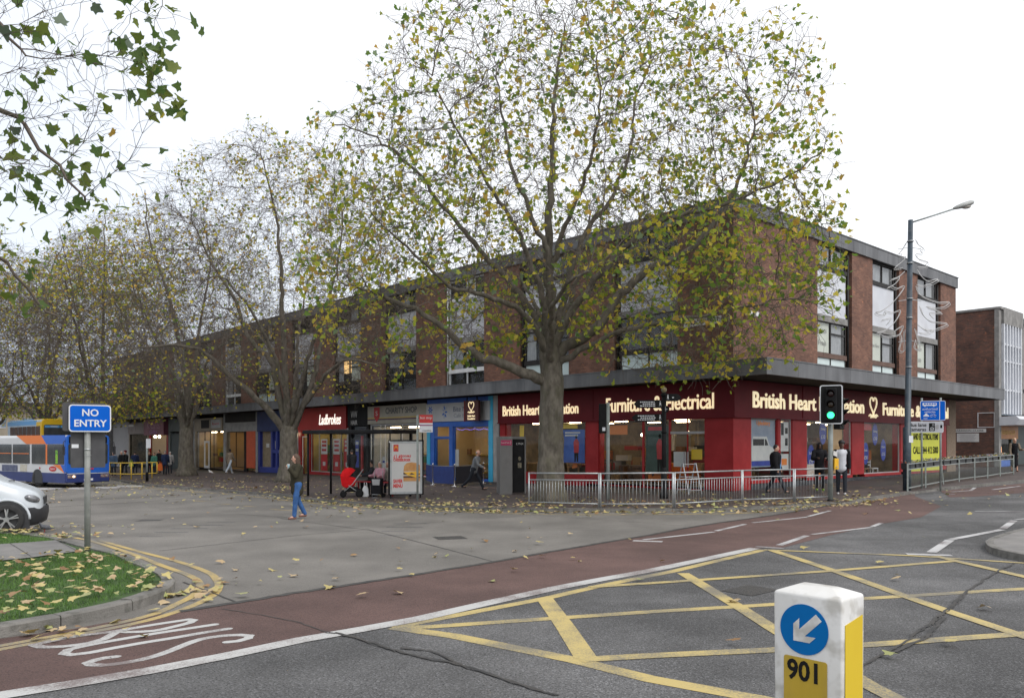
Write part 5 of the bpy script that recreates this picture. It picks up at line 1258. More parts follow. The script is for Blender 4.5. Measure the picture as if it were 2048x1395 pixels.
# ---- far end: white gridded block and low buildings behind the buses ----
e1=LW(-80.5,-1.0)
B4=empty('white_gridded_building',(e1[0],e1[1],0),RZ,'pale building with white window grid at the far end of the parade','building')
mb=MB(); mb.box(-13,0,0,10,3.2,7.4,0); mb.box(-13,0,.0,10,-1.5,3.2,1); mb.box(-.35,.02,-.06,.3,-1.5,4.4,0); mb.build('wall',[m_pil,m_gr],B4)
mb=MB()
for k in range(9): mb.box(-12.6+1.5*k,-12.48+1.5*k,-.1,0,3.9,7.2,0)
for z in (3.9,4.8,5.7,6.6,7.1): mb.box(-12.6,-.5,-.14,-.1,z,z+.14,0)
mb.build('window_grid',m_wh,B4); mb=MB(); mb.box(-12.5,-.6,-.05,.05,4,7); mb.build('glass_pane',m_glass,B4)
mb=MB(); mb.box(-12.8,-.2,-.2,0,2.6,3.2); mb.build('shop_sign',m_wh,B4); mb=MB(); mb.box(-12,-6,-.02,.05,-1,2.4); mb.build('red_shopfront',m_pred,B4)
def farb(name,x,y,w,h,dp,m,lab,wm,nw,rz=0,rows=2):
    e=empty(name,(x,y,-1),rz,lab,'building'); mb=MB(); mb.box(-w/2,w/2,0,dp,0,h,0); mb.build('wall',m,e); mb=MB(); mb.box(-w/2-.2,w/2+.2,-.2,dp+.2,h,h+.35); mb.build('roof',m_roof,e)
    for r in range(rows):
        for k in range(nw):
            cx=-w/2+(k+.5)*w/nw; z=1.6+r*(h-1.4)/rows; q=MB(); q.box(cx-.7,cx+.7,-.05,.02,z,z+1.4,0); wn=q.build('window',m_slot,e); q=MB(); q.box(cx-.03,cx+.03,-.09,-.05,z,z+1.4); q.box(cx-.75,cx+.75,-.1,-.05,z-.08,z); q.build('frame',m_wh,wn)
    return e
farb('apartment_block',-84,118,34,8.5,12,mat('buff_render',(.26,.23,.18),.9,(.33,.29,.23),.7),'low buff building behind the yellow and blue bus',m_slot,9,R(8))
farb('terraced_house',-104,92,16,8.5,10,m_brick,'red brick house at the far left edge behind the buses',m_slot,4,R(35))
farb('terraced_house',-56,128,22,7.5,12,mat('grey_render',(.30,.30,.29),.9,(.36,.36,.35),.7),'grey rendered building seen between the far trees',m_slot,6,R(-5))
# ================= street furniture =================
m_galv=mat('galvanised_steel',(.33,.35,.36),.4,(.42,.44,.45),3,metal=.55,col3=(.2,.2,.2),scale3=9,f3=.3)
m_gpole=mat('grey_pole',(.20,.23,.22),.5,(.27,.30,.29),3,col3=(.1,.1,.1),scale3=7,f3=.3)
m_dkblue=mat('dark_blue_pole',(.018,.032,.048),.45,(.03,.05,.07),3,col3=(.08,.09,.1),scale3=5,f3=.4)
m_sblue=mat('sign_blue',(.0,.095,.50),.5,(.0,.108,.55),2,spec=.12)
m_signg=mat('sign_grey_back',(.045,.045,.05),.6,(.07,.07,.075),4)
m_swhite=mat('sign_white_reflective',(.62,.64,.68),.35,(.68,.70,.73),3)
def rpoly(w,h,r,n=4,cx=0,cz=0):
    P=[]
    for sx,sz,a0 in ((1,1,0),(-1,1,90),(-1,-1,180),(1,-1,270)):
        for k in range(n+1):
            a=R(a0+90*k/n); P.append((cx+sx*(w/2-r)+r*math.cos(a),cz+sz*(h/2-r)+r*math.sin(a)))
    return P
def facing(x,y,extra=0):
    """rotation so that local -y looks back to the camera's side"""
    return math.atan2(y,x)-R(90)+extra
# ---- guard rails on the corner ----
GP=[(1058,1011),(1201,1015.5),(1349.5,1015),(1485.5,1006),(1590,1003),(1663,1000)]
labs=['silver guard rail panel in front of the big tree trunk, first from the left','silver guard rail panel before the glass doors, second from the left','silver guard rail panel with the A-frame sign behind it','thin barred guard rail panel with the man in the open black jacket behind it','thin barred guard rail panel ending at the traffic light pole']
def rail_panel(a,b,lab,thin=False,h=1.02,group='guard rail panels round the corner',nb=None):
    a=Vector(a);b=Vector(b); t=empty('guard_rail',a,0,lab,'guard rail',group); L=(b-a); 
    r_=.024
    mb=MB(); mb.tube([(0,0,-.1),(0,0,h)],r_*1.15,10); mb.build('post',m_galv,t)
    mb=MB(); o=L*(1-.05/L.length); mb.tube([o+Vector((0,0,-.1)),o+Vector((0,0,h))],r_*1.15,10); mb.build('post',m_galv,t)
    for z in (h-.02,h-.22,.12): mb=MB(); mb.tube([Vector((0,0,z)),o+Vector((0,0,z))],r_*.95 if z>h-.1 else r_*.8,8); mb.build('rail',m_galv,t)
    mb=MB(); n=nb or int(L.length/.105)
    for k in range(1,n):
        p=o*(k/n); mb.tube([p+Vector((0,0,.12)),p+Vector((0,0,h-.22))],.008 if not thin else .0045,5)
    q=mb.build('infill_bars',m_galv,t); return t
pp=[at3(px,py,.1) for px,py in GP]
for i in range(5): rail_panel(pp[i],pp[i+1],labs[i],thin=i>2)
# ---- planter rail up the street ----
PR=[(1815,982),(1851,974.5),(1887,967.5),(1918,962.5),(1949,958.5),(1975,955.5),(2000,951.5),(2027,948)]
pp=[at3(px,py,.1) for px,py in PR]
ordn=['nearest','second','third','fourth','fifth','sixth','farthest']
m_trough=mat('dark_trough',(.02,.022,.024),.6,(.035,.037,.04),3)
FLM=[mat('flower_%s'%n,c,.7) for n,c in (('white',(.6,.6,.58)),('yellow',(.6,.42,.04)),('orange',(.55,.15,.03)),('mauve',(.25,.2,.4)),('leaf',(.06,.12,.03)),('leaf_grey',(.16,.2,.16)))]
for i in range(7):
    a=Vector(pp[i]);b=Vector(pp[i+1]); L=b-a
    t=empty('guard_rail',a,0,ordn[i]+' panel of the grey railing that carries flower troughs up the street','guard rail','railing panels with flower troughs')
    mb=MB(); lean=Vector((.1,0,0)) if i==2 else Vector((0,0,0)); mb.bar((0,0,-.1),Vector((0,0,1.0))-lean,.05,.05); mb.build('post',m_gpole,t)
    if i==6: mb=MB(); mb.bar(L+Vector((0,0,-.1)),L+Vector((0,0,1.0)),.05,.05); mb.build('post',m_gpole,t)
    for z in (.98,.78,.12): mb=MB(); mb.bar(Vector((.03,0,z)),L+Vector((-.03,0,z)),.04,.035); mb.build('rail',m_gpole,t)
    mb=MB(); n=int(L.length/.1)
    for k in range(1,n): p=L*(k/n); mb.tube([p+Vector((0,0,.12)),p+Vector((0,0,.78))],.004,4)
    mb.build('infill_bars',m_gpole,t)
    d_=L.normalized(); nn=Vector((-d_.y,d_.x,0)); rz=math.atan2(d_.y,d_.x)
    c_=a+L*.5+nn*.16
    p_=empty('flower_trough',c_,rz,ordn[i]+' dark flower trough hung on the street railing','planter','flower troughs on the railing'); w=L.length*.43
    for s in (-1,1): mb=MB(); mb.prism([(s*w/2*1.04-w*.46,1.0),(s*w/2*1.04+w*.46,1.0),(s*w/2*1.04+w*.40,.76),(s*w/2*1.04-w*.40,.76)],-.12,.12,0); mb.build('trough',m_trough,p_,bevel=.01)
    rr=random.Random(i); mb=MB()
    for k in range(int(170*L.length/2.5)):
        x=rr.uniform(-w,w); y=rr.uniform(-.13,.13); z=1.0+rr.uniform(0,.09); s=rr.uniform(.012,.03); v=[Vector((rr.gauss(0,s),rr.gauss(0,s),rr.gauss(0,s*.6))) for _ in range(4)]
        c=Vector((x,y,z)); mb.add([c+q for q in v],[(0,1,2),(0,2,3),(0,3,1)],rr.choice((0,0,1,2,3,4,4,4,5,5)) )
    mb.build('flowers',FLM,p_)
# ---- traffic signals ----
def signal_head(t,loc,rz,board=True,lit=True):
    e=None
    mb=MB(); mb.box(-.17,.17,-.12,.1,-.5,.5,0); hd=mb.build('signal_housing',m_bk,t,loc,rz,bevel=.03)
    if board:
        mb=MB(); mb.prism(rpoly(.62,1.16,.06),.0,.02,0); o=mb.build('backing_board',m_bk,t,loc,rz)
        mb=MB()
        P=rpoly(.66,1.20,.07);Q=rpoly(.60,1.14,.05); n=len(P)
        mb.add([(x,-.006,z) for x,z in P]+[(x,-.006,z) for x,z in Q]+[(x,.024,z) for x,z in P],[(i,(i+1)%n,n+(i+1)%n,n+i) for i in range(n)]+[(i,2*n+i,2*n+(i+1)%n,(i+1)%n) for i in range(n)])
        mb.build('white_border',m_swhite,o)
    for k,z in enumerate((.33,0,-.33)):
        m=mat('signal_green',(.05,1,.35),.3,emit=2.2) if (lit and k==2) else mat('dark_lens_%d'%k,[(.02,.004,.004),(.025,.012,.003),(.004,.02,.012)][k],.25)
        mb=MB(); mb.lathe([(.001,-.135),(.06,-.132),(.105,-.122)],20,0,(0,0,z),axis='Y'); mb.build('lens',m,hd)
        mb=MB(); vs=[];fs=[]; n=13
        for j in range(n):
            a=R(-20+220*j/(n-1)); r=.115
            ln=.20*max(.12,math.sin(max(0,math.pi*(j/(n-1))))) 
            vs+= [(r*math.cos(a),-.12,z+r*math.sin(a)),(r*math.cos(a),-.12-ln,z+r*math.sin(a)),(1.06*r*math.cos(a),-.12-ln,z+1.06*r*math.sin(a)),(1.06*r*math.cos(a),-.12,z+1.06*r*math.sin(a))]
        for j in range(n-1):
            for c in range(4): fs.append((4*j+c,4*j+(c+1)%4,4*j+4+(c+1)%4,4*j+4+c))
        mb.add(vs,fs); mb.build('visor',m_bk,hd)
    return hd
x,y,z=at3(1661,1001,.1)
T=empty('traffic_light',(x,y,z),0,'traffic light showing green on a grey-green pole at the corner kerb','traffic light')
mb=MB(); mb.tube([(0,0,-.1),(0,0,3.2)],.075,14); mb.build('pole',m_gpole,T)
mb=MB(); mb.lathe([(.11,0),(.11,.02),(.08,.05)],14); mb.build('base_collar',m_bk,T)
fz=facing(x,y)
signal_head(T,(-.06,-.2,2.98),fz-R(6)); signal_head(T,(.30,.12,2.72),fz+R(68),False,False)
mb=MB(); mb.box(-.03,.22,-.02,.02,2.55,2.59); mb.box(-.03,.22,-.02,.02,2.95,2.99); mb.build('bracket',m_bk,T)
mb=MB(); mb.box(.085,.22,-.10,.06,.98,1.32); o=mb.build('push_button_box',mat('signal_yellow',(.72,.40,.01),.4,(.8,.46,.02),3),T,bevel=.012); mb=MB(); mb.lathe([(.02,-.125),(.02,-.10)],10,0,(.15,0,1.06),axis='Y'); mb.build('button',m_galv,o)
mb=MB(); mb.prism([(.05,1.42),(.18,1.36),(.17,1.52),(.06,1.56)],-.09,-.08); mb.build('torn_sticker',m_pwh,T)
x,y,z=at3(1216,998,.1)
T=empty('traffic_light',(x,y,z),0,'traffic light seen from behind, dark head on a grey pole left of the glass doors','traffic light')
mb=MB(); mb.tube([(0,0,-.1),(0,0,3.25)],.06,12); mb.build('pole',m_gpole,T)
signal_head(T,(-.12,.1,2.72),R(165),False,False)
mb=MB(); mb.box(-.14,.02,-.02,.02,3.0,3.04); mb.box(-.14,.02,-.02,.02,2.45,2.49); mb.build('bracket',m_bk,T)
mb=MB(); mb.box(-.2,-.1,-.085,-.08,2.30,2.42); mb.build('sticker',m_swhite,T)
# ---- fingerpost ----
x,y,z=at3(1328,996,.1)
T=empty('fingerpost',(x,y,z),facing(x,y),'black pedestrian fingerpost with a gold ball finial and four arms','signpost')
mb=MB(); mb.tube([(0,0,-.05),(0,0,3.55)],.075,14); mb.lathe([(.14,-.02),(.14,.12),(.10,.2),(.10,.95),(.085,1.0),(.075,1.05)],14); mb.lathe([(.10,2.2),(.10,2.26)],14); mb.lathe([(.10,3.45),(.11,3.52),(.06,3.56)],14); mb.build('post',m_bk,T)
mb=MB(); mb.ell((0,0,3.66),(.10,.10,.10)); mb.lathe([(.045,3.56),(.06,3.6)],10); mb.build('finial',mat('gold_paint',(.35,.25,.08),.4,(.2,.2,.15),5),T)
def finger(z0,L,h,sgn,tilt):
    P=[(0,-h/2),(sgn*(L-.12),-h/2),(sgn*L,-.02),(sgn*L,.02),(sgn*(L-.12),h/2),(0,h/2)]
    if sgn>0: P=P
    mb=MB(); mb.prism([(sgn*.05+a,b) for a,b in P],-.015,.015,0); o=mb.build('arm',m_bk,T,(0,-.09,z0),(0,0,tilt))
    mb=MB(); n=3 if L>.6 else 1
    for k in range(n):
        zz=(k-(n-1)/2)*-.065; x0=sgn*.28; x1=sgn*(L-.15-.09*(k%2)); xs_=min(x0,x1); 
        while xs_<max(x0,x1)-.04: w=random.uniform(.03,.07); mb.box(xs_,min(xs_+w,max(x0,x1)),-.019,-.015,zz-.018,zz+.018); xs_+=w+.02
    mb.prism([(sgn*.13-.03,-.09),(sgn*.13,.0),(sgn*.13+.035,-.09),(sgn*.13+.02,.05),(sgn*.13-.02,.05)],-.019,-.015); mb.ell((sgn*.13,-.017,.08),(.018,.003,.018),0,8,5)
    mb.build('arm_symbols',m_swhite,o)
finger(3.18,.95,.27,-1,R(8)); finger(2.72,1.02,.25,-1,R(-4)); finger(3.40,.55,.25,1,R(20)); finger(3.0,.28,.22,1,R(-60))
# ---- A frame board ----
x,y,z=at3(1378,987,.1)
T=empty('a_frame_sign',(x,y,z),R(28),'silver A-frame pavement sign standing open by the shop doors','pavement sign')
for s,nm in ((-1,'front_panel'),(1,'back_panel')):
    mb=MB(); 
    for sx in (-.3,.3): mb.bar((sx,s*.34,0),(sx,s*.02,1.12),.03,.03)
    for k in (.15,.62,1.08): f_=1-k/1.12; mb.bar((-.3,s*(.02+.32*f_),k),(.3,s*(.02+.32*f_),k),.025,.025)
    o=mb.build(nm,m_galv,T)
mb=MB(); mb.bar((.3,-.22,.42),(.3,.22,.42),.012,.012,0); mb.build('stay',m_galv,T)
# ---- lamp post with wire christmas trees ----
x,y,z=at3(1814,980,.1); 
LPt=empty('street_lamp',(x,y,z),0,'tall dark blue street lamp with a side arm and lantern at the kerb','street lamp')
H=1.85+445/1590*y-z; 
mb=MB(); mb.tube([(0,0,-.1),(0,0,2.3),(.02,0,2.32),(.13,.0,H)],[.14,.14,.105,.085],14)
mb.build('post',m_dkblue,LPt)
mb=MB()
for zz in (H-2.9,H-1.6,H-3.6,H-5.4,H-.8): mb.lathe([(.115,zz),(.12,zz+.01),(.12,zz+.03),(.115,zz+.04)],14,c=(.13*zz/H,0,0))
mb.build('steel_bands',m_galv,LPt)
mb=MB(); mb.box(-.0,.15,-.145,-.13,1.75,2.0); mb.build('white_label',m_swhite,LPt)
mb=MB(); mb.tube([(.13,0,H-.1),(.7,0,H+.08),(1.75,0,H+.42)],.03,8); mb.build('arm',m_gpole,LPt)
mb=MB(); rg_=[]
n=10
for xx,w,h1,h2 in ((0,.05,.05,.04),(.12,.10,.09,.06),(.35,.15,.12,.09),(.6,.15,.12,.09),(.72,.09,.07,.06)):
    rg_.append([(xx+1.7,w*math.cos(2*math.pi*j/n),(h1 if math.sin(2*math.pi*j/n)>0 else h2)*math.sin(2*math.pi*j/n)+H+.42+xx*.3) for j in range(n)])
mb.add([p for r_ in rg_ for p in r_],[(i*n+j,i*n+(j+1)%n,(i+1)*n+(j+1)%n,(i+1)*n+j) for i in range(4) for j in range(n)]+[tuple(range(n))[::-1],tuple(range(4*n,5*n))],0,True)
la=mb.build('lantern',mat('lantern_grey',(.30,.31,.30),.5,(.38,.39,.38),4),LPt); mb=MB(); mb.ell((2.15,0,H+.50),(.2,.11,.09)); mb.build('lens',mat('clear_lens',(.45,.42,.38),.15),la)
m_wire=mat('white_rope_light',(.48,.48,.48),.5,(.58,.58,.58),4)
def c7(p): return (1740+p[0]/3.875,380+p[1]/3.875)
for side,lb in ((-1,'left'),(1,'right')):
    tr_=empty('christmas_tree_decoration',(x,y,z),0,'white wire Christmas tree outline fixed to the %s side of the lamp post'%lb,'decoration','wire Christmas trees on the lamp post')
    if side<0: 
        paths=[[(292,400),(262,450),(230,492),(250,492),(246,510),(282,515),(262,545),(200,600),(235,605),(260,600)],[(275,628),(240,660),(205,680),(170,690),(232,672),(222,700),(190,730),(140,755)],[(180,745),(215,760),(250,745),(275,745),(240,800),(180,870),(100,930),(50,945),(85,965),(130,962)],
           [(130,962),(120,935),(180,945),(240,930),(225,980),(170,1050),(110,1090),(60,1100)],[(100,1005),(170,990),(140,1035)],[(60,1100),(120,1130),(190,1130),(240,1110),(262,1050),(200,1085)],[(240,1110),(250,1160),(235,1240),(275,1240),(270,1150),(278,1080)]]
    else:
        paths=[[(348,385),(365,420),(412,458),(385,470),(395,490),(350,500),(370,535),(443,560),(425,580),(432,595),(360,600)],[(360,620),(385,660),(440,705),(520,690),(480,720),(400,745),(355,735)],[(350,745),(370,800),(430,840),(520,870),(608,870),(570,905),(510,915)],
           [(510,915),(430,905),(545,950),(455,955),(480,990)],[(380,900),(400,960),(460,1015),(590,1035),(540,1065),(440,1090),(365,1045)],[(420,1080),(480,1085),(430,1110),(370,1105)],[(340,1075),(355,1130),(380,1230),(335,1225),(350,1160)]]
    mb=MB()
    for pl in paths:
        pts=[]
        for p in pl:
            q=c7(p); wx,wy,wz=pz(q[0],q[1],y); pts.append((wx-x,(.05 if side<0 else -.05),wz-z))
        pts=cat3(pts,.06); mb.tube([Vector(p) for p in pts],.0145,5)
        mb.tube([Vector(p)+Vector((side*.05,0,-.05)) for p in pts],.009,4)
    mb.build('outline',m_wire,tr_)
    mb=MB(); 
    for zz in (H-1.0,H-2.9,H-4.4): mb.bar((.13*zz/H,0,zz),(side*.42+.1,0,zz-.06),.02,.02)
    build_split(mb,'bracket',m_galv,tr_)
# ---- bus lane signs ----
x,y,z=at3(1851,978,.1); dd=y+.5
x+=.2
T=empty('bus_lane_sign',(x,dd,z),facing(x,dd,R(10)),'blue bus lane sign above a grey camera sign, on two grey posts','road sign')
for sx in (-.07,.57): mb=MB(); mb.tube([(sx,.04,-.1),(sx,.04,3.42)],.038,10); mb.build('post',m_gpole,T)
s_=dd/1590
def plate(name,w,h,cx,cz,mface,mrim,par,d0=-.012):
    mb=MB(); mb.prism(rpoly(w,h,.05,4,cx,cz),d0,.0,0); o=mb.build(name,mrim,par); mb=MB(); mb.prism(rpoly(w-.035,h-.035,.04,4,cx,cz),d0-.003,d0-.0005,0); f_=mb.build('face',mface,o); return f_
f_=plate('blue_plate',.86,.74,.30,2.94,m_sblue,m_swhite,T)
mb=MB(); mb.box(.52,.54,-.019,-.0155,2.60,3.28,0); mb.prism(rpoly(.48,.12,.03,3,.19,3.18),-.019,-.0155,0)
for k in range(5): mb.box(.00+.085*k,.065+.085*k,-.021,-.0195,3.17,3.22,1)
for wx_ in (.03,.33): mb.ell((wx_,-.018,3.115),(.03,.002,.03),0,10,6)
mb.prism([(-.02,2.72),(.18,2.72),(.17,2.76),(.13,2.78),(.10,2.83),(.04,2.83),(.02,2.78),(-.02,2.76)],-.019,-.0155,0); 
for cx_ in (.25,.37): mb.tube([(cx_+.04*math.cos(k*.7),-.018,2.74+.04*math.sin(k*.7)) for k in range(9)],.006,4)
mb.tube([(.25,-.018,2.74),(.29,-.018,2.80),(.35,-.018,2.80),(.37,-.018,2.74)],.006,4)
mb.build('pictograms',[m_swhite,m_sblue],f_); text('authorised',.12,m_swhite,f_,(.2,-.016,3.0)); text('vehicles',.12,m_swhite,f_,(.2,-.016,2.89)); text('taxi',.09,m_swhite,f_,(.05,-.016,2.655))
f_=plate('grey_plate',1.2,.42,.06,2.32,mat('sign_grey_face',(.42,.43,.47),.4,(.47,.48,.52),3),m_swhite,T)
text('Bus lane',.19,m_ink,f_,(-.21,-.016,2.40),width=.58,bold=.003); text('cameras',.19,m_ink,f_,(-.21,-.016,2.23),width=.56,bold=.003)
mb=MB(); mb.prism(rpoly(.2,.3,.02,3,.27,2.32),-.018,-.0155,0); mb.prism([(.38,2.28),(.44,2.22),(.5,2.26),(.5,2.40),(.44,2.42),(.38,2.36)],-.018,-.0155,1); mb.box(.55,.62,-.018,-.0155,2.28,2.40,0); mb.build('camera_symbol',[m_ink,m_gr],f_)
mb=MB(); mb.tube([(.27+.06*math.cos(k*.6),-.021,2.25+.06*math.sin(k*.6)) for k in range(12)],.009,4); mb.ell((.27,-.02,2.25),(.02,.003,.02),0,8,5); mb.tube([(.31+.03*math.cos(k*.6),-.021,2.40+.03*math.sin(k*.6)) for k in range(12)],.006,4); mb.build('lens_symbol',m_swhite,f_)
# ---- no entry sign ----
x,y,z=at3(176,1102,.12)
T=empty('no_entry_sign',(x,y,z),facing(x,y,R(8)),'blue and white NO ENTRY sign on a grey pole at the edge of the verge','road sign')
zt=1.85+76/1590*y-z; zb=1.85+22/1590*y-z; zc=(zt+zb)/2; sh=zt-zb
pl_=empty('sign_pole_group') if False else None
mb=MB(); mb.tube([(0,.06,-.1),(0.0,.06,zb+.2)],.046,14); mb.build('pole',mat('weathered_grey_pole',(.19,.20,.19),.5,(.27,.28,.27),6,col3=(.11,.11,.1),scale3=3,f3=.5),T)
mb=MB(); mb.prism(rpoly(.62,sh+.02,.03,4,-.045,zc+.02),.03,.06,0); mb.prism(rpoly(.50,.62,.02,4,.02,zb-.27),.11,.14,0); mb.build('dark_backing',m_signg,T)
f_=plate('plate',.61,sh,.03,zc,m_sblue,m_swhite,T); f_.parent.rotation_euler=(0,R(-2.5),0); 
for o in (f_.parent,): o.location=(0.0,0,0)
f_.parent.rotation_euler=(0,0,0)
text('NO',.155,m_swhite,f_,(.03,-.017,zc+.085),bold=.003); text('ENTRY',.155,m_swhite,f_,(.03,-.017,zc-.085),bold=.003,width=.47)
mb=MB(); mb.tube([(-.05,.0,zb-.38),(.05,.0,zb-.38)],.004,4); mb.lathe([(.05,zb-.30),(.05,zb-.27)],12,c=(0,.06,0)); mb.build('clamp',m_galv,T)
mb=MB(); mb.box(-.22,-.12,.105,.109,zb-.26,zb-.20); mb.build('sticker',m_swhite,T)
# ---- keep left bollard ----
Fc_=Vector((1.59,3.836));Lc=Vector((1.347,4.096));Rc=Vector((1.774,3.962))
dl=(Fc_-Lc); w=dl.length; rz=math.atan2(dl.y,dl.x); dp=.25
gz=g(1.6,3.9)+.1
T=empty('keep_left_bollard',(Lc.x,Lc.y,gz),rz,'white plastic traffic bollard with blue arrow disc and the number 901','bollard')
HB=1.09-gz; m_shell=mat('white_plastic_shell',(.56,.55,.52),.38,(.66,.66,.65),3,bump=.06,bscale=6,col3=(.26,.24,.20),scale3=7,f3=.5)
mb=MB(); rings=[]; pr=[(0,.012),(.25,.004),(HB-.012,0),(HB-.002,.002),(HB+.004,.008),(HB+.036,.088)]
def rrect(w,d,r,z,ins,n=4):
    P=[]; 
    for sx,sy,a0 in ((1,1,0),(-1,1,90),(-1,-1,180),(1,-1,270)):
        for k in range(n+1): a=R(a0+90*k/n); P.append((w/2+sx*(w/2-r-ins)+r*math.cos(a),d/2+sy*(d/2-r-min(ins,d/2-r-.004))+r*math.sin(a),z))
    return P
n=20
for zz,ins in pr: rings.append(rrect(w+.004,dp,.012,zz,ins))
mb.add([p for r_ in rings for p in r_],[(i*n+j,i*n+(j+1)%n,(i+1)*n+(j+1)%n,(i+1)*n+j) for i in range(len(pr)-1) for j in range(n)],0,True)
o_=len(mb.v)-n; mb.f.append(tuple(range(o_,o_+n))); mb.m.append(0); mb.sm.append(False)
sh_=mb.build('shell',m_shell,T)
for p in sh_.data.polygons: p.use_smooth=True
b_=sh_.modifiers.new('b','EDGE_SPLIT'); b_.split_angle=R(50)
zc=HB-.172; cx_=w/2-.012; rr_=.126
mb=MB(); mb.prism([(cx_+rr_*math.cos(R(k*7.5)),zc+rr_*math.sin(R(k*7.5))) for k in range(48)],-.004,-.0005,0); dsc=mb.build('blue_disc',mat('disc_blue',(.0,.11,.34),.5,(.0,.125,.38),3,spec=.15),T)
mb=MB(); c45=math.cos(R(45))
def rt(p,a=R(225)): return (cx_+.004+p[0]*math.cos(a)-p[1]*math.sin(a),zc-.004+p[0]*math.sin(a)+p[1]*math.cos(a))
AR=[(-.105,-.021),(.018,-.021),(-.022,-.060),(.022,-.060),(.082,0),(.022,.060),(-.022,.060),(.018,.021),(-.105,.021)]
mb.prism([rt(p) for p in AR],-.006,-.0045,0); mb.build('arrow',m_shell,dsc)
m_yref=mat('dirty_yellow_sheet',(.38,.26,.02),.45,(.50,.34,.035),2.5,col3=(.28,.2,.05),scale3=6,f3=.4,stretch=(1,1,.25))
mb=MB(); mb.prism(rpoly(.226,.62,.012,3,cx_+.006,HB-.315-.31),-.003,-.0005,0); ys=mb.build('yellow_panel',m_yref,T)
text('901',.138,m_ink,T,(cx_+.002,-.0045,HB-.385),bold=.0035,ext=.001,width=.160)
mb=MB(); mb.box(.0,.0,0,0,0,0) if False else None
mb=MB(); mb.prism([(y_,z_) for y_,z_ in ((.028,.05),(.222,.05),(.222,HB-.10),(.028,HB-.125))],w+.0045,w+.007,0,'X'); mb.build('yellow_side_panel',mat('yellow_sheet',(.62,.44,.02),.4,(.68,.50,.03),2,stretch=(1,1,.4)),T)
mb=MB(); mb.box(-.04,w+.04,-.04,dp+.04,-.02,.04); mb.build('base',m_bk,T,bevel=.01)
# ---- telephone kiosk ----
x,y,z=at3(1000,988,.1)
T=empty('phone_kiosk',(x,y,z),R(8),'grey steel payphone kiosk with a black advert face beside the big tree','phone kiosk')
x2=pz(1024,0,y)[0]-x
m_kiosk=mat('kiosk_steel',(.13,.13,.13),.5,(.19,.185,.18),1.2,col3=(.09,.085,.08),scale3=2.5,f3=.4,stretch=(1,1,.4))
mb=MB(); mb.box(0,.48,.0,1.1,-.05,2.2,0); kb_=mb.build('side_wall',m_kiosk,T,bevel=.02); 
mb=MB(); mb.box(.03,.45,-.012,-.001,1.86,2.06); pk=mb.build('pink_strip',mat('crimson_strip',(.42,.02,.10),.4),T); text('Coins & Cards',.09,m_pwh,pk,(.2,-.014,1.96),width=.32)
mb=MB(); mb.tube([(.39,-.014,2.02),(.42,-.014,1.98),(.39,-.014,1.9)],.008,4); mb.build('handset_symbol',m_pwh,pk)
mb=MB(); mb.box(.48,1.0,.25,.42,.05,2.15,0); mb.box(.48,1.02,.2,.26,2.1,2.2,1); mb.box(.98,1.03,.2,.45,-.05,2.2,1); ad_=mb.build('advert_panel',[m_bk,m_kiosk],T)
text('LYNX',.11,m_pwh,ad_,(.8,.245,1.92)); mb=MB(); mb.ell((.79,.24,1.35),(.06,.01,.08)); mb.box(.72,.86,.238,.248,1.0,1.2); mb.build('advert_picture',mat('dull_ivory',(.25,.22,.14),.6,(.05,.05,.05),14),ad_)
# ---- bus shelter, stop flag ----
x,y,z=at3(780,996,.1); xr,yr,_=at3(846,997,.1)
yr=y+.25; xr=pz(846,0,yr)[0]
rz=math.atan2(yr-y,xr-x); Wd=math.hypot(xr-x,yr-y)
SH=empty('bus_shelter',(x,y,z),rz,'black framed bus shelter with a flat roof by the kerb','bus shelter')
mb=MB(); mb.box(-.06,Wd+.02,-.06,.10,.12,2.12,0); mb.box(.0,.05,-.02,.06,-.05,.12,0); mb.box(Wd-.12,Wd-.07,-.02,.06,-.05,.12,0); cb_=mb.build('advert_case',m_bk,SH,bevel=.01)
mb=MB(); 
for a_ in ((.0,Wd-.04,2.0,2.07),(.0,Wd-.04,.16,.24),(.0,.06,.24,2.0),(Wd-.10,Wd-.04,.24,2.0)): mb.box(a_[0],a_[1],-.085,-.06,a_[2],a_[3])
mb.build('silver_frame',m_galv,cb_)
mb=MB(); mb.box(.06,Wd-.10,-.072,-.065,.24,2.0); po=mb.build('advert_poster',mat('poster_paper',(.50,.50,.49),.5,(.56,.56,.55),1),cb_)
po.parent=SH
q=MB(); q.box(.12,.30,-.078,-.073,1.70,1.95,0); q.tube([(.155,-.08,1.77),(.165,-.08,1.86),(.185,-.08,1.90),(.205,-.08,1.86),(.21,-.08,1.79),(.215,-.08,1.86),(.235,-.08,1.90),(.255,-.08,1.86),(.265,-.08,1.77)],.008,5,1); q.build('logo_square',[m_pred,mat('logo_yellow',(.85,.55,.02),.5)],po)
m_rt=mat('red_letter',(.60,.05,.05),.5)
text('£1.49',.20,m_rt,po,(.28,-.074,1.50),width=.32,bold=.006); text('DOUBLE',.10,m_rt,po,(.60,-.074,1.53),width=.30,bold=.004); text('CHEESEBURGER',.13,m_rt,po,(.42,-.074,1.39),width=.62,bold=.005)
text('SAVER',.18,m_rt,po,(.28,-.074,.62),width=.34,bold=.008); text('MENU',.18,m_rt,po,(.28,-.074,.45),width=.34,bold=.008)
cx_=Wd-.42; w_=.30
q=MB(); q.prism([(cx_-w_,.98),(cx_-w_*.9,1.18),(cx_-.6*w_,1.28),(cx_,1.31),(cx_+.6*w_,1.28),(cx_+w_,1.2),(cx_+w_,.98)],-.078,-.074,0); q.prism([(cx_-w_,.62),(cx_+w_,.62),(cx_+w_,.74),(cx_-w_,.76)],-.078,-.074,0)
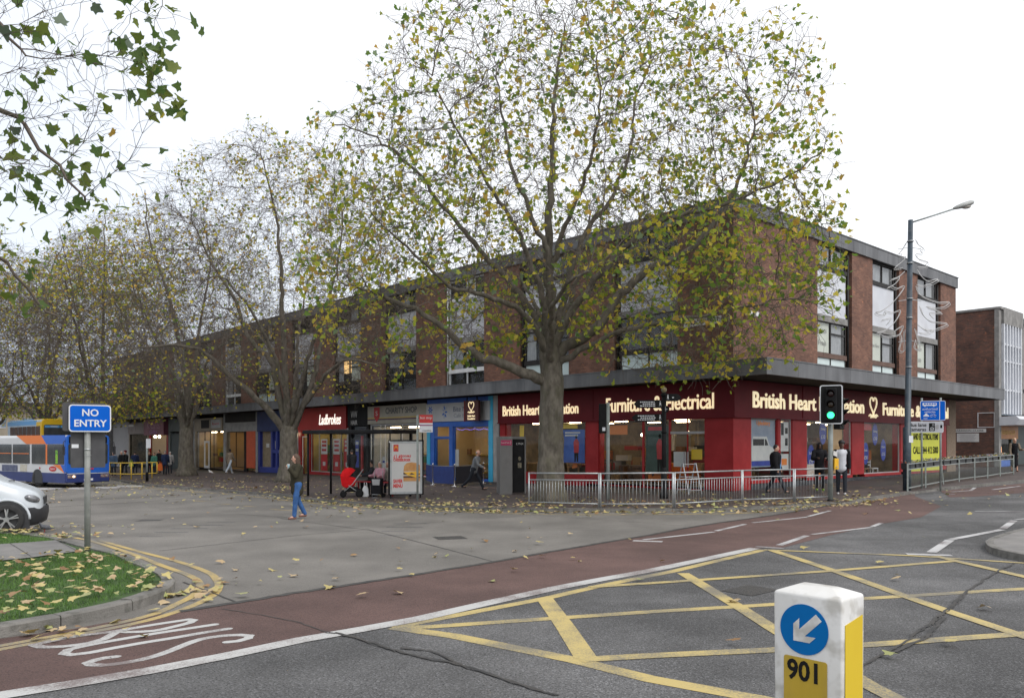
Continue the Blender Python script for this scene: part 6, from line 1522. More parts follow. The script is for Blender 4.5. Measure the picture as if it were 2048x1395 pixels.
q.prism([(cx_-w_,.86),(cx_+w_,.86),(cx_+w_,.95),(cx_-w_,.95)],-.079,-.074,1); q.prism([(cx_-w_,.75),(cx_+w_,.74),(cx_+w_,.81),(cx_-w_,.81)],-.079,-.074,1)
q.prism([(cx_-w_,.95),(cx_+w_,.98),(cx_+w_,.92),(cx_+.15,.84),(cx_,.93),(cx_-.12,.84)],-.081,-.0795,2); q.prism([(cx_-w_,.84),(cx_+w_,.86),(cx_+w_,.80),(cx_+.18,.74),(cx_-.05,.81)],-.081,-.0795,2)
q.build('burger_picture',[mat('bun_brown',(.48,.22,.07),.6,(.58,.32,.12),6),mat('patty_brown',(.08,.04,.03),.7),mat('cheese_yellow',(.80,.45,.03),.5)],po)
q=MB(); q.ell((-.02,-.09,2.05),(.03,.02,.03)); q.build('lamp_dot',m_pwh,cb_)
# roof and posts run back along the kerb to the left
rdir=R(180-31)-rz
c_,s_=math.cos(rdir),math.sin(rdir)
Mr=Matrix.Rotation(rdir,4,'Z')
mb=MB(); mb.box(-.2,4.3,-1.35,.12,2.36,2.50,0,Mr); mb.build('roof',m_bk,SH,bevel=.02)
for k,(a_,b_) in enumerate(((.05,-1.25),(2.1,-1.25),(4.1,-1.25),(4.1,.0),(1.35,-.0))):
    if k==4: continue
    p=Mr@Vector((a_,b_,0)); mb=MB(); mb.tube([(p.x,p.y,-.1),(p.x,p.y,2.37)],.045,8); mb.build('post',m_bk,SH)
mb=MB(); mb.box(-.02,.02,-.05,.02,2.1,2.38); mb.box(Wd-.04,Wd,-.05,.02,2.1,2.38); mb.box(Wd*.33-.02,Wd*.33+.02,-.05,.02,2.12,2.38); mb.box(Wd*.66-.02,Wd*.66+.02,-.05,.02,2.12,2.38); build_split(mb,'roof_strut',m_bk,SH)
mb=MB(); mb.box(.3,4.0,-1.20,-1.17,.35,2.2,0,Mr); gl_=mb.build('back_glass',m_sglass,SH)
mb=MB(); mb.box(.3,2.6,-1.05,-.75,.50,.54,0,Mr); mb.box(.6,.64,-.93,-.87,-.05,.5,0,Mr); mb.box(2.3,2.34,-.93,-.87,-.05,.5,0,Mr); mb.build('bench',m_redp,SH)
x3,y3,z3=at3(835,1001,.1)
T=empty('bus_stop_pole',(x3,y3,z3),facing(x3,y3),'grey bus stop pole with a red and white flag in front of the shelter advert','bus stop')
mb=MB(); mb.tube([(0,0,-.1),(0,0,2.95)],.038,10); mb.build('pole',m_gpole,T); mb=MB(); mb.box(.06,.52,-.02,.0,2.36,2.96,1); mb.box(.06,.52,-.024,-.020,2.68,2.96,0); mb.box(.06,.52,-.024,-.020,2.58,2.62,2); f_=mb.build('flag',[m_pred,m_swhite,mat('plum_line',(.25,.05,.15),.5)],T)
text('bus stop',.13,m_pwh,f_,(.29,-.026,2.86),width=.40); text('coastline',.075,m_ink,f_,(.32,-.026,2.42),width=.3)
# ---- far stop pole and yellow barrier ----
x,y,z=at3(294,962,.1)
T=empty('bus_stop_pole',(x,y,z),facing(x,y),'thin grey pole with a small flag behind the yellow rail','bus stop'); mb=MB(); mb.tube([(0,0,-.1),(0,0,2.5)],.055,8); mb.build('pole',m_gpole,T); mb=MB(); mb.box(-.05,.2,-.07,-.05,1.95,2.5); mb.build('flag',m_swhite,T); mb=MB(); mb.lathe([(.08,0),(.08,.5),(.06,.55)],8); mb.build('black_sleeve',m_bk,T)
m_yrail=mat('rail_yellow',(.62,.40,.03),.5,(.70,.48,.06),3)
yp=[at3(px,py,.1) for px,py in ((219,956.5),(241,957.5),(262.5,958),(284,957.5),(304,956))]
yp=[(p[0],p[1],p[2]) for p in yp]
T=empty('yellow_barrier',yp[0],0,'low yellow pedestrian barrier at the bus bay','barrier')
for i,p in enumerate(yp+[Vector(yp[4])+Vector((.28,.1,0))]):
    q=Vector(p)-Vector(yp[0]); mb=MB(); mb.tube([q+Vector((0,0,-.1 if i<5 else .3)),q+Vector((0,0,1.05))],.035,8); mb.build('post',m_yrail,T)
for zz in (1.03,.33):
    mb=MB(); mb.tube([Vector(p)-Vector(yp[0])+Vector((0,0,zz)) for p in yp]+[Vector(yp[4])-Vector(yp[0])+Vector((.28,.1,zz))],.03,8); mb.build('rail',m_yrail,T)
# ---- cafe barriers ----
cb=[at3(px,py,.1) for px,py in ((852,963),(866,969),(909,972),(967,966))]
for i in range(1,4):
    T=empty('barrier_post',cb[i],0,['','left chrome post of the navy cafe screen','middle chrome post of the navy cafe screen','right chrome post of the navy cafe screen'][i],'post','chrome posts of the cafe screen')
    mb=MB(); mb.lathe([(.16,0),(.15,.02),(.03,.035),(.025,.08),(.025,.95),(.04,.97),(.03,1.02)],12); mb.build('stanchion',mat('chrome',(.6,.6,.6),.15,metal=1),T)
for i in range(3):
    a=Vector(cb[i]);b=Vector(cb[i+1]); 
    T=empty('cafe_screen',a,0,['left','middle','right'][i]+' navy canvas panel of the cafe screen','barrier','navy canvas panels outside the cafe'); L=b-a; 
    mb=MB(); mb.bar(L*.04+Vector((0,0,.5)),L*.96+Vector((0,0,.5)),.015,.8); mb.build('canvas',mat('navy_canvas',(.015,.03,.14),.8,(.02,.045,.19),3) if i<2 else mat('dark_canvas',(.01,.012,.02),.8),T)
    mb=MB(); mb.bar(L*.02+Vector((0,0,.92)),L*.98+Vector((0,0,.92)),.02,.02); mb.build('rail',m_galv,T)
# ================= people =================
def skin(name,c): return mat('skin_'+name,c,.55,(c[0]*1.1,c[1]*1.05,c[2]*1.02),20)
SK={'light':skin('light',(.52,.30,.22)),'dark':skin('dark',(.09,.05,.035)),'mid':skin('mid',(.36,.20,.13))}
def cloth(name,c,v=1.35): return mat('cloth_'+name,c,.95,tuple(min(1,q*v) for q in c),9,bump=.25,bscale=22,spec=.12)
def remesh(mb,name,m,parent,vox,smooth=4):
    o=mb.build(name,m); md=o.modifiers.new('r','REMESH'); md.mode='VOXEL'; md.voxel_size=vox; md.use_smooth_shade=True
    s_=o.modifiers.new('s','SMOOTH'); s_.iterations=smooth; s_.factor=.5
    me=bake(o); bpy.data.objects.remove(o); me.name=name
    if not me.materials: me.materials.append(m)
    q=bpy.data.objects.new(name,me); COL.objects.link(q); q.parent=parent; return q
def cap(mb,a,b,ra,rb,n=12,sx=1):
    """capsule with rounded ends between a and b"""
    a=Vector(a);b=Vector(b); d=(b-a); L=d.length or 1e-6; d=d/L
    pts=[a-d*ra*.95,a-d*ra*.7,a-d*ra*.3,a,b,b+d*rb*.3,b+d*rb*.7,b+d*rb*.95]; rr=[ra*.25,ra*.7,ra*.95,ra,rb,rb*.95,rb*.7,rb*.25]
    mb.tube(pts,rr,n)
def person(pos,yaw,lab,h=1.74,pose=None,top=None,legs=None,shoes=None,hair=None,skn='light',hairlen='short',vox=.013,fingers=False,coat=.02,coatlen=.12,hood=False,sleeve=None,group=None,bulk=1.0,extra=None,skirt=None,openfront=None,cat='person'):
    """local frame: faces +y, x is the person's right... z up"""
    P=dict(hl=18,hr=-14,kl=8,kr=22,al=-20,ar=18,el=15,er=25,lean=3,abl=9,abr=9,head=0,nod=0,sit=False,handsfront=False); P.update(pose or {})
    s=h/1.74; T=empty('person',pos,yaw,lab,cat,group)
    hipz=.92; thigh=.44; shin=.42
    if P['sit']: hipz=.52
    J={}
    def leg(sx,hip,knee):
        a=Vector((sx*.095,0,hipz)); d=Vector((sx*.02,math.sin(R(hip)),-math.cos(R(hip)))).normalized(); k=a+d*thigh
        d2=Vector((0,math.sin(R(hip-knee)),-math.cos(R(hip-knee)))).normalized(); an=k+d2*shin; return a,k,an
    LL=leg(-1,P['hl'],P['kl']); RR_=leg(1,P['hr'],P['kr'])
    low=min(LL[2].z,RR_[2].z)-.075
    off=-low
    def sh(t): return tuple(v+Vector((0,0,off)) for v in t)
    LL=sh(LL); RR_=sh(RR_); hz=hipz+off
    le=R(P['lean']); 
    def up(x,y,z): # torso frame
        return Vector((x,y*math.cos(le)+z*math.sin(le),hz+z*math.cos(le)-y*math.sin(le)))
    def arm(sx,pit,ab,el):
        a=up(sx*.185,0,.50); d=Vector((sx*math.sin(R(ab)),math.sin(R(pit)),-math.cos(R(pit))*math.cos(R(ab)))).normalized(); e=a+d*.29
        d2=Vector((sx*math.sin(R(ab*.3))-(sx*.55 if P['handsfront'] else 0),math.sin(R(pit+el)),-math.cos(R(pit+el)))).normalized(); w=e+d2*.25; return a,e,w,d2
    AL=arm(-1,P['al'],P['abl'],P['el']); AR_=arm(1,P['ar'],P['abr'],P['er'])
    neck=up(0,.0,.56); hc=neck+Vector((0,.025,.155)); hr_=Matrix.Rotation(R(P['head']),3,'Z')@Matrix.Rotation(R(-P['nod']),3,'X')
    def hd(x,y,z): return hc+hr_@Vector((x,y,z))
    S_=lambda v:tuple(q*s for q in v)
    # body
    mb=MB()
    def C(a,b,ra,rb,n=12): cap(mb,Vector(a)*s,Vector(b)*s,ra*s,rb*s,n)
    C(up(0,0,.02),up(0,0,.18),.125,.115,14); C(up(0,0,.18),up(0,.005,.42),.115,.13,14); C(up(-.12,0,.46),up(.12,0,.46),.075,.075); C(up(0,0,.5),hc+Vector((0,-.01,-.06)),.06,.055)
    mb.ell(S_(hd(0,0,.01)),(.074*s,.092*s,.112*s),0,16,12,hr_.copy()); mb.ell(S_(hd(0,.035,-.055)),(.052*s,.052*s,.055*s),0,12,8,hr_.copy()); mb.ell(S_(hd(0,.098,-.012)),(.013*s,.022*s,.024*s),0,8,6,hr_.copy())
    for sx in(-1,1): mb.ell(S_(hd(sx*.076,.0,-.01)),(.010*s,.02*s,.032*s),0,8,6,hr_.copy())
    for L_ in (LL,RR_): C(L_[0],L_[1],.078,.052); C(L_[1],L_[2],.052,.034); C(L_[2],L_[2]+Vector((0,.12,-.035)),.034,.028)
    for A_,sx in ((AL,-1),(AR_,1)):
        C(A_[0],A_[1],.048,.038); C(A_[1],A_[2],.036,.026)
        d=A_[3]; side=Vector((sx,0,0)); fw=d.cross(side).normalized(); pal=A_[2]+d*.055
        C(A_[2],pal,.024,.03)
        if fingers:
            lat=fw
            for k,(o,l) in enumerate(((-.027,.062),(-.009,.07),(.009,.066),(.027,.052))):
                b0=pal+d*.015+lat*o; b1=b0+d*l*.55; b2=b1+(d*.6-side*.7).normalized()*l*.5
                C(b0,b1,.0095,.009,8); C(b1,b2,.009,.0075,8)
            t0=A_[2]+d*.025-lat*.022; C(t0,t0+(d*.7-lat*.7).normalized()*.05,.011,.009,8)
        else: C(pal,pal+d*.06-side*.02,.026,.018)
    body=remesh(mb,'body',SK[skn],T,vox)
    # face details
    if vox<.016:
        q=MB()
        for sx in(-1,1): q.ell(S_(hd(sx*.03,.083,.012)),(.011*s,.006*s,.006*s),0,8,5)
        build_split(q,'eye',m_ink,T)
        q=MB(); q.ell(S_(hd(0,.088,-.058)),(.022*s,.006*s,.005*s)); q.build('mouth',mat('lips',(.25,.07,.06),.5),T)
    # trousers
    if legs is not None:
        mb=MB(); C(up(-.05,0,.02),up(.05,0,.02),.135,.135); C(up(0,0,.02),up(0,0,.12),.13,.125)
        for L_ in (LL,RR_): C(L_[0],L_[1],.098*bulk,.070); C(L_[1],L_[2]+Vector((0,0,.02)),.070,.058); 
        remesh(mb,'trousers',legs,T,vox)
    if skirt is not None:
        mb=MB(); C(up(0,0,.05),(LL[1]+RR_[1])/2+Vector((0,0,-.12)),.15,.17); remesh(mb,'skirt',skirt,T,vox)
    # top
    if top is not None:
        mb=MB(); c=coat
        C(up(-.02,0,-coatlen),up(.02,0,-coatlen),.132+c,.132+c); C(up(0,0,-coatlen),up(0,0,.2),.135+c,.125+c,14); C(up(0,0,.2),up(0,.0,.42),.125*bulk+c,.135*bulk+c,14); C(up(-.13,0,.47),up(.13,0,.47),.078+c*.7,.078+c*.7)
        if sleeve is None:
            for A_ in (AL,AR_): C(A_[0],A_[1],.062+c*.6,.052+c*.6); C(A_[1],A_[2],.050+c*.6,.040+c*.6)
        C(up(0,-.01,.5),up(0,0,.56),.085,.068)
        if hood: mb.ell(S_(hd(0,-.018,.012)),(.098*s,.108*s,.132*s),0,14,10,hr_.copy()); C(up(0,-.03,.5),hd(0,-.03,-.05),.1,.09)
        remesh(mb,'jacket',top,T,vox)
        if sleeve is not None:
            for A_ in (AL,AR_): mb=MB(); C(A_[0],A_[1],.066+c*.6,.054+c*.6); C(A_[1],A_[2],.052+c*.6,.040+c*.6); remesh(mb,'sleeve',sleeve,T,vox)
        if openfront is not None:
            mb=MB(); C(up(0,.06+c,-.02),up(0,.085+c,.42),.075,.07); o=remesh(mb,'shirt',openfront,T,vox)
    # shoes
    if shoes is not None:
        for L_,sx in ((LL,-1),(RR_,1)):
            mb=MB(); a=L_[2]; C(a+Vector((0,-.02,-.035)),a+Vector((0,.14,-.045)),.042,.036); mb.v=[(v[0],v[1],max(v[2],(a.z-.078)*s)) for v in mb.v]
            remesh(mb,'shoe',shoes,T,vox)
    if hair is not None:
        mb=MB(); mb.ell(S_(hd(0,-.016,.035)),(.084*s,.094*s,.103*s),0,14,10,hr_.copy())
        if hairlen=='long': C(hd(0,-.05,.02),hd(0,-.065,-.14),.075,.065); C(hd(-.06,-.01,.02),hd(-.062,-.02,-.12),.028,.022); C(hd(.06,-.01,.02),hd(.062,-.02,-.12),.028,.022)
        if hairlen=='hat': C(hd(0,.02,.085),hd(0,-.02,.09),.1,.1)
        if hairlen=='bald':
            mb=MB(); C(hd(-.065,-.03,.0),hd(.065,-.03,.0),.035,.035); C(hd(-.04,-.07,.0),hd(.04,-.07,.0),.032,.032)
        o=remesh(mb,'hair',hair,T,vox)
        if hairlen!='bald':
            # keep the face clear
            bm=bmesh.new(); bm.from_mesh(o.data); inv=hr_.inverted()
            kill=[v for v in bm.verts if (lambda q:q.y>.045 and q.z<.062)(inv@(Vector(v.co)/s-hc))]
            bmesh.ops.delete(bm,geom=kill,context='VERTS'); bm.to_mesh(o.data); bm.free()
    T['_s']=s; del T['_s']
    return T,dict(hl=AL,hr=AR_,hd=hd,s=s,up=up)
J_ol=cloth('olive',(.035,.032,.022)); J_bk=cloth('black',(.012,.012,.014)); J_gy=cloth('grey',(.15,.16,.17)); Jn=cloth('jeans',(.035,.085,.21),1.5); Dk=cloth('charcoal',(.025,.028,.035)); Nv=cloth('navy',(.02,.03,.07)); Lj=cloth('pale_denim',(.35,.40,.46),1.2)
Br=cloth('brown',(.16,.13,.10)); Pk=cloth('pink',(.45,.25,.30)); Wt=cloth('white',(.50,.51,.55),1.15); Mr_=cloth('maroon',(.22,.02,.05)); Bl=cloth('blue_shirt',(.10,.28,.55),1.2); Gt=cloth('teal',(.05,.16,.12)); Cr=cloth('cream',(.45,.43,.38),1.15)
H_br=mat('hair_brown',(.05,.028,.018),.6,(.09,.05,.03),40); H_bk=mat('hair_black',(.012,.01,.01),.6); H_gy=mat('hair_grey',(.28,.27,.26),.7,(.36,.35,.34),30); H_wh=mat('hair_white',(.52,.5,.48),.7); H_bl=mat('hair_blonde',(.42,.30,.18),.7,(.5,.38,.25),30)
S_bn=mat('shoe_brown',(.16,.07,.05),.5); S_bk=mat('shoe_black',(.015,.015,.015),.5); S_wh=mat('shoe_white',(.6,.6,.62),.5); S_gn=mat('shoe_green',(.25,.45,.05),.5); S_tr=mat('shoe_trainer',(.45,.45,.47),.5)
def at_feet(px,py,h=.1): return at3(px,py,h)
# woman crossing
p=at_feet(594,1037,.0)
T,q=person(p,R(122),'woman in dark olive coat and blue jeans crossing the road, drinking from a cup',1.72,dict(hl=10,hr=-9,kl=6,kr=16,al=25,el=118,abl=14,ar=-4,er=20,abr=16,lean=1,head=-18),J_ol,Jn,S_bn,H_br,'light','long',.011,True,.035,.16,bulk=1.08)
w=q['hl'][2]+q['hl'][3]*.06; s=q['s']; hdp=q['hd'](0,.14,-.03)
c_=empty('cup',(0,0,0),0,'pale blue paper cup held to the mouth of the woman crossing the road','cup'); rot=Matrix.Rotation(T.rotation_euler.z,4,'Z')
cw_=Vector(p)+rot@(Vector(w)*s); c_.location=cw_
mb=MB(); mb.lathe([(.026,-.05),(.036,.06),(.038,.065)],12); mb.build('cup_body',mat('cup_blue',(.25,.55,.65),.5,(.5,.62,.66),8),c_); mb=MB(); mb.lathe([(.039,.065),(.039,.075),(.03,.08)],12); mb.build('lid',m_wh,c_)
# man walking by the cafe
person(at_feet(948,979),R(-106),'balding man in a grey jumper walking past the cafe barriers',1.74,dict(hl=28,hr=-22,kl=6,kr=25,al=-30,ar=25,el=12,er=35,lean=16,head=0,nod=12),J_gy,Dk,S_bk,H_gy,'light','bald',.013,True,.02,.05)
# man in open black jacket
person(at_feet(1551,985),R(-118),'man in an open black jacket over a blue shirt, walking behind the thin barred rail',1.78,dict(hl=-16,hr=26,kl=14,kr=4,al=8,ar=6,el=12,er=10,lean=0,head=0),J_bk,Dk,S_bk,H_bk,'light','short',.013,True,.05,.14,bulk=1.15,openfront=Bl)
person(at_feet(1639,980),R(172),'person in a black hooded top and bright green shoes, facing the road',1.76,dict(hl=4,hr=-2,kl=2,kr=4,al=22,ar=22,el=72,er=72,lean=0,handsfront=True,abl=16,abr=16),J_bk,J_bk,S_gn,None,'dark','short',.013,True,.04,.12,hood=True)
person(at_feet(1683,988),R(160),'man in a grey body warmer with black sleeves and white shoes behind the traffic light',1.80,dict(hl=6,hr=-4,kl=4,kr=4,al=2,ar=-6,el=8,er=14,lean=0,head=10),Wt,Dk,S_wh,H_bk,'dark','hat',.013,True,.03,.05,sleeve=J_bk)
x,y,_=pz(2029,0,43.0); person((x,y,g(x,y)+.1),R(170),'blonde woman in a black dress with a brown jacket and bag beyond the flower troughs',1.78,dict(hl=4,hr=-4,kl=2,kr=2,al=20,el=70,ar=5,er=20,lean=0),J_bk,None,S_bn,H_bl,'light','long',.02,False,.02,.1,sleeve=Br,skirt=J_bk)
pp_=LW(-4.45,.95); person((pp_[0],pp_[1],.14),RZ+R(125),'shop assistant in a maroon top standing inside the corner shop window',1.70,dict(hl=2,hr=-2,kl=2,kr=2,al=15,ar=10,el=40,er=30,lean=3),Mr_,Dk,S_bk,H_bk,'mid','short',.018,False,.02,.05)
# bus shelter people
x,y,z=at3(742,990,.1)
person((x,y+.4,z),R(110),'seated woman in a black hat and red scarf at the bus shelter',1.64,dict(sit=True,hl=82,hr=80,kl=80,kr=82,al=35,ar=35,el=50,er=50,lean=6,head=20),Dk,J_bk,S_bk,H_bk,'light','hat',.018,False,.03,.05)
x,y,z=at3(759,991,.1)
person((x,y+.3,z),R(150),'white haired old woman in a pink coat seated at the bus shelter',1.60,dict(sit=True,hl=80,hr=80,kl=85,kr=80,al=30,ar=30,el=60,er=60,lean=4,head=10),Pk,J_bk,S_bk,H_wh,'light','short',.018,False,.04,.05)
x,y,z=at3(768,990,.1)
person((x+.05,y+.5,z),R(190),'person in a cream coat seated half hidden behind the shelter advert',1.60,dict(sit=True,hl=80,hr=80,kl=82,kr=82,al=25,ar=25,el=60,er=60,lean=4),Cr,Dk,S_bk,H_gy,'light','short',.02,False,.04,.05)
person(at_feet(704,965),R(30),'person all in black standing before the betting shop beyond the pushchair',1.70,dict(hl=5,hr=-5,kl=3,kr=3),J_bk,J_bk,S_bk,H_bk,'mid','short',.02,False,.035,.14)
# far people
person(at_feet(459,946),R(-20),'man in a brown jacket and pale jeans striding towards the orange shop door',1.86,dict(hl=30,hr=-24,kl=10,kr=20,al=-15,ar=15,el=20,er=20,lean=5),Br,Lj,S_wh,H_bk,'dark','short',.022,False,.03,.14)
person(at_feet(590,950),R(-60),'dark clothed person mostly hidden by the woman crossing and the second tree',1.72,None,Nv,Dk,S_bk,H_bk,'mid','short',.022,False,.03,.1)
G='people waiting on the pavement at the bus bay'
for px,py,yaw,lb,tp,lg,hr__,hl__,hh in ((227,953,200,'man in a slate blue jacket and jeans just right of the white bus front',cloth('slate_blue',(.05,.08,.13)),Dk,H_gy,'short',1.70),(244,951,160,'grey haired man in a black coat next to the slate blue jacket',J_bk,J_bk,H_wh,'short',1.74),(252,949,140,'person in black with a dark red cap behind the grey haired man',J_bk,Dk,cloth('dark_red',(.12,.02,.03)),'hat',1.74),
   (270,948,30,'person in a navy coat before the beige shop window',Nv,Dk,H_bk,'short',1.68),(299,947,190,'person in a black coat directly behind the thin grey pole',J_bk,Dk,H_bk,'short',1.66),(309,948,170,'person in a teal top between the pole and the magenta awning shop',Gt,Dk,H_bk,'short',1.58),(319,946,150,'tall person in black under the magenta awning sign',J_bk,Dk,H_bk,'short',1.78),
   (330,949,10,'stout man in a navy jacket seen from behind with an orange bag',Nv,Dk,H_gy,'short',1.72),(340,947,20,'white haired person in a pale coat right of the stout navy jacket',cloth('pale_grey',(.28,.28,.28)),Dk,H_wh,'short',1.64)):
    person(at_feet(px,py),R(yaw),lb,hh,dict(hl=6,hr=-6,kl=4,kr=4,al=8,ar=4,el=25,er=25),tp,lg,S_bk,hr__,'light',hl__,.024,False,.035,.12,group=G,bulk=1.1)
def bag(px,py,hz,m,lab,w=.3,h=.36):
    x,y,z=at3(px,py,.1); t=empty('carrier_bag',(x,y,z+hz),0,lab,'bag'); mb=MB(); mb.prism([(-w/2,h*.1),(-w*.35,0),(w*.35,0),(w/2,h*.1),(w*.42,h*.7),(w*.18,h),(-w*.18,h),(-w*.42,h*.7)],-.06,.06); mb.build('bag_body',m,t,bevel=.02); mb=MB(); mb.tube([(-.05,0,h*.95),(-.04,0,h+.12),(.04,0,h+.12),(.05,0,h*.95)],.012,5); mb.build('handle',m,t)
bag(320.5,949,.30,mat('bag_orange',(.70,.14,.01),.5),'bright orange carrier bag hanging from the hand of the stout man',.42,.55)
bag(262.5,950,.62,mat('bag_lime',(.40,.48,.06),.5),'lime green carrier bag above the yellow barrier',.3,.4)
bag(731,993,.0,m_wh,'white carrier bag standing on the ground between the pushchair and the trolley',.26,.42)
# pushchair
x,y,z=at3(703,993,.1)
T=empty('pushchair',(x,y,z),R(10),'red hooded pushchair with black frame by the shelter','pushchair')
m_prd=cloth('pram_red',(.50,.012,.015),1.2)
mb=MB(); 
for k in range(9):
    a=R(8+k*20)
hood=MB(); vs=[];n1,n2=9,10
for i in range(n1):
    a=R(-15+150*i/(n1-1))
    for j in range(n2):
        b_=R(180*j/(n2-1)); r=.33
        vs.append((-.08-r*.98*math.sin(b_)**.6*math.cos(a)*1.0,.24*math.cos(b_),.78+r*math.sin(b_)**.6*math.sin(a)))
hood.add(vs,[(i*n2+j,i*n2+j+1,(i+1)*n2+j+1,(i+1)*n2+j) for i in range(n1-1) for j in range(n2-1)],0,True); hood.build('hood',m_prd,T)
mb=MB(); mb.prism([(-.42,.86),(-.35,.42),(-.2,.34),(.12,.42),(.2,.7),(.05,.75),(-.1,.8)],-.23,.23); mb.build('seat_shell',m_prd,T,bevel=.05)
mb=MB(); mb.tube([(-.30,-.26,.18),(.05,-.26,.5),(.42,-.26,1.02)],.016,8); mb.tube([(-.30,.26,.18),(.05,.26,.5),(.42,.26,1.02)],.016,8); mb.tube([(.42,-.26,1.02),(.42,.26,1.02)],.018,8); mb.tube([(.30,-.26,.15),(-.1,-.26,.45)],.016,8); mb.tube([(.30,.26,.15),(-.1,.26,.45)],.016,8); mb.build('frame',m_galv,T)
for wx,wy,wr in ((-.30,-.27,.12),(-.30,.27,.12),(.30,-.28,.15),(.30,.28,.15)):
    mb=MB(); mb.lathe([(wr*.7,-.02),(wr,-.02),(wr,.02),(wr*.7,.02)],16,0,(wx,wy,wr),axis='Y'); w_=mb.build('wheel',m_bk,T); mb=MB(); mb.lathe([(wr*.62,-.015),(wr*.62,.015)],14,0,(wx,wy,wr),axis='Y'); mb.build('hub',m_galv,w_)
mb=MB(); mb.box(-.2,.25,-.2,.2,.2,.38); mb.build('shopping_basket',m_bk,T,bevel=.03)
# shopping trolley
x,y,z=at3(755,994,.1)
T=empty('shopping_trolley',(x,y-.05,z),R(-8),'black wheeled shopping trolley with a grey pocket in front of the old woman','trolley')
mb=MB(); mb.prism([(-.19,.12),(.19,.12),(.21,.72),(-.21,.72)],-.14,.12); mb.build('bag_body',J_bk,T,bevel=.03); mb=MB(); mb.prism([(-.13,.46),(.13,.46),(.16,.68),(-.16,.68)],-.165,-.142); mb.build('pocket',m_gr,T,bevel=.01)
mb=MB(); mb.tube([(-.15,-.15,.0),(-.15,-.15,.12),(.15,-.15,.12),(.15,-.15,.0),(-.15,-.15,.0)],.012,6); mb.tube([(-.16,.13,.1),(-.16,.16,.98),(.16,.16,.98),(.16,.13,.1)],.012,6); mb.build('frame',m_galv,T)
for sx in(-1,1): mb=MB(); mb.lathe([(.08,-.02),(.08,.02)],14,0,(sx*.2,.1,.08),axis='Y'); mb.build('wheel',m_bk,T)
# birds
def bird(px,py,h,m,lab,rz,s=1):
    x,y,z=at3(px,py,h); t=empty('pigeon' if s<1.2 else 'gull',(x,y,z),rz,lab,'bird'); mb=MB(); cap(mb,Vector((-.07,0,.11))*s,Vector((.05,0,.13))*s,.045*s,.05*s); cap(mb,Vector((.06,0,.14))*s,Vector((.10,0,.20))*s,.03*s,.024*s); mb.ell(Vector((.11,0,.215))*s,(.028*s,.022*s,.024*s)); cap(mb,Vector((-.08,0,.10))*s,Vector((-.18,0,.08))*s,.03*s,.012*s); remesh(mb,'body',m,t,.008,2)
    for sy in(-1,1): mb=MB(); mb.tube([Vector((0,sy*.02,.08))*s,Vector((.01,sy*.02,0))*s,Vector((.04,sy*.02,0.004))*s],.004*s,5); mb.build('leg',m_redp,t)
    mb=MB(); mb.tube([Vector((.135,0,.213))*s,Vector((.16,0,.205))*s],[.007*s,.002],5); mb.build('beak',m_ink,t)
bird(90,1064,.0,mat('pigeon_grey',(.06,.065,.075),.7,(.11,.115,.13),20),'dark grey pigeon on the ground before the white van',R(200))
bird(421,948,.1,mat('gull_white',(.6,.6,.6),.7),'white gull on the dark paving outside the flower shop',R(150),1.5)
# ================= vehicles =================
def wheel(t,loc,r,w,side,spokes=5,rimm=None,hubs=None):
    """wheel with its axle along local y (side=-1 looks to -y)"""
    x,y,z=loc
    mb=MB(); mb.lathe([(r*.66,-w/2),(r*.9,-w/2),(r*.985,-w*.38),(r,-w*.2),(r,w*.2),(r*.985,w*.38),(r*.9,w/2),(r*.66,w/2)],28,0,(x,y,z),axis='Y',caps=False); wh=mb.build('wheel',mat('tyre_rubber',(.018,.018,.019),.85,(.03,.03,.03),8),t)
    rm=rimm or mat('alloy',(.42,.43,.44),.3,(.5,.5,.52),4,metal=.8)
    mb=MB(); mb.lathe([(r*.72,side*w*.48),(r*.70,side*w*.46),(r*.68,side*w*.30),(r*.62,side*w*.1),(r*.62,-side*w*.3)],28,0,(x,y,z),axis='Y',caps=False); mb.build('rim',rm,wh)
    mb=MB(); mb.lathe([(r*.6,side*w*.05),(r*.59,side*w*.06)],20,0,(x,y,z),axis='Y'); mb.build('brake_disc',mat('wheel_dark',(.03,.03,.032),.6),wh)
    if spokes:
        mb=MB()
        for k in range(spokes):
            a=2*math.pi*k/spokes+.3
            for da in (-.13,.13):
                c=Vector((math.cos(a),0,math.sin(a)));c2=Vector((math.cos(a+da),0,math.sin(a+da)))
                mb.bar(Vector((x,y+side*w*.40,z))+c*r*.12,Vector((x,y+side*w*.43,z))+c2*r*.68,r*.10,r*.08)
        mb.lathe([(r*.16,-w*.46),(r*.16,w*.46)],14,0,(x,y,z),axis='Y')
        mb.build('spokes',rm,wh)
    else:
        mb=MB(); mb.lathe([(r*.62,side*w*.25),(r*.5,side*w*.32),(r*.25,side*w*.15),(r*.22,side*w*.5),(.02,side*w*.52)],20,0,(x,y,z),axis='Y'); mb.build('hub_cap',rm,wh)
    return wh
m_van=mat('silver_white_paint',(.50,.54,.58),.25,(.54,.58,.62),1,spec=.6); m_blkp=mat('black_plastic',(.022,.023,.026),.55,(.035,.036,.04),5)
m_wind=mat('dark_car_glass',(.02,.025,.028),.05,spec=.9)
x0,y0,_=at3(13,1069,.0)
VN=empty('white_van',(x0-math.sin(R(27))*.985,y0+math.cos(R(27))*.985,g(x0,y0)),R(27),'silver-white van nose with alloy wheel at the left edge, behind the verge','van')
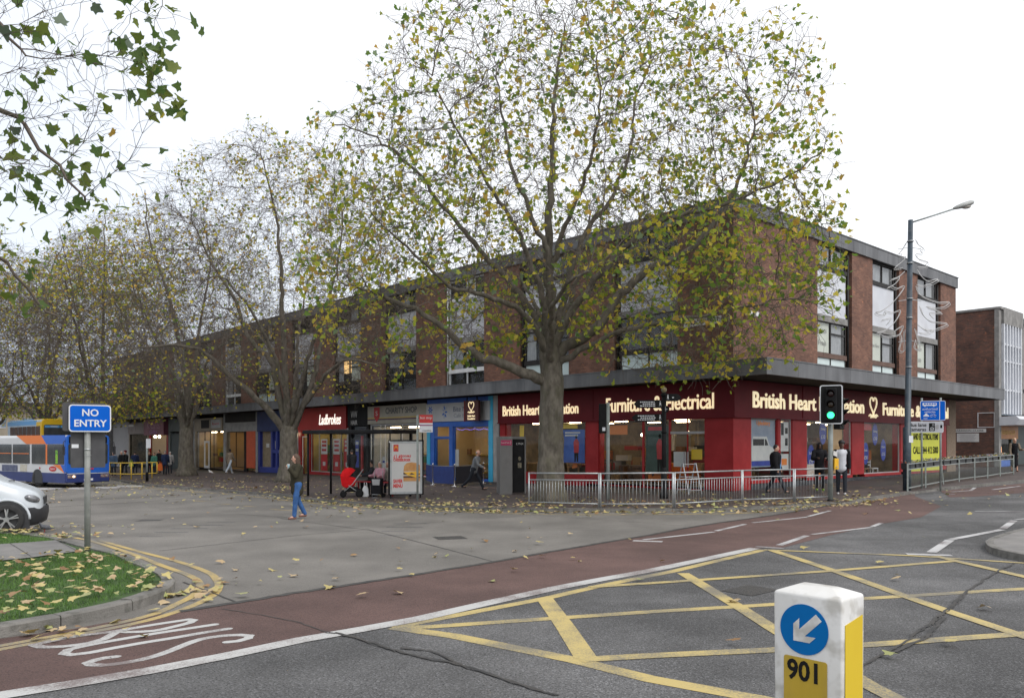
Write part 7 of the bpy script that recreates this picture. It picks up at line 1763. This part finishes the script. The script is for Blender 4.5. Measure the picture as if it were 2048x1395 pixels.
# stations: x (wheel centre 0, nose +), top z, half width at the belt, bottom z, belt z
ST=[(.86,.66,.50,.22,.52),(.84,.74,.62,.20,.56),(.78,.84,.74,.19,.62),(.66,.92,.84,.18,.66),(.45,.99,.90,.18,.72),(.12,1.09,.93,.18,.84),(-.12,1.15,.945,.18,.92),(-.35,1.32,.95,.18,.98),(-.75,1.62,.95,.18,1.02),(-1.15,1.83,.95,.18,1.04),(-1.8,1.90,.95,.18,1.05),(-3.9,1.90,.95,.18,1.05),(-4.2,1.84,.93,.2,1.0)]
mb=MB(); vs=[];n=16
for (xx,zt,hw,zb,bz) in ST:
    if xx>0: xx*=.76
    tw=hw*.80 if zt>1.4 else hw*.88
    half=[(hw*.80,zb),(hw*.97,zb+.10),(hw,.45 if bz>.5 else .4),(hw,bz*.85),(hw*.985,bz),(hw*.96-(hw*.96-tw)*.35,bz+(zt-bz)*.45),(tw,bz+(zt-bz)*.88),(tw*.75,zt)]
    ring=[(xx,-a,b) for a,b in half]+[(xx,a,b) for a,b in half[::-1]]
    vs+=ring
k=len(ST); mb.add(vs,[(i*n+j,i*n+(j+1)%n,(i+1)*n+(j+1)%n,(i+1)*n+j) for i in range(k-1) for j in range(n)],0,True); mb.f+=[tuple(range(n))[::-1],tuple(range((k-1)*n,k*n))]; mb.m+=[0,0]; mb.sm+=[False,False]
vb=mb.build('body',m_van,VN); sd_=vb.modifiers.new('s','SUBSURF'); sd_.levels=1; sd_.render_levels=2
# wheel arch cut-outs as dark liners, bumper, lamp
for wx in (0,-3.0):
    mb=MB()
    for s in (-1,1):
        mb.prism([(wx+.42*math.cos(R(k_*15)),.32+.42*math.sin(R(k_*15))) for k_ in range(13)]+[(wx-.42,.1),(wx+.42,.1)],s*.88,s*.962,0)
    build_split(mb,'wheel_arch',m_blkp,VN)
    mb=MB()
    for s in (-1,1): mb.tube([(wx+.425*math.cos(R(k_*12)),s*.955,.32+.425*math.sin(R(k_*12))) for k_ in range(16)],.028,8)
    build_split(mb,'arch_lip',m_van,VN)
    for s in (-1,1): wheel(VN,(wx,s*.93,.33),.335,.215,s,5)
mb=MB(); vs=[]; n=14
for i,(zz,ex_) in enumerate(((.16,-.10),(.22,.0),(.40,.035),(.52,.03),(.56,.0))):
    for j in range(n):
        a=j/(n-1)*2-1; yy=a*.955; xx=.69-.30*abs(a)**3.2+ex_-(.0 if abs(a)<1 else 0); vs.append((xx,yy,zz))
mb.add(vs,[(i*n+j,i*n+j+1,(i+1)*n+j+1,(i+1)*n+j) for i in range(4) for j in range(n-1)],0,True); mb.build('bumper',m_blkp,VN)
mb=MB(); mb.prism([(.36,.2),(.40,.16),(.42,.555),(.40,.56)],-.952,-.90,0); mb.prism([(.36,.2),(.40,.16),(.42,.555),(.40,.56)],.90,.952,0); build_split(mb,'bumper_corner',m_blkp,VN)
for s in(-1,1):
    mb=MB(); mb.ell((.46,s*.80,.75),(.17,.085,.085),0,14,8,Matrix.Rotation(R(-s*32),3,'Z')@Matrix.Rotation(R(18),3,'Y')); mb.build('headlight',mat('headlamp_glass',(.35,.36,.38),.08,(.12,.12,.13),7,metal=.4),VN)
mb=MB(); mb.box(.64,.67,-.4,.4,.60,.76); mb.build('grille',m_blkp,VN)
mb=MB(); mb.prism([(-.22,1.16),(-1.12,1.76),(-1.12,1.74),(-.3,1.12)],-.78,.78,0); mb.build('windscreen',m_wind,VN)
for s in(-1,1): mb=MB(); mb.prism([(-.62,1.12),(-1.55,1.12),(-1.55,1.66),(-1.22,1.66)],s*.90,s*.952,0); mb.build('side_window',m_wind,VN)
for s in(-1,1): mb=MB(); mb.ell((-.62,s*1.03,1.16),(.06,.09,.11)); mb.build('wing_mirror',m_blkp,VN)
mb=MB(); mb.tube([(-.0,-.5,1.14),(.08,-.2,1.13),(.05,.1,1.13)],.012,5); mb.build('wiper',m_blkp,VN)
# ---- single decker ----
def bus(kx,ky,rot,lab,L,Wb,H,name): 
    t=empty(name,(kx,ky,g(kx,ky)),rot,lab,'bus'); return t
m_bw=mat('bus_white',(.52,.53,.54),.3,(.58,.59,.60),1); m_bo=mat('bus_orange',(.70,.17,.02),.35); m_bb=mat('bus_blue',(.015,.10,.46),.3,(.02,.12,.5),1); m_bn=mat('bus_navy',(.015,.028,.12),.4,(.02,.035,.15),2); m_lb=mat('bus_sky_blue',(.10,.32,.62),.35); m_by=mat('bus_yellow',(.68,.44,.02),.35)
m_bg=mat('bus_glass',(.03,.035,.038),.06,(.06,.065,.065),1.2,spec=.8)
kx,ky,_=pz(131.5,0,42.0)
B=bus(kx,ky,R(58),'white, orange and blue single-decker bus turning at the left, route number lit',10.4,2.4,2.85,'single_decker_bus')
def rbox(W_,H0,H1,r,n=4):
    return [(W_/2+a,b) for a,b in rpoly(W_,H1-H0,r,n,0,(H0+H1)/2)]
mb=MB(); mb.prism(rbox(2.4,.28,2.80,.16),0.06,10.4,0); body=mb.build('body',m_bw,B,bevel=.05)
mb=MB(); mb.box(-.012,2.412,2.2-.01,10.4,.26,.78,0); mb.box(-.010,2.41,.04,2.2,.26,.78,0); 
sk_=mb.build('skirt',m_bn,B)
mb=MB(); mb.prism([(0,.3),(0,1.22),(.45,1.22),(.12,.80),(.0,.78)],-.014,-.004,0,'X') if False else None
X=-.016
def sidep(mb,pts,m=0,x=X): mb.prism(pts,x,x+.012,m,'X')   # pts (y,z)
mb=MB(); sidep(mb,[(0.03,2.80),(2.4,2.80),(1.9,2.33),(.03,2.33)],0); sidep(mb,[(2.4,2.80),(5.0,2.80),(3.95,2.33),(1.9,2.33)],1); sidep(mb,[(.02,1.22),(.02,2.33),(.12,2.33),(.12,1.22)],0); sidep(mb,[(.02,.79),(.02,1.22),(.5,1.22),(.1,.79)],0); sidep(mb,[(.5,1.22),(1.2,1.22),(.62,1.0),(.12,.79),(.1,.79)],1); sidep(mb,[(1.8,1.22),(1.8,2.33),(1.95,2.33),(1.95,1.22)],1)
mb.build('livery_panels',[m_bb,m_bo],B)
for a_,b_ in ((.14,1.78),(1.97,3.38),(3.6,5.4),(5.55,7.3),(7.45,9.2)):
    mb=MB(); mb.prism(rpoly(b_-a_,1.07,.07,3,(a_+b_)/2,1.78),X-.004,X+.01,0,'X'); w_=mb.build('side_window',m_bg,B)
    if a_>3: mb=MB(); mb.box(X-.02,X-.005,a_+.05,b_-.05,1.78,1.82,0); mb.build('hand_rail',m_bo,w_)
mb=MB(); mb.box(X-.012,X-.004,.75,.95,1.28,2.0,0); mb.build('driver_hi_vis',mat('hi_vis',(.35,.65,.02),.6,(.05,.2,.05),9),B)
mb=MB(); mb.box(X-.004,X+.006,4.9,6.6,.80,1.15); mb.build('side_advert',mat('advert_slate',(.05,.06,.13),.5,(.12,.14,.2),5),B); mb=MB(); mb.box(X-.004,X+.006,3.9,4.6,.80,1.2); mb.build('side_advert',mat('advert_cream',(.45,.40,.30),.5,(.5,.5,.45),7),B)
mb=MB(); mb.prism([(1.25+.36*math.cos(R(k*20)),1.0+.14*math.sin(R(k*20))) for k in range(18)],X-.004,X+.004,0,'X'); lg_=mb.build('red_oval',m_pred,B); text('Superb',.13,m_pwh,lg_,(X-.006,1.25,1.0),(R(90),0,R(-90)),width=.42)
mb=MB(); mb.prism([(2.55+.06*math.cos(R(k*30)),1.02+.06*math.sin(R(k*30))) for k in range(12)],X-.004,X+.004,0,'X'); mb.build('fuel_cap',m_pred,B)
# front
mb=MB(); mb.prism(rbox(2.4,.76,2.80,.16),-.02,.07,0); fr_=mb.build('front_panel',m_bb,B,bevel=.03); mb=MB(); mb.prism(rbox(2.4,.28,.74,.10),-.04,.07,0); mb.build('front_bumper',m_bn,B,bevel=.03); mb=MB(); mb.box(.05,2.35,-.035,-.02,.735,.765); mb.build('white_line',m_bw,B)
mb=MB(); mb.prism(rpoly(2.16,1.12,.12,4,1.2,1.80),-.04,-.021,0); ws=mb.build('windscreen',m_bg,B); mb=MB(); mb.box(1.19,1.22,-.05,-.041,1.25,2.35); mb.build('centre_bar',m_blkp,ws)
mb=MB(); mb.prism(rpoly(2.1,.36,.05,3,1.2,2.55),-.034,-.021,0); db=mb.build('destination_box',m_bk,B); text('73',.26,mat('led_orange',(1,.22,.02),.5,emit=2.2),db,(1.85,-.04,2.55),bold=.01)
mb=MB(); mb.prism([(.3,1.40),(1.0,1.32),(1.0,1.5),(.3,1.5)],-.046,-.042,0); mb.box(1.5,2.1,-.046,-.042,2.22,2.3,1); mb.build('dash_shade',[m_bb,m_wh],ws)
for sx,em in ((.30,True),(2.1,False)):
    mb=MB(); mb.box(sx-.22,sx+.22,-.055,-.03,.52,.68,0); hl_=mb.build('headlight',mat('lamp_unit',(.18,.08,.06),.2,(.3,.28,.26),9),B); mb=MB(); mb.ell((sx+.1,-.06,.60),(.055,.02,.05)); mb.build('bulb',mat('warm_headlight',(1,.7,.4),.3,emit=6) if em else m_galv,hl_)
mb=MB(); mb.box(.95,1.45,-.05,-.04,.36,.47); np_=mb.build('number_plate',m_swhite,B); 
mb=MB(); mb.box(1.25,1.5,-.03,-.021,.95,1.03); mb.build('red_badge',m_pred,B)
for yy in (2.8,8.2):
    for xx,s in ((.0,-1),(2.4,1)):
        mb=MB(); mb.prism([(yy+.54*math.cos(R(k*15)),.42+.54*math.sin(R(k*15))) for k in range(13)]+[(yy-.54,.2),(yy+.54,.2)],xx-.02 if s<0 else xx-.28,xx+.28 if s<0 else xx+.02,0,'X'); mb.build('wheel_arch',m_blkp,B)
def busw(B,x,y,r,s):
    e=wheel(B,(0,0,0),r,.26,s,0,mat('bus_hub',(.25,.25,.25),.5,(.32,.32,.32),4)); e.location=(x,y,r); e.rotation_euler=(0,0,R(90)); return e
for yy in (2.8,8.2):
    busw(B,.17,yy,.46,1).rotation_euler=(0,0,R(90)+(R(14) if yy<3 else 0)); busw(B,2.26,yy,.46,-1)
for sx,s in ((-.02,-1),(2.42,1)): mb=MB(); mb.tube([(sx,.02,2.5),(sx+s*.16,-.12,2.45),(sx+s*.18,-.14,2.2)],.02,5); mb.box(sx+s*.18-.06,sx+s*.18+.06,-.18,-.1,1.75,2.2); mb.build('mirror',m_blkp,B)
# ---- double decker ----
kx,ky,_=pz(83,0,60.0)
D2=bus(kx,ky,math.atan2(.71,.70),'yellow and blue double-decker bus standing behind the single-decker',9.5,2.5,4.3,'double_decker_bus')
mb=MB(); mb.prism(rbox(2.5,.3,4.35,.22),.04,9.6,0); mb.build('body',mat('bus_white_blue',(.40,.50,.60),.35),D2,bevel=.06)
mb=MB(); mb.prism(rbox(2.5,2.3,4.36,.22),-.02,.06,0); mb.build('front_panel',m_by,D2,bevel=.04); mb=MB(); mb.prism(rbox(2.5,.3,2.3,.1),-.02,.06,0); mb.build('lower_front',m_bb,D2)
mb=MB(); mb.box(-.012,.02,-.0,1.3,2.4,4.15,0); mb.box(-.014,.02,1.3,9.6,3.95,4.28,1); mb.box(-.014,.02,1.3,9.6,2.3,2.9,1); mb.prism([(.2,4.40),(2.3,4.40),(2.42,4.25),(.08,4.25)],.02,2.6,0); mb.prism([(.2,4.395),(2.3,4.395),(2.42,4.24),(.08,4.24)],2.6,9.6,1); mb.build('livery_panels',[m_by,m_lb],D2)
mb=MB(); mb.prism(rpoly(2.2,1.0,.1,4,1.25,3.45),-.04,-.021,0); ws=mb.build('upper_windscreen',m_bg,D2); mb=MB(); mb.box(.2,2.3,-.046,-.041,3.72,3.9); sb_=mb.build('sky_blue_band',m_lb,ws); mb=MB(); mb.box(1.22,1.28,-.05,-.041,2.98,3.9); mb.build('centre_bar',m_blkp,ws); mb=MB(); mb.box(.6,1.1,-.05,-.047,3.78,3.84); mb.build('band_lettering',m_pwh,sb_)
mb=MB(); mb.prism(rpoly(2.1,1.1,.1,4,1.25,1.7),-.04,-.021,0); mb.build('lower_windscreen',m_bg,D2)
for k in range(7): mb=MB(); mb.prism(rpoly(1.1,.85,.07,3,.85+1.22*k,3.42),-.022,-.010,0,'X'); mb.build('side_window',m_bg,D2)
for k in range(6): mb=MB(); mb.prism(rpoly(1.2,.85,.07,3,1.6+1.35*k,1.75),-.022,-.010,0,'X'); mb.build('side_window',m_bg,D2)
for yy in (2.4,7.4): busw(D2,.14,yy,.48,1); busw(D2,2.36,yy,.48,-1)
